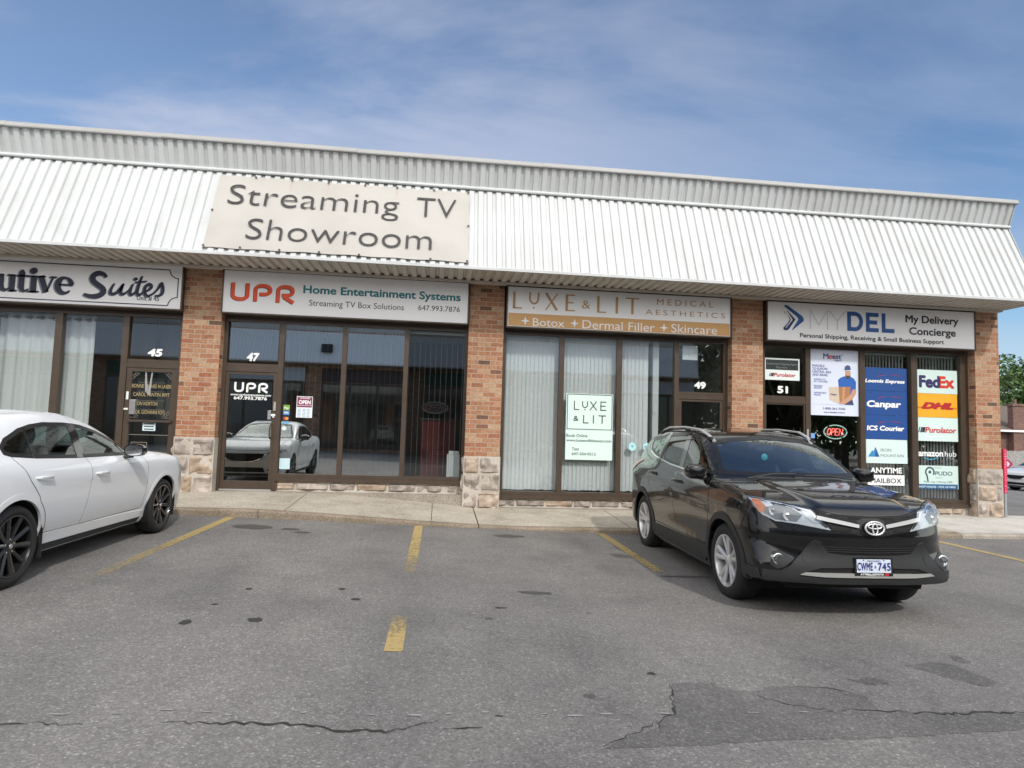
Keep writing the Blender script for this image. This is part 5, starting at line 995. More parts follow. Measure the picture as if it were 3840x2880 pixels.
def patch(name, S, poly, view, m, parent, off=.003, sg=1, sp=.035, holes=(), skirt=.006, mb=None, wavy=None):
    V, F, Bd = tri2d(poly, holes, sp); P, hit = project2(S, V, view, sg); n = S.grad(P); Q = P+n*off
    F = [f for f in F if all(hit[i] for i in f)]; Bd = [e for e in Bd if hit[e[0]] and hit[e[1]]]
    if wavy is not None: Q = Q+n*np.array([wavy(*v) for v in V])[:, None]
    b = mb or MB(); o = len(b.v); b.add(Q, F)
    if skirt:
        K = {}; 
        for e in Bd:
            for i in e:
                if i not in K: K[i] = len(b.v); b.v.append(tuple(Q[i]-n[i]*skirt))
        for i, j in Bd: b.f.append((o+i, o+j, K[j], K[i])); b.mi.append(b.m)
    return b if mb is not None else b.build(name, m, parent, smooth=.7)
def ribbon(name, S, line, view, w, m, parent, off=.002, sg=1, mb=None, closed=False, sp=.03, h=.0):
    L = []
    for i in range(len(line)-(0 if closed else 1)):
        a, c = line[i], line[(i+1) % len(line)]; k = max(1, int(math.hypot(c[0]-a[0], c[1]-a[1])/sp)); L += [(a[0]+(c[0]-a[0])*t/k, a[1]+(c[1]-a[1])*t/k) for t in range(k)]
    if not closed: L.append(line[-1])
    P = project(S, L, view, sg); n = S.grad(P); N_ = len(P); T = np.roll(P, -1, 0)-np.roll(P, 1, 0)
    if not closed: T[0] = P[1]-P[0]; T[-1] = P[-1]-P[-2]
    s = np.cross(T, n); s /= np.maximum(np.linalg.norm(s, axis=1, keepdims=True), 1e-9); ww = np.full(N_, w) if np.isscalar(w) else np.interp(np.linspace(0, 1, N_), np.linspace(0, 1, len(w)), w)
    A = P+n*off-s*ww[:, None]/2; C = P+n*off+s*ww[:, None]/2; b = mb or MB(); M_ = range(N_ if closed else N_-1)
    if h: 
        A2, C2 = A-n*h, C-n*h; o = np.concatenate([A2, A+n*h*.3, C+n*h*.3, C2]); b.add(o, [(k*N_+i, k*N_+(i+1) % N_, (k+1)*N_+(i+1) % N_, (k+1)*N_+i) for k in range(3) for i in M_])
    else: b.add(np.concatenate([A, C]), [(i, (i+1) % N_, N_+(i+1) % N_, N_+i) for i in M_])
    return b if mb is not None else b.build(name, m, parent, smooth=.7)
def loftbox(secs, seg=20, p=2.6):    # superellipse sections [(centre, u, v, ru, rv)]
    b = MB(); vs = []
    for c, u, v, ru, rv in secs:
        c, u, v = Vector(c), Vector(u), Vector(v)
        for k in range(seg):
            a = 2*PI*k/seg; ca, sa = math.cos(a), math.sin(a); vs.append(c+u*ru*math.copysign(abs(ca)**(2/p), ca)+v*rv*math.copysign(abs(sa)**(2/p), sa))
    n = len(secs); b.add(vs, [(i*seg+k, i*seg+(k+1) % seg, (i+1)*seg+(k+1) % seg, (i+1)*seg+k) for i in range(n-1) for k in range(seg)]+[tuple(range(seg))[::-1], tuple((n-1)*seg+k for k in range(seg))]); return b
M['tyre'] = mat('tyre_rubber', (.016, .016, .017), .72, bump=(60, .2)); M['liner'] = mat('arch_liner', (.006, .006, .006), .9); M['plastic'] = mat('black_plastic', (.022, .023, .024), .55, bump=(300, .12)); M['bright'] = mat('bright_trim', (.84, .85, .86), .22, .45); M['clad'] = mat('grey_cladding', (.024, .0255, .027), .6, bump=(300, .12))
M['alloy'] = mat('alloy', (.68, .68, .69), .3, .5); M['blackalloy'] = mat('black_alloy', (.014, .014, .015), .24, .0, coat=.6); M['chrome'] = mat('chrome', (.86, .87, .88), .10, 1); M['satin'] = mat('satin_metal', (.55, .55, .54), .35, .5)
M['gloss_black'] = mat('gloss_black', (.008, .008, .009), .12, coat=1); M['trim'] = mat('window_trim', (.010, .010, .011), .3)
M['car_glass'] = glass('car_glass', (.42, .50, .48), .05); M['dark_glass'] = glass('privacy_glass', (.10, .13, .125), .05); M['lens'] = glass('lamp_lens', (.92, .95, .97), .05)
M['screen_glass'] = glass('windscreen_glass', (.70, .77, .78), .20)
M['cabin'] = mat('cabin_grey', (.07, .072, .075), .8); M['seat'] = mat('seat_cloth', (.13, .13, .135), .85); M['redlens'] = mat('red_lens', (.32, .012, .015), .15, coat=1); M['amber'] = mat('amber_lens', (.62, .16, .03), .2, coat=1); M['lamp_in'] = mat('lamp_reflector', (.60, .62, .65), .25, .3); M['lamp_dark'] = mat('lamp_dark', (.20, .21, .22), .3, .3)
def paint(name, c, rough=.28):
    m = mat(name, c, rough, coat=1.0, spec=.12); m.node_tree.nodes['Principled BSDF'].inputs['Coat Roughness'].default_value = .015; return m
def circle(cx, cy, r, n=28, a0=0, a1=360): return [(cx+r*math.cos(math.radians(a0+(a1-a0)*i/n)), cy+r*math.sin(math.radians(a0+(a1-a0)*i/n))) for i in range(n if a1-a0 == 360 else n+1)]
def make_wheel(parent, x, sg, yo, R_, rim, wid, style, m_rim, steer=0):
    w = MB(); yi = yo-wid; y_ = lambda v: sg*v
    prof = [(rim, yi+.02), (rim+.02, yi+.005), (R_-.05, yi), (R_-.015, yi+.012), (R_-.002, yi+.04), (R_, yi+wid*.5), (R_-.002, yo-.04), (R_-.015, yo-.012), (R_-.05, yo+.002), (rim+.03, yo), (rim+.008, yo-.012), (rim, yo-.03)]
    w.lathe([(r, y_(h)) for r, h in prof], (x, 0, R_), 'y', 56); wo = w.build('wheel', M['tyre'], parent, smooth=.9)
    b = MB(); b.lathe([(rim*.93, y_(yo-.10)), (rim*.95, y_(yo-.03)), (rim*.985, y_(yo-.006)), (rim+.010, y_(yo-.004)), (rim+.012, y_(yo-.018)), (rim*.98, y_(yo-.03))], (x, 0, R_), 'y', 56)
    b.lathe([(0, y_(yo-.022)), (.03, y_(yo-.022)), (.045, y_(yo-.028)), (.062, y_(yo-.038)), (.07, y_(yo-.075)), (.0, y_(yo-.08))], (x, 0, R_), 'y', 24)
    def spoke(a, w0, w1, tw, lat0=0, lat1=0):
        ca, sa = math.cos(a), math.sin(a); u = Vector((ca, 0, sa)); t = Vector((-sa, 0, ca)); secs = []
        for r, wd, dep, th, lt in ((.045, w0, .036, .02, lat0), (rim*.45, (w0*.55+w1*.45), .030, .018, lat0*.6+lat1*.4), (rim*.8, w1, .020, .014, lat0*.1+lat1*.9), (rim*.97, w1*1.15, .014, .012, lat1)):
            c = Vector((x, y_(yo-dep), R_))+u*r+t*lt; q = [c+t*wd/2+Vector((0, y_(-.006+tw), 0)), c+t*wd*.18+Vector((0, y_(.004), 0)), c-t*wd*.18+Vector((0, y_(.004), 0)), c-t*wd/2+Vector((0, y_(-.006-tw), 0)), c-t*wd/2-Vector((0, y_(th*1.6), 0)), c+t*wd/2-Vector((0, y_(th*1.6), 0))]; secs += q
        b.add(secs, [(i*6+k, i*6+(k+1) % 6, (i+1)*6+(k+1) % 6, (i+1)*6+k) for i in range(3) for k in range(6)])
    if style == 'suv':
        for k in range(5):
            a = PI/2+.12+2*PI*k/5; spoke(a-.17, .034, .050, .003, .006, -.006); spoke(a+.17, .034, .050, -.003, -.006, .006); spoke(a+PI/5, .026, .030, 0) if False else None
    else:
        for k in range(10): a = PI/2+.2+2*PI*k/10; spoke(a, .030 if k % 2 else .036, .052 if k % 2 else .036, .004 if k % 2 else -.003)
    b.build('rim', m_rim, wo, smooth=.5)
    b = MB(); b.lathe([(.0, y_(yo-.09)), (rim*.72, y_(yo-.09)), (rim*.72, y_(yo-.105)), (0, y_(yo-.105))], (x, 0, R_), 'y', 40); b.build('brake_disc', mat('disc_steel', (.16, .16, .16), .4, .6) if 'disc_steel' not in bpy.data.materials else bpy.data.materials['disc_steel'], wo, smooth=.5)
    b = MB(); [b.lathe([(0, y_(yo-.03)), (.008, y_(yo-.03)), (.008, y_(yo-.06))], (x+.055*math.cos(a), 0, R_+.055*math.sin(a)), 'y', 8) for a in [PI/2+2*PI*k/5 for k in range(5)]]; b.lathe([(0, y_(yo-.018)), (.018, y_(yo-.019)), (.022, y_(yo-.024))], (x, 0, R_), 'y', 16); b.build('centre_cap', M['chrome'] if style != 'suv' else M['satin'], wo, smooth=.5)
    return wo
def make_seat(parent, x, y, z, k=1.0):
    b = loftbox([((x-.02, y, z), (1, 0, 0), (0, 1, 0), .24, .25), ((x, y, z+.16), (1, 0, 0), (0, 1, 0), .25, .25)], 20, 3.5)
    q = [(Vector((x-.22-.22*t, y, z+.12+.56*t)), .085-.03*t, .235-.03*t) for t in (0, .3, .7, 1)]
    b2 = loftbox([(c, (1, 0, .35), (0, 1, 0), ru, rv) for c, ru, rv in q], 20, 3.5); b.add(b2.v, b2.f)
    b3 = loftbox([((x-.47, y, z+.72), (1, 0, .3), (0, 1, 0), .04, .10), ((x-.49, y, z+.80), (1, 0, .3), (0, 1, 0), .05, .13), ((x-.51, y, z+.90), (1, 0, .3), (0, 1, 0), .035, .11)], 16, 3); b.add(b3.v, b3.f)
    return b.build('seat', M['seat'], parent, smooth=.8)
def body_shell(S, parent, m, side_holes, screen, rear_screen, arches):
    V, F = S.shell(); F = np.array([list(f)+[f[-1]]*(4-len(f)) for f in F]); n = S.grad(V); C = V[F].mean(1); N_ = n[F].mean(1); kill = np.zeros(len(F), bool)
    for poly in side_holes:
        kill |= np.any([pip(V[F[:, k]][:, [0, 2]], poly) for k in range(4)], axis=0) & (np.abs(N_[:, 1]) > .35)
    if screen: kill |= np.any([pip(V[F[:, k]][:, [1, 2]], screen) for k in range(4)], axis=0) & (C[:, 0] > 0) & (N_[:, 0] > .15)
    if rear_screen: kill |= np.all([pip(V[F[:, k]][:, [1, 2]], rear_screen) for k in range(4)], axis=0) & (C[:, 0] < -.6)
    for cx, cz, r in arches:
        d = np.hypot(V[F][..., 0]-cx, V[F][..., 2]-cz); kill |= (d < r).any(1) & (np.abs(C[:, 1]) > .5)
    b = MB(); b.add(V, [tuple(dict.fromkeys(int(i) for i in f)) for f, k in zip(F, kill) if not k]); o = b.build('body', m, parent, smooth=.6)
    bm = bmesh.new(); bm.from_mesh(o.data); bmesh.ops.delete(bm, geom=[v for v in bm.verts if not v.link_faces], context='VERTS'); bm.to_mesh(o.data); bm.free()
    return o
def clear_arch(poly, cs, r):     # keep a door outline out of the wheel openings
    out = []
    for x, z in resamp(poly, .03):
        for cx, cz in cs:
            d = math.hypot(x-cx, z-cz)
            if d < r: x, z = cx+(x-cx)*r/d, cz+(z-cz)*r/d
        out.append((x, z))
    return out
def liner(parent, cx, r, cz, sg, S):
    b = MB(); n = 24; vs = []
    for i in range(n+1):
        a = math.radians(-25+230*i/n)
        for y in (.84, .50): vs.append((cx+r*math.cos(a), sg*y, max(.12, cz+r*math.sin(a))))
    b.add(vs, [(2*i, 2*i+2, 2*i+3, 2*i+1) for i in range(n)]); c = len(b.v); b.poly([(cx+r*math.cos(math.radians(-25+230*i/n)), sg*.50, max(.12, cz+r*math.sin(math.radians(-25+230*i/n)))) for i in range(n+1)])
    return b.build('arch_liner', M['liner'], parent, fixn=False)

# ------------------------------------------------------------------ black SUV
def make_suv():
    S = RAV; bp = paint('black_paint', (.0075, .0078, .0085), .2)
    c = empty('parked_suv', (0, 0, 0), 'black SUV with silver roof rails parked nose out before the courier shop', 'car')
    R_, AX = .358, 1.33; DL = [(-1.52, 1.49), (-1.0, 1.545), (-.24, 1.582), (.165, 1.54), (.5, 1.385), (.86, 1.185), (.80, 1.16), (.36, 1.15), (-.47, 1.195), (-1.19, 1.27), (-1.50, 1.335), (-1.56, 1.42)]
    WS = [(-.60, 1.475), (-.42, 1.52), (0, 1.555), (.42, 1.52), (.60, 1.475), (.735, 1.17), (.40, 1.165), (0, 1.17), (-.40, 1.165), (-.735, 1.17)]; RS = [(-.5, 1.50), (.5, 1.50), (.62, 1.22), (-.62, 1.22)]
    body = body_shell(S, c, bp, [inset(DL, .030)], inset(WS, .028), inset(RS, .04), [(AX, R_, .397), (-AX, R_, .397)])
    tr = MB(); fr = []
    pil = [[(-.235, 1.60), (-.10, 1.60), (.01, 1.15), (-.115, 1.17)], [(-.955, 1.57), (-.84, 1.575), (-.77, 1.19), (-.985, 1.22)]]
    panes = [[(-.105, 1.575), (.165, 1.53), (.5, 1.375), (.80, 1.195), (.76, 1.17), (.36, 1.165), (-.0, 1.18)], [(-.845, 1.55), (-.235, 1.575), (-.115, 1.185), (-.47, 1.207), (-.775, 1.235)], [(-1.49, 1.48), (-.95, 1.545), (-.98, 1.255), (-1.19, 1.285), (-1.47, 1.345), (-1.53, 1.42)]]
    for sg in (-1, 1):
        patch('window_trim', S, inset(DL, -.012), 'side', M['trim'], c, .003, sg, .04, [inset(DL, .030)])
        for p in pil: patch('pillar_trim', S, inset(p, -.006), 'side', M['gloss_black'], c, .0045, sg, .05)
        for p, m in zip(panes, (M['car_glass'], M['dark_glass'], M['dark_glass'])): patch('side_window', S, inset(p, -.012), 'side', m, c, .0005, sg, .06, skirt=0)
        ribbon('chrome_strip', S, [(-1.545, 1.46), (-1.565, 1.40), (-1.51, 1.325), (-1.19, 1.26), (-.47, 1.185), (.36, 1.14), (.80, 1.15)], 'side', .016, M['chrome'], c, .006, sg, h=.004)
    pn = patch('windscreen', S, inset(WS, -.005), 'front', M['screen_glass'], c, .0005, 1, .06, skirt=0)
    patch('screen_frit', S, inset(WS, -.012), 'front', M['trim'], c, .0022, 1, .05, [inset(WS, .026)])
    patch('rear_window', S, RS, 'rear', M['dark_glass'], c, .001, 1, .07, skirt=0)
    # wheel arches, sills, cladding
    for sg in (-1, 1):
        for ax in (AX, -AX):
            liner(c, ax, .40, R_, sg, S)
            ring = [(ax+.395*math.cos(a), R_+.395*math.sin(a)) for a in np.linspace(math.radians(-8), math.radians(188), 40)]; outer = [(ax+q*math.cos(a), R_+q*math.sin(a)) for a, q in [(a, .455+.012*math.cos(4*a)) for a in np.linspace(math.radians(188), math.radians(-8), 40)]]
            patch('wheel_arch_trim', S, ring+outer, 'side', M['plastic'], c, .009, sg, .04, skirt=.016)
        patch('sill_cladding', S, [(-.90, .40), (-.86, .33), (-.80, .25), (.83, .25), (.90, .33), (.92, .43), (.2, .415), (-.55, .405)], 'side', M['clad'], c, .010, sg, .05, skirt=.015)
        # doors
        fd = [(.90, .44), (.955, .62), (.985, .85), (.96, 1.0), (.86, 1.15), (.36, 1.145), (-.115, 1.165), (-.205, 1.03), (-.177, .85), (-.067, .62), (-.027, .43)]
        rd = [(-.027, .43), (-.067, .62), (-.177, .85), (-.205, 1.03), (-.115, 1.165), (-.47, 1.18), (-.80, 1.21), (-1.03, 1.235), (-1.13, 1.10), (-1.06, .90), (-.955, .76), (-.88, .60), (-.85, .43)]
        for dr, hx in ((fd, (-.13, .15, 1.015)), (rd, (-1.08, -.82, 1.045))):
            dr = clear_arch(dr, ((AX, R_), (-AX, R_)), .475)
            d = patch('door', S, inset(dr, .004), 'side', bp, c, .0012, sg, .05, skirt=.004)
            ribbon('door_gap', S, dr, 'side', .009, M['liner'], c, .0006, sg, closed=True)
            hb = MB(); x0, x1, hz = hx; P = S.side_pt([(x0+.14, hz)], sg)[0][0]; yy = P[1]
            hb2 = loftbox([((x0, yy, hz), (0, 1, 0), (0, 0, 1), .004, .012), ((x0+.03, yy+sg*.03, hz+.002), (0, 1, 0), (0, 0, 1), .012, .017), ((x1-.05, yy+sg*.034, hz+.002), (0, 1, 0), (0, 0, 1), .012, .017), ((x1, yy, hz), (0, 1, 0), (0, 0, 1), .006, .014)], 14)
            hb2.build('handle', bp, d, smooth=.8); patch('handle_recess', S, rounded([(x0+.03, hz-.03), (x1-.04, hz-.03), (x1-.02, hz), (x1-.05, hz+.03), (x0+.04, hz+.03), (x0+.01, hz)], 2), 'side', M['gloss_black'], d, .002, sg, .04, skirt=0)
    # wheels
    for ax in (AX, -AX):
        for sg in (-1, 1): make_wheel(c, ax, sg, .888, R_, .236, .225, 'suv', M['alloy'])
    # mud flaps
    for sg in (-1, 1):
        for ax in (AX-.41, -AX-.41): MB().cbox(ax-.015, ax+.01, sg*.66 if sg > 0 else -.86, sg*.86 if sg > 0 else -.66, .20, .48, .005).build('mud_flap', M['plastic'], c)
    # bonnet gap, headlights
    HE = [(-.83, 1.012), (-.78, 1.008), (-.68, .998), (-.48, .957), (-.27, .915), (0, .905), (.27, .915), (.48, .957), (.68, .998), (.78, 1.008), (.83, 1.012)]
    ribbon('bonnet_gap', S, HE, 'front', .010, M['liner'], c, .001)
    ribbon('bonnet_gap', S, [(1.80, -.835), (1.5, -.80), (1.1, -.765)], 'top', .008, M['liner'], c, .001); ribbon('bonnet_gap', S, [(1.80, .835), (1.5, .80), (1.1, .765)], 'top', .008, M['liner'], c, .001)
    HL = [(-.858, 1.008), (-.81, 1.004), (-.69, .990), (-.565, .962), (-.48, .947), (-.445, .897), (-.35, .790), (-.46, .808), (-.595, .828), (-.69, .836), (-.735, .836), (-.81, .882), (-.85, .95)]
    for sg in (-1, 1):
        L_ = HL if sg < 0 else mirror(HL); k = lambda y: y if sg < 0 else -y; mp_ = lambda pts: [(k(a), b_) for a, b_ in pts]
        h = patch('headlight', S, L_, 'front', M['lamp_in'], c, .0015, 1, .03, skirt=.0)
        patch('lens', S, inset(L_, -.002), 'front', M['lens'], h, .016, 1, .03, skirt=.020)
        patch('bezel', S, mp_([(-.80, .94), (-.72, .975), (-.62, .955), (-.55, .905), (-.60, .845), (-.69, .848), (-.735, .85), (-.80, .89)]), 'front', M['lamp_dark'], h, .0035, 1, .03, skirt=.003)
        patch('turn_signal', S, mp_([(-.853, 1.0), (-.815, .998), (-.785, .955), (-.80, .895), (-.825, .90), (-.846, .955)]), 'front', M['amber'], h, .0065, 1, .02, skirt=.005)
        for cy, cz, r in ((-.745, .925, .036), (-.655, .895, .038)):
            P = S.front_pt([(k(cy), cz)])[0][0]; b = MB(); b.lathe([(r*1.2, -.004), (r*1.18, .012), (r*.95, .009), (r*.6, .004), (0, .003)], (P[0], P[1], P[2]), 'x', 24); b.build('reflector', M['lamp_in'], h, smooth=.6); b = MB(); b.lathe([(r*.62, .004), (r*.4, .013), (0, .016)], (P[0]-.002, P[1], P[2]), 'x', 20); b.build('projector', M['lamp_dark'] if r < .037 else M['chrome'], h, smooth=.9)
        b = MB(); patch('', S, mp_([(-.56, .94), (-.49, .925), (-.42, .85), (-.47, .84), (-.53, .885)]), 'front', None, None, .006, 1, .03, skirt=.004, mb=b); b.build('reflector', M['lamp_in'], h, smooth=.6)
        ribbon('light_bar', S, mp_([(-.62, .968), (-.50, .935), (-.44, .868), (-.375, .815)]), 'front', .018, M['chrome'], h, .009)
    # grille
    GR = [(-.475, .945), (-.27, .908), (0, .898), (.27, .908), (.475, .945), (.445, .893), (.345, .788), (.245, .780), (.10, .752), (0, .745), (-.10, .752), (-.245, .780), (-.345, .788), (-.445, .893)]
    g = patch('grille', S, GR, 'front', M['liner'], c, .002, 1, .03, skirt=.004)
    hb = MB()
    for r_ in range(9):
        for q in range(-13, 14):
            y, z = q*.036+(.018 if r_ % 2 else 0), .765+r_*.021
            hx_ = [(y+.0135*math.cos(a), z+.0095*math.sin(a)) for a in [PI/3*i for i in range(7)]]
            if pip([(p[0], p[1]) for p in hx_], inset(GR, .006)).all() and abs(y) > .12: ribbon('', S, hx_, 'front', .0045, None, None, .006, mb=hb, sp=.02)
    hb.build('mesh', M['plastic'], g, fixn=False)
    patch('badge_plate', S, rounded([(-.135, .895), (.135, .895), (.10, .80), (.09, .752), (-.09, .752), (-.10, .80)], 1), 'front', M['clad'], g, .006, 1, .03)
    for sg in (-1, 1): ribbon('chrome_bar', S, [(sg*.455, .890), (sg*.30, .862), (sg*.118, .828)], 'front', [.032, .032, .028], M['bright'], g, .020, h=.012)
    def ering(cy, cz, ry, rz, r, name, par, x=2.268):
        b = MB(); b.tube([(x-.10*(cz-.822+rz*math.sin(a)), cy+ry*math.cos(a), cz+rz*math.sin(a)) for a in [2*PI*i/32 for i in range(32)]], r, 8, closed=True); return b.build(name, M['bright'], par, smooth=.9)
    b = MB(); b.prism([(2.235, .088*math.cos(a), .822+.058*math.sin(a)) for a in [2*PI*i/32 for i in range(32)]], (.028, 0, 0)); em = b.build('emblem', M['gloss_black'], c, smooth=.6)
    ering(0, .822, .082, .053, .0075, 'ring', em); ering(0, .838, .060, .019, .006, 'ring', em, 2.270); ering(0, .817, .022, .043, .006, 'ring', em, 2.271)
    # bumper cladding with intakes
    half = [(-.845, .430), (-.79, .43), (-.73, .435), (-.665, .48), (-.57, .585), (-.51, .69), (-.477, .708), (-.43, .690), (-.364, .602), (-.2, .585)]
    bot = [(-.2, .352), (-.6, .350), (-.80, .345), (-.845, .345)]
    slot = [(-.545, .440), (-.43, .477), (-.15, .485), (.15, .485), (.43, .477), (.545, .440)]
    CL = half+[(-a, b_) for a, b_ in half[::-1]]+[(-a, b_) for a, b_ in bot[::-1]]+bot
    patch('bumper_cladding', S, CL, 'front', M['clad'], c, .012, 1, .035, [slot], skirt=.02)
    patch('lower_intake', S, inset(slot, -.01), 'front', M['liner'], c, .002, 1, .05)
    patch('skid_strip', S, [(-.59, .418), (-.55, .439), (-.2, .441), (.2, .441), (.55, .439), (.59, .418), (.4, .408), (-.4, .408)], 'front', M['satin'], c, .024, 1, .04, skirt=.02)
    UI = [(-.455, .692), (-.2, .664), (0, .658), (.2, .664), (.455, .692), (.44, .625), (.36, .598), (-.36, .598), (-.44, .625)]
    ui = patch('upper_intake', S, UI, 'front', M['liner'], c, .003, 1, .04)
    for z in (.617, .636, .655): ribbon('slat', S, [(-.40+(z-.617)*-.3, z), (0, z-.006), (.40+(z-.617)*.3, z)], 'front', .008, M['plastic'], ui, .007, h=.004)
    for sg in (-1, 1):
        FP = [(-.80, .475), (-.775, .575), (-.725, .60), (-.63, .535), (-.70, .470), (-.75, .445)]; FP = FP if sg < 0 else mirror(FP)
        f = patch('fog_pocket', S, FP, 'front', M['plastic'], c, .004, 1, .03); P = S.front_pt([(sg*.745, .527)])[0][0]
        b = MB(); b.lathe([(.050, -.03), (.048, .010), (.042, .014), (.036, .004), (.02, -.004), (0, -.006)], (P[0]+.004, P[1], P[2]), 'x', 24); b.build('fog_lamp', M['chrome'], f, smooth=.5); b = MB(); b.lathe([(.040, .008), (.025, .014), (0, .016)], (P[0]+.004, P[1], P[2]), 'x', 20); b.build('lens', M['lens'], f, smooth=.9)
        patch('tow_cover', S, [(sg*.53+.036*math.cos(a), .553+.045*math.sin(a)) for a in [2*PI*i/20 for i in range(20)]], 'front', M['plastic'], c, .0145, 1, .03, skirt=.004)
        patch('bumper_corner', S, [(1.71, .335), (1.725, .42), (1.80, .43), (1.97, .43), (2.0, .35)], 'side', M['clad'], c, .0115, sg, .04, skirt=.02)
        ribbon('bumper_gap', S, [(sg*.845, .885), (sg*.84, .78)], 'front', .007, M['liner'], c, .001)
        ribbon('bumper_gap', S, [(1.80, .93), (1.77, .84), (1.72, .72)], 'side', .008, M['liner'], c, .001, sg)
    # number plate
    pl = empty('number_plate', (0, 0, 0)); pl.parent = c; x0 = 2.262; FP = Face((x0, .01, 0), (0, 1, 0), (-.06, 0, 1), (1, 0, .06)); px0 = x0
    MB().add([FP.at(a, b_, h) for h in (-.012, 0) for a, b_ in ((-.168, .425), (.168, .425), (.168, .572), (-.168, .572))], [(0, 1, 2, 3), (4, 5, 6, 7), (0, 1, 5, 4), (1, 2, 6, 5), (2, 3, 7, 6), (3, 0, 4, 7)]).build('frame', M['gloss_black'], pl)
    rect(FP, -.150, .150, .452, .560, .003).build('plate', ink(206, 216, 232), pl, fixn=False); pbl = ink(44, 52, 128)
    text(FP, 'CWME', -.145, -.012, .472, .532, pbl, pl, .02, h=.006, name='characters', space=1.1); text(FP, '745', .036, .145, .472, .532, pbl, pl, .02, h=.006, name='characters', space=1.1)
    text(FP, 'ONTARIO', -.06, .06, .541, .553, ink(110, 120, 150), pl, .02, h=.006); text(FP, 'ATTRELL TOYOTA', -.12, .085, .431, .445, wp_, pl, .03, h=.003); rect(FP, .095, .128, .428, .449, .003).build('tag', ink(200, 30, 40), pl, fixn=False)
    b = MB(); b.poly([FP.at(*p, .006) for p in ((.003, .49), (.022, .49), (.0125, .515))]); [b.poly([FP.at(*p, .007) for p in circle(a, .553, .006, 8)]) for a in (-.09, .09)]; b.build('crown_mark', ink(90, 110, 150), pl, fixn=False)
    # roof rails, mirrors, wipers, tail lamps
    for sg in (-1, 1):
        pts = [(.33, .575, -.002), (.22, .60, .030), (0, .615, .045), (-.5, .62, .050), (-1.1, .60, .046), (-1.4, .575, .030), (-1.52, .56, -.002)]; secs = []
        for x, y, h in pts:
            z = S.top_pt([(x, sg*y)])[0][0][2]; secs.append(((x, sg*y, z+h), (0, 1, 0), (0, 0, 1), .022, .013 if h > 0 else .018))
        loftbox(secs, 14).build('roof_rail', M['satin'], c, smooth=.9)
        b = MB()
        for x in (.27, -.45, -1.45): z = S.top_pt([(x, sg*.60)])[0][0][2]; b.cbox(x-.05, x+.05, sg*.60-.018, sg*.60+.018, z-.01, z+.03, .006)
        b.build('rail_foot', M['plastic'], c)
        mx, my, mz = .70, sg*.945, 1.16
        mr_ = loftbox([((mx+.085, my, mz-.01), (0, 1, 0), (0, 0, 1), .04, .035), ((mx+.07, my, mz), (0, 1, 0), (0, 0, 1), .088, .060), ((mx+.01, my, mz+.005), (0, 1, 0), (0, 0, 1), .106, .078), ((mx-.055, my, mz+.008), (0, 1, 0), (0, 0, 1), .102, .076)], 24, 2.8).build('mirror', bp, c, smooth=.8)
        b = loftbox([((mx-.056, my, mz+.008), (0, 1, 0), (0, 0, 1), .09, .064), ((mx-.058, my, mz+.008), (0, 1, 0), (0, 0, 1), .09, .064)], 24, 2.8); b.build('mirror_glass', M['chrome'], mr_, smooth=.5)
        b = loftbox([((mx+.01, sg*.84, mz-.05), (1, 0, 0), (0, 0, 1), .05, .03), ((mx+.01, sg*.90, mz-.055), (1, 0, 0), (0, 0, 1), .04, .025)], 14); b.build('mirror_arm', M['plastic'], mr_, smooth=.8)
        TLp = [(-1.86, 1.19), (-1.70, 1.175), (-1.80, 1.09), (-2.0, 1.0), (-2.13, 1.02), (-2.14, 1.15)]
        patch('tail_lamp', S, TLp, 'side', M['redlens'], c, .008, sg, .04, skirt=.012)
    for x0, y0, x1, y1 in ((1.10, .05, 1.03, .62), (1.10, -.55, 1.06, -.02)):
        P = S.top_pt([(x0, y0), (x1, y1)])[0]; b = MB(); b.tube([tuple(P[0]+[.0, 0, .025]), tuple((P[0]+P[1])/2+[0, 0, .045]), tuple(P[1]+[0, 0, .022])], .009, 6); b.build('wiper', M['plastic'], c)
    ribbon('cowl_panel', S, [(1.03, -.70), (1.10, -.45), (1.135, 0), (1.10, .45), (1.03, .70)], 'top', .075, M['plastic'], c, .004)
    # cabin
    b = MB(); b.cbox(.45, 1.0, -.74, .74, .78, 1.09, .04); b.box(-1.9, .6, -.76, .76, .40, .45); b.cbox(-1.95, -1.15, -.74, .74, .45, .95, .03); b.build('dashboard', M['cabin'], c)
    for x, y in ((-.02, -.38), (-.02, .38), (-.85, -.38), (-.85, .38)): make_seat(c, x, y, .52)
    b = MB(); b.tube([(.36+.07*math.sin(a), .38+.185*math.cos(a), 1.03+.17*math.sin(a)) for a in [2*PI*i/28 for i in range(28)]], .016, 8, closed=True); b.tube([(.36, .20, 1.03), (.40, .38, 1.02), (.36, .56, 1.03)], .018, 6); b.tube([(.40, .38, 1.02), (.55, .38, .96)], .03, 8); b.build('steering_wheel', M['plastic'], c, smooth=.9)
    b = loftbox([((.36, 0, 1.43), (0, 1, 0), (0, 0, 1), .11, .03), ((.34, 0, 1.43), (0, 1, 0), (0, 0, 1), .12, .035)], 16); b.build('rear_view_mirror', M['plastic'], c)
    o = MB(); o.lathe([(0, -.006), (.03, -.005), (.038, 0), (.03, .005), (0, .006)], (.40, -.02, 1.33), 'x', 18); o.build('hanging_ornament', ink(70, 190, 205), c, smooth=.8)
    # underbody
    b = MB(); b.box(-2.0, 1.6, -.58, .58, .20, .30); b.cbox(1.5, 2.0, -.62, .62, .26, .36, .04); b.box(-.9, .9, -.80, .80, .22, .30); b.build('underbody', M['liner'], c)
    return c

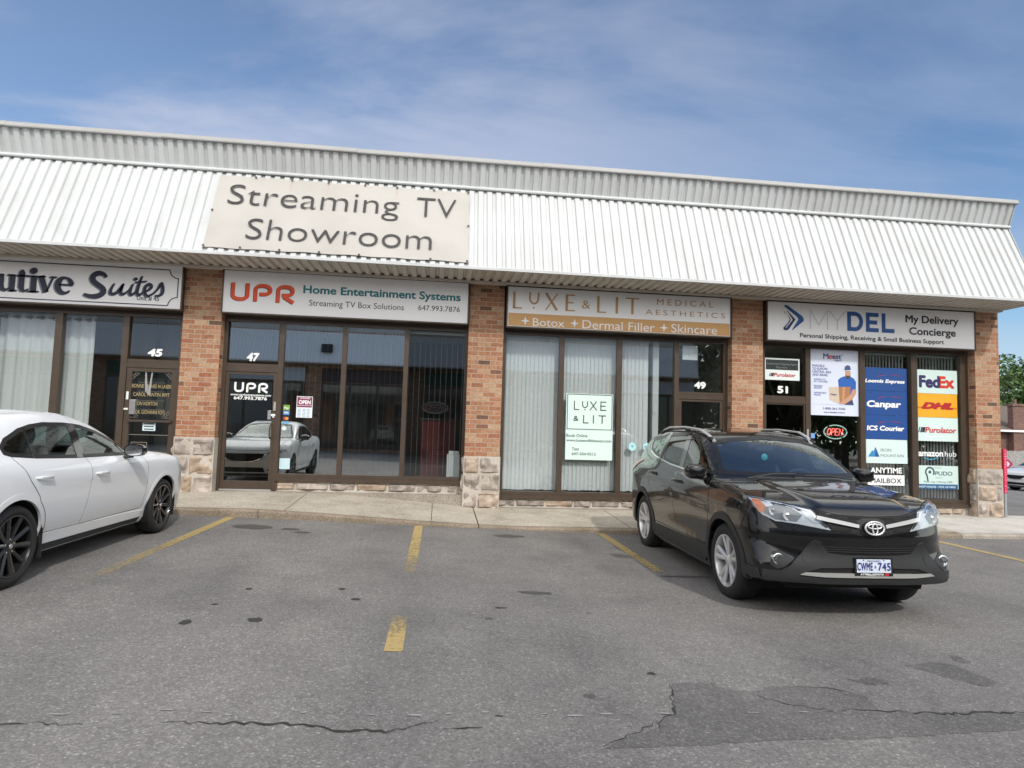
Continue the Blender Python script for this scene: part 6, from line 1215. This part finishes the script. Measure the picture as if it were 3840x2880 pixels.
# ------------------------------------------------------------------ white saloon
def make_sedan():
    S = MAZ; wpnt = paint('white_paint', (.76, .775, .785), .32); wpnt.node_tree.nodes['Principled BSDF'].inputs['Coat Weight'].default_value = .85
    c = empty('parked_sedan', (0, 0, 0), 'white saloon with black wheels parked nose in at the left edge', 'car')
    R_, AX = .33, 1.3625
    DL = [(-1.37, 1.065), (-1.385, 1.12), (-1.31, 1.185), (-1.11, 1.262), (-.94, 1.297), (-.74, 1.318), (-.43, 1.318), (-.17, 1.298), (.10, 1.235), (.36, 1.145), (.62, 1.035), (.68, 1.0), (.50, .988), (-.10, .995), (-.48, 1.0), (-1.03, 1.022), (-1.30, 1.045)]
    WS = [(-.50, 1.335), (-.3, 1.365), (0, 1.378), (.3, 1.365), (.50, 1.335), (.68, 1.03), (.35, 1.025), (0, 1.03), (-.35, 1.025), (-.68, 1.03)]; RS = [(-.42, 1.30), (.42, 1.30), (.55, 1.10), (-.55, 1.10)]
    body_shell(S, c, wpnt, [inset(DL, .027)], inset(WS, .025), inset(RS, .03), [(AX, R_, .369), (-AX, R_, .369)])
    pil = [[(-.402, 1.313), (-.272, 1.308), (-.302, .992), (-.435, .995)], [(-1.054, 1.272), (-1.03, 1.276), (-1.043, 1.022), (-1.066, 1.024)]]
    panes = [[(-.275, 1.31), (-.17, 1.295), (.10, 1.23), (.36, 1.14), (.60, 1.035), (.5, 1.0), (-.10, 1.005), (-.30, 1.01)], [(-1.03, 1.275), (-.74, 1.31), (-.40, 1.31), (-.44, 1.01), (-1.045, 1.03)], [(-1.36, 1.08), (-1.29, 1.18), (-1.055, 1.27), (-1.07, 1.04), (-1.30, 1.06)]]
    for sg in (-1, 1):
        patch('window_trim', S, inset(DL, -.008), 'side', M['trim'], c, .003, sg, .035, [inset(DL, .026)])
        for p in pil: patch('pillar_trim', S, p, 'side', M['gloss_black'], c, .0045, sg, .05)
        for p in panes: patch('side_window', S, inset(p, -.010), 'side', M['car_glass'], c, .0005, sg, .05, skirt=0)
        for ax in (AX, -AX):
            liner(c, ax, .372, R_, sg, S)
            ring = [(ax+.368*math.cos(a), R_+.368*math.sin(a)) for a in np.linspace(math.radians(-14), math.radians(194), 44)]; outer = [(ax+.415*math.cos(a), R_+.415*math.sin(a)) for a in np.linspace(math.radians(194), math.radians(-14), 44)]
            patch('wheel_arch_lip', S, [p for p in ring+outer], 'side', wpnt, c, .003, sg, .03, skirt=.022)
        patch('side_sill', S, [(-.95, .365), (-.93, .27), (.90, .255), (.94, .33), (.5, .345)], 'side', wpnt, c, .008, sg, .05, skirt=.01)
        patch('sill_underside', S, [(-.95, .262), (-.9, .20), (.88, .20), (.93, .25)], 'side', M['plastic'], c, .002, sg, .05, skirt=.01)
        fd = [(.86, .36), (.90, .65), (.90, .87), (.82, .95), (.66, .985), (-.10, .990), (-.30, .992), (-.284, .93), (-.282, .86), (-.292, .74), (-.32, .58), (-.35, .46), (-.365, .36)]
        rd = [(-.365, .36), (-.35, .46), (-.32, .58), (-.292, .74), (-.282, .86), (-.284, .93), (-.30, .992), (-.48, .997), (-1.03, 1.018), (-1.31, 1.042), (-1.285, .965), (-1.22, .835), (-1.10, .70), (-1.03, .52), (-1.04, .37)]
        for dr, hx in ((fd, (-.22, .02, .835)), (rd, (-1.16, -.92, .86))):
            dr = clear_arch(dr, ((AX, R_), (-AX, R_)), .428)
            d = patch('door', S, inset(dr, .003), 'side', wpnt, c, .0012, sg, .05, skirt=.004); ribbon('door_gap', S, dr, 'side', .0075, M['liner'], c, .0006, sg, closed=True)
            x0, x1, hz = hx; yy = S.side_pt([(x0+.12, hz)], sg)[0][0][1]
            loftbox([((x0, yy, hz), (0, 1, 0), (0, 0, 1), .004, .010), ((x0+.03, yy+sg*.026, hz), (0, 1, 0), (0, 0, 1), .011, .014), ((x1-.05, yy+sg*.03, hz-.004), (0, 1, 0), (0, 0, 1), .011, .014), ((x1, yy, hz-.006), (0, 1, 0), (0, 0, 1), .005, .011)], 14).build('handle', wpnt, d, smooth=.8)
            patch('handle_recess', S, rounded([(x0+.05, hz-.03), (x1-.08, hz-.032), (x1-.05, hz), (x1-.08, hz+.034), (x0+.06, hz+.036), (x0+.03, hz)], 2), 'side', wpnt, d, -.003, sg, .03, skirt=0)
        mx, my, mz = .44, sg*.915, 1.035
        mr_ = loftbox([((mx+.08, my, mz-.01), (0, 1, 0), (0, 0, 1), .045, .03), ((mx+.06, my, mz), (0, 1, 0), (0, 0, 1), .09, .055), ((mx, my, mz+.005), (0, 1, 0), (0, 0, 1), .105, .070), ((mx-.06, my, mz+.005), (0, 1, 0), (0, 0, 1), .10, .066)], 24, 2.8).build('mirror', M['gloss_black'], c, smooth=.8)
        loftbox([((mx-.061, my, mz+.005), (0, 1, 0), (0, 0, 1), .088, .055), ((mx-.063, my, mz+.005), (0, 1, 0), (0, 0, 1), .088, .055)], 24, 2.8).build('mirror_glass', M['chrome'], mr_, smooth=.5)
        loftbox([((mx, sg*.80, mz-.075), (1, 0, 0), (0, 0, 1), .04, .022), ((mx, sg*.88, mz-.06), (1, 0, 0), (0, 0, 1), .03, .02)], 14).build('mirror_arm', M['gloss_black'], mr_, smooth=.8)
        HLm = [(-.80, .80), (-.70, .785), (-.55, .745), (-.44, .70), (-.50, .685), (-.62, .69), (-.74, .71), (-.81, .75)]; HLm = HLm if sg < 0 else mirror(HLm)
        h = patch('headlight', S, HLm, 'front', M['lamp_dark'], c, .002, 1, .03); patch('lens', S, HLm, 'front', M['lens'], h, .008, 1, .04, skirt=.01)
        ribbon('chrome_wing', S, [(sg*.46, .69), (sg*.38, .60), (sg*.22, .53), (0, .515)], 'front', .022, M['chrome'], c, .012, h=.006)
        patch('air_slot', S, [(sg*.50, .36), (sg*.72, .38), (sg*.74, .35), (sg*.50, .33)], 'front', M['liner'], c, .003, 1, .04)
        for x in (AX-.40, -AX-.0): pass
    patch('windscreen', S, inset(WS, -.005), 'front', M['screen_glass'], c, .0005, 1, .05, skirt=0); patch('screen_frit', S, inset(WS, -.010), 'front', M['trim'], c, .0022, 1, .045, [inset(WS, .024)])
    patch('rear_window', S, RS, 'rear', M['dark_glass'], c, .001, 1, .06, skirt=0); patch('rear_frit', S, inset(RS, -.012), 'rear', M['trim'], c, .0022, 1, .05, [inset(RS, .02)])
    for sg in (-1, 1):
        k = lambda pts: [(sg*a, b_) for a, b_ in pts]; patch('tail_lamp', S, k([(.40, .93), (.62, .945), (.74, .93), (.72, .86), (.60, .84), (.42, .86)]), 'rear', M['redlens'], c, .006, 1, .04, skirt=.01)
    patch('boot_gap', S, [(-.60, .62), (.60, .62), (.60, .628), (-.60, .628)], 'rear', M['liner'], c, .001, 1, .05, skirt=0); patch('rear_diffuser', S, [(-.70, .36), (.70, .36), (.72, .52), (.55, .46), (-.55, .46), (-.72, .52)], 'rear', M['plastic'], c, .006, 1, .05)
    patch('number_plate', S, [(-.16, .70), (.16, .70), (.16, .85), (-.16, .85)], 'rear', M['white'], c, .008, 1, .06)
    patch('grille', S, [(-.44, .70), (.44, .70), (.40, .60), (.24, .52), (0, .505), (-.24, .52), (-.40, .60)], 'front', M['liner'], c, .004, 1, .05)
    patch('lower_grille', S, [(-.42, .40), (.42, .40), (.46, .30), (-.46, .30)], 'front', M['liner'], c, .004, 1, .05); patch('front_lip', S, [(-.70, .27), (.70, .27), (.66, .225), (-.66, .225)], 'front', M['plastic'], c, .01, 1, .05)
    ribbon('bonnet_gap', S, [(-.70, .82), (-.45, .77), (0, .76), (.45, .77), (.70, .82)], 'front', .008, M['liner'], c, .001)
    for sg in (-1, 1): ribbon('bonnet_gap', S, [(2.02, sg*.70), (1.7, sg*.705), (1.2, sg*.69)], 'top', .007, M['liner'], c, .001); ribbon('bumper_gap', S, [(1.93, .78), (1.85, .70), (1.76, .60)], 'side', .007, M['liner'], c, .001, sg)
    for ax in (AX, -AX):
        for sg in (-1, 1): make_wheel(c, ax, sg, .848, R_, .238, .21, 'sedan', M['blackalloy'])
    MB().cbox(-AX+.37, -AX+.40, -.83, -.66, .16, .42, .005).build('mud_flap', M['plastic'], c); MB().cbox(-AX+.37, -AX+.40, .66, .83, .16, .42, .005).build('mud_flap', M['plastic'], c)
    b = MB(); b.cbox(.35, .95, -.68, .68, .66, .97, .04); b.box(-1.7, .5, -.70, .70, .32, .37); b.cbox(-1.95, -1.25, -.66, .66, .40, 1.0, .03); b.build('dashboard', M['cabin'], c)
    for x, y in ((-.12, -.36), (-.12, .36), (-.95, -.36), (-.95, .36)): make_seat(c, x, y, .40, .9)
    b = MB(); b.tube([(.26+.07*math.sin(a), .36+.175*math.cos(a), .93+.16*math.sin(a)) for a in [2*PI*i/24 for i in range(24)]], .015, 8, closed=True); b.tube([(.26, .2, .93), (.30, .36, .92), (.26, .52, .93)], .016, 6); b.build('steering_wheel', M['plastic'], c, smooth=.9)
    b = MB(); b.box(-1.9, 2.0, -.62, .62, .18, .26); b.box(-.95, .95, -.75, .75, .18, .24); b.build('underbody', M['liner'], c)
    return c
suv = make_suv(); suv.location = (3.5666, 6.9053, 0); suv.rotation_euler = (0, 0, -1.6025665); suv.scale = (.9584,)*3
sedan = make_sedan(); sedan.location = (-3.9108, 6.4689, .2005); sedan.rotation_euler = (0, 0, 1.56596); sedan.scale = (.9311,)*3

# ------------------------------------------------------------------ surroundings
def copy_tree(o, parent=None, over=None):
    c = o.copy(); COL.objects.link(c); c.parent = parent
    if parent: c.matrix_parent_inverse = o.matrix_parent_inverse.copy()
    if over and c.type == 'MESH':
        for sl in c.material_slots:
            if sl.material and sl.material.name in over: m_ = over[sl.material.name]; sl.link = 'OBJECT'; sl.material = m_
    for ch in list(o.children): copy_tree(ch, c, over)
    return c
silver = paint('silver_paint', (.42, .43, .44), .3); pearl = paint('pearl_paint', (.70, .70, .69), .3)
c2 = copy_tree(sedan, None, {'white_paint': silver}); c2.location = (41.2, 38.5, -1.0); c2.rotation_euler = (0, 0, .12); c2.scale = (1, 1, 1); c2.name = 'parked_car'
tag(c2, 'silver car parked far off in front of the wooden fence', 'car', 'cars parked beyond the corner')
c3 = copy_tree(sedan, None, {'white_paint': pearl}); c3.location = (26.75, 24.6, -.50); c3.rotation_euler = (0, 0, PI+.1); c3.scale = (1, 1, 1); c3.name = 'parked_car'
tag(c3, 'pale car at the right edge, only its front corner in view', 'car', 'cars parked beyond the corner')
# arrow sign on its post by the corner pillar
o = empty('sign_post', (10.665, 10.84, .11), 'pink and white arrow sign on a grey post beside the corner pillar', 'sign')
MB().cbox(10.64, 10.69, 10.82, 10.86, .08, 1.40, .004).build('post', mat('galvanised', (.33, .35, .37), .5, .3), o)
pk1 = mat('pink_print', (.62, .03, .10), .5); MB().box(10.632, 10.698, 10.812, 10.868, .575, 1.40).build('sleeve', pk1, o)
FP_ = wall(10.811); b = MB(); q = random.Random(4)
for i in range(16): z = .60+i*.05; b.poly([FP_.at(10.64+q.uniform(0, .012), z, .001+i*.0001), FP_.at(10.69-q.uniform(0, .02), z+q.uniform(.0, .02), .001+i*.0001), FP_.at(10.665+q.uniform(-.01, .01), z+q.uniform(.02, .035), .001+i*.0001)])
b.build('pattern', mat('pink_white', (.72, .42, .52), .5), o, fixn=False)
b = MB(); b.prism([(10.70, 10.83, 1.20), (10.755, 10.83, 1.205), (10.85, 10.83, 1.12), (10.755, 10.83, 1.035), (10.70, 10.83, 1.04), (10.735, 10.83, 1.12)], (0, .012, 0)); ar = b.build('arrow', mat('arrow_red', (.36, .02, .08), .5), o)
b = MB(); b.poly([(10.69, 10.826, 1.17), (10.735, 10.826, 1.17), (10.775, 10.826, 1.12), (10.735, 10.826, 1.07), (10.69, 10.826, 1.07)]); b.build('print', mat('arrow_pale', (.68, .60, .68), .5), ar, fixn=False)

# trees
bark = mat('bark', (.10, .08, .06), .9, bump=(20, .5))
def leafmat(name, c):
    m = mat(name, c, .6, var=(1.2, .35)); p = m.node_tree.nodes['Principled BSDF']; p.inputs['Subsurface Weight'].default_value = 0; return m
LM = [leafmat('leaf_dark', (.032, .075, .018)), leafmat('leaf_mid', (.055, .115, .026)), leafmat('leaf_light', (.085, .155, .035))]
def tree(name, label, x, y, z, h, r, seed, leaves=5200, ls=.22, bare=False, group=None):
    q = random.Random(seed); t = empty(name, (x, y, z), label, 'tree', group); b = MB(); tips = []
    def limb(p, d, L_, r0, lev):
        n = 5; path = [p]; rr = [r0]
        for i in range(n):
            d = (d+Vector((q.uniform(-.16, .16), q.uniform(-.16, .16), q.uniform(-.04, .10)))).normalized(); p = p+d*L_/n; path.append(p); rr.append(r0*(1-.62*(i+1)/n))
            if lev < (4 if bare else 3) and i >= 1:
                for _ in range(2 if lev else 3):
                    if q.random() < .62:
                        a = q.uniform(0, 2*PI); u = d.orthogonal().normalized(); v = d.cross(u); nd = (d*.65+(u*math.cos(a)+v*math.sin(a))*.75).normalized(); limb(p, nd, L_*q.uniform(.45, .66), rr[-1]*.62, lev+1)
            if lev >= 1: tips.append(p)
        b.tube(path, [max(k, .012) for k in rr], 6 if lev < 2 else 4)
    limb(Vector((x, y, z-.2)), Vector((q.uniform(-.05, .05), q.uniform(-.05, .05), 1)), h*.62, h*.022, 0)
    b.build('trunk', bark, t, smooth=.9)
    if bare: return t
    lobes = [(Vector((x+q.gauss(0, .42)*r, y+q.gauss(0, .42)*r, z+h*.60+q.gauss(0, .19)*h)), r*q.uniform(.28, .55)) for _ in range(26)]
    lb = MB(); per = leaves//26
    for c, rad in lobes:
        for _ in range(per):
            d = Vector((q.gauss(0, 1), q.gauss(0, 1), q.gauss(0, 1))).normalized(); p = c+d*rad*(q.random()**.4)
            if mnoise.noise(p*.9) < -.22: continue
            n = (d+Vector((q.gauss(0, .7), q.gauss(0, .7), q.gauss(.3, .7)))).normalized(); u = n.orthogonal().normalized(); v = n.cross(u); a = q.uniform(0, PI); u, v = u*math.cos(a)+v*math.sin(a), v*math.cos(a)-u*math.sin(a); s = ls*q.uniform(.5, 1.25)
            lb.m = min(2, max(0, int(1.5+1.6*mnoise.noise(c*.8)+q.uniform(-.8, .8)))); lb.poly([p-u*s*.5, p+v*s*.32+n*s*.1, p+u*s*.55, p-v*s*.32+n*s*.06])
    lb.build('crown', LM, t, fixn=False); return t
tree('leafy_tree', 'tall leafy green tree behind the brown roofed house', 60.5, 62, -1.2, 11.6, 6.0, 3, 26000, .42)
tree('leafy_tree', 'leafy green tree right of the house chimney', 72, 68, -1.2, 10.5, 5.5, 5, 9000, .42, group='trees beyond the corner')
# house with chimney beyond the corner
o = empty('house', (52, 53, -1.2), 'brown brick bungalow with low hip roof and chimney beyond the fence', 'house')
hb = brick_mat('house_brick', [(0, (.11, .06, .05)), (.5, (.17, .085, .065)), (1, (.21, .11, .085))], (.25, .21, .18)); shingle = mat('shingle', (.13, .10, .085), .9, var=(14, .25), bump=(40, .5))
b = MB(); b.box(44.0, 62, 48.6, 58, -1.3, 2.70); b.build('wall', hb, o)
b = MB(); b.add([(43.4, 48.0, 2.70), (62.6, 48.0, 2.70), (62.6, 58.6, 2.70), (43.4, 58.6, 2.70), (49, 53.3, 5.1), (57, 53.3, 5.1)], [(0, 1, 5, 4), (1, 2, 5), (2, 3, 4, 5), (3, 0, 4), (0, 3, 2, 1)]); rf = b.build('roof', shingle, o)
b = MB(); b.box(43.35, 62.65, 47.93, 48.0, 2.55, 2.72); b.build('gutter', M['white'], rf)
b = MB(); b.box(48.25, 49.35, 48.05, 48.58, -1.3, 4.75); b.box(48.15, 49.45, 47.97, 48.66, 4.75, 4.95); b.tube([(48.7, 48.3, 4.95), (48.7, 48.3, 5.35)], .12, 10); b.build('chimney', hb, o)
for x in (51, 55, 58.5):
    f = MB().box(x, x+1.5, 48.55, 48.59, .3, 1.8).build('window', M['white'], o); MB().box(x+.08, x+1.42, 48.53, 48.549, .38, 1.72).build('pane', M['dark_glass'], f)
b = MB(); q = random.Random(8)
for i in range(230): x = 40+i*.155; b.box(x, x+.14, 46.2, 46.225, -1.2, .98+q.uniform(-.02, .02))
o = empty('fence', (55, 46.2, -1.2), 'weathered grey board fence in front of the brown house', 'fence'); b.build('boards', mat('fence_wood', (.30, .30, .28), .85, var=(5, .25)), o)
[MB().box(40+i*2.4, 40.1+i*2.4, 46.23, 46.33, -1.3, 1.02).build('post', bpy.data.materials['fence_wood'], o) for i in range(15)]
# the facing row of shops and trees across the lot (seen mirrored in the shop windows)
o = empty('facing_plaza', (-14, -9.4, 0), 'facing row of shops with white mansard, mirrored in the shop windows', 'building')
OB = .25
fwm = mat('fresh_white_metal', (.82, .83, .82), .4)
deck(-42, 13, (-8.5, 4.42), (-9.1, 5.95), (-.0355, -.0148), 0).build('mansard_panel', fwm, o, fixn=False)
deck(-42, 13, (-9.1, 5.98), (-8.95, 6.4), (-.036, .0147), 0).build('parapet_panel', M['white_metal'], o, fixn=False)
b = MB(); b.box(-42, 13, -9.4, -8.5, 4.36, 4.42); b.build('soffit', M['soffit_metal'], o)
b = MB(); b.box(-42, 13, -20, -9.4, -.2, 6.3); b.build('wall', M['brick'], o)
for i in range(11):
    x = -40+i*4.9; s_ = MB().box(x, x+4.1, -9.40, -9.33, 3.55, 4.2).build('sign_panel', [ink(28, 90, 70), ink(20, 70, 60), ink(190, 195, 200), ink(60, 40, 40)][i % 4], o)
    f = MB().box(x, x+4.1, -9.38, -9.3, .35, 3.5).build('shopfront', M['bronze'], o)
    for k in range(3): MB().box(x+.1+k*1.33, x+1.3+k*1.33, -9.299, -9.28, .55, 3.4).build('window_pane', M['gloss_black'], f)
b = MB(); b.cbox(-5.65, -5.15, -8.80, -8.55, 4.9, 5.3, .02); b.build('flood_lamp', M['plastic'], o)
b = MB(); b.box(13.0, 13.02, -9.2, -8.6, 4.4, 5.9); b.build('mansard_end', M['white_metal'], o)
for i, (x, y, h, r, br) in enumerate(((17.5, -9, 9.5, 3.6, True), (24, -13, 10, 4.4, False), (20.5, -17, 11, 4.6, False), (31, -11, 10, 4.6, False), (15.5, -19, 11, 4, True), (39, -16, 11, 5, False), (27, -24, 13, 6, False), (18, -28, 13, 6, False), (35, -30, 14, 7, False), (47, -24, 13, 6, False))):
    tree('bare_tree' if br else 'leafy_tree', ['bare branched tree just past the end of the facing shops', 'broad leafy tree across the lot, mirrored by the courier shop', 'leafy tree farther back across the lot, second in the row', 'leafy tree on the far right across the lot', 'bare branched tree behind the facing shops', 'leafy tree in the right gap across the lot', 'tall leafy tree behind the front row across the lot', 'tall leafy tree behind the end of the facing shops', 'tallest leafy tree at the back of the row', 'tall leafy tree farthest right across the lot'][i], x, y, -.1, h, r, 20+i, 11000, .5, br, 'trees across the lot')

b = MB(); q = random.Random(77)
for i in range(16000):
    x = q.uniform(-70, 110); y = q.uniform(-62, -48); h = 8+3.2*mnoise.noise((x*.12, 1, 3))+1.5*mnoise.noise((x*.4, 7, 3)); z = -.5+h*q.random()**.8; p = Vector((x, y, z))
    n = Vector((q.gauss(0, 1), q.gauss(.6, 1), q.gauss(.3, 1))).normalized(); u = n.orthogonal().normalized(); v = n.cross(u); s_ = q.uniform(.5, 1.3); b.m = q.choice([0, 0, 1, 1, 2]); b.poly([p-u*s_*.5, p+v*s_*.4, p+u*s_*.55, p-v*s_*.4])
tag(b.build('far_wood', LM, fixn=False), 'dense far wood closing the view across the lot', 'wood', kind='stuff')
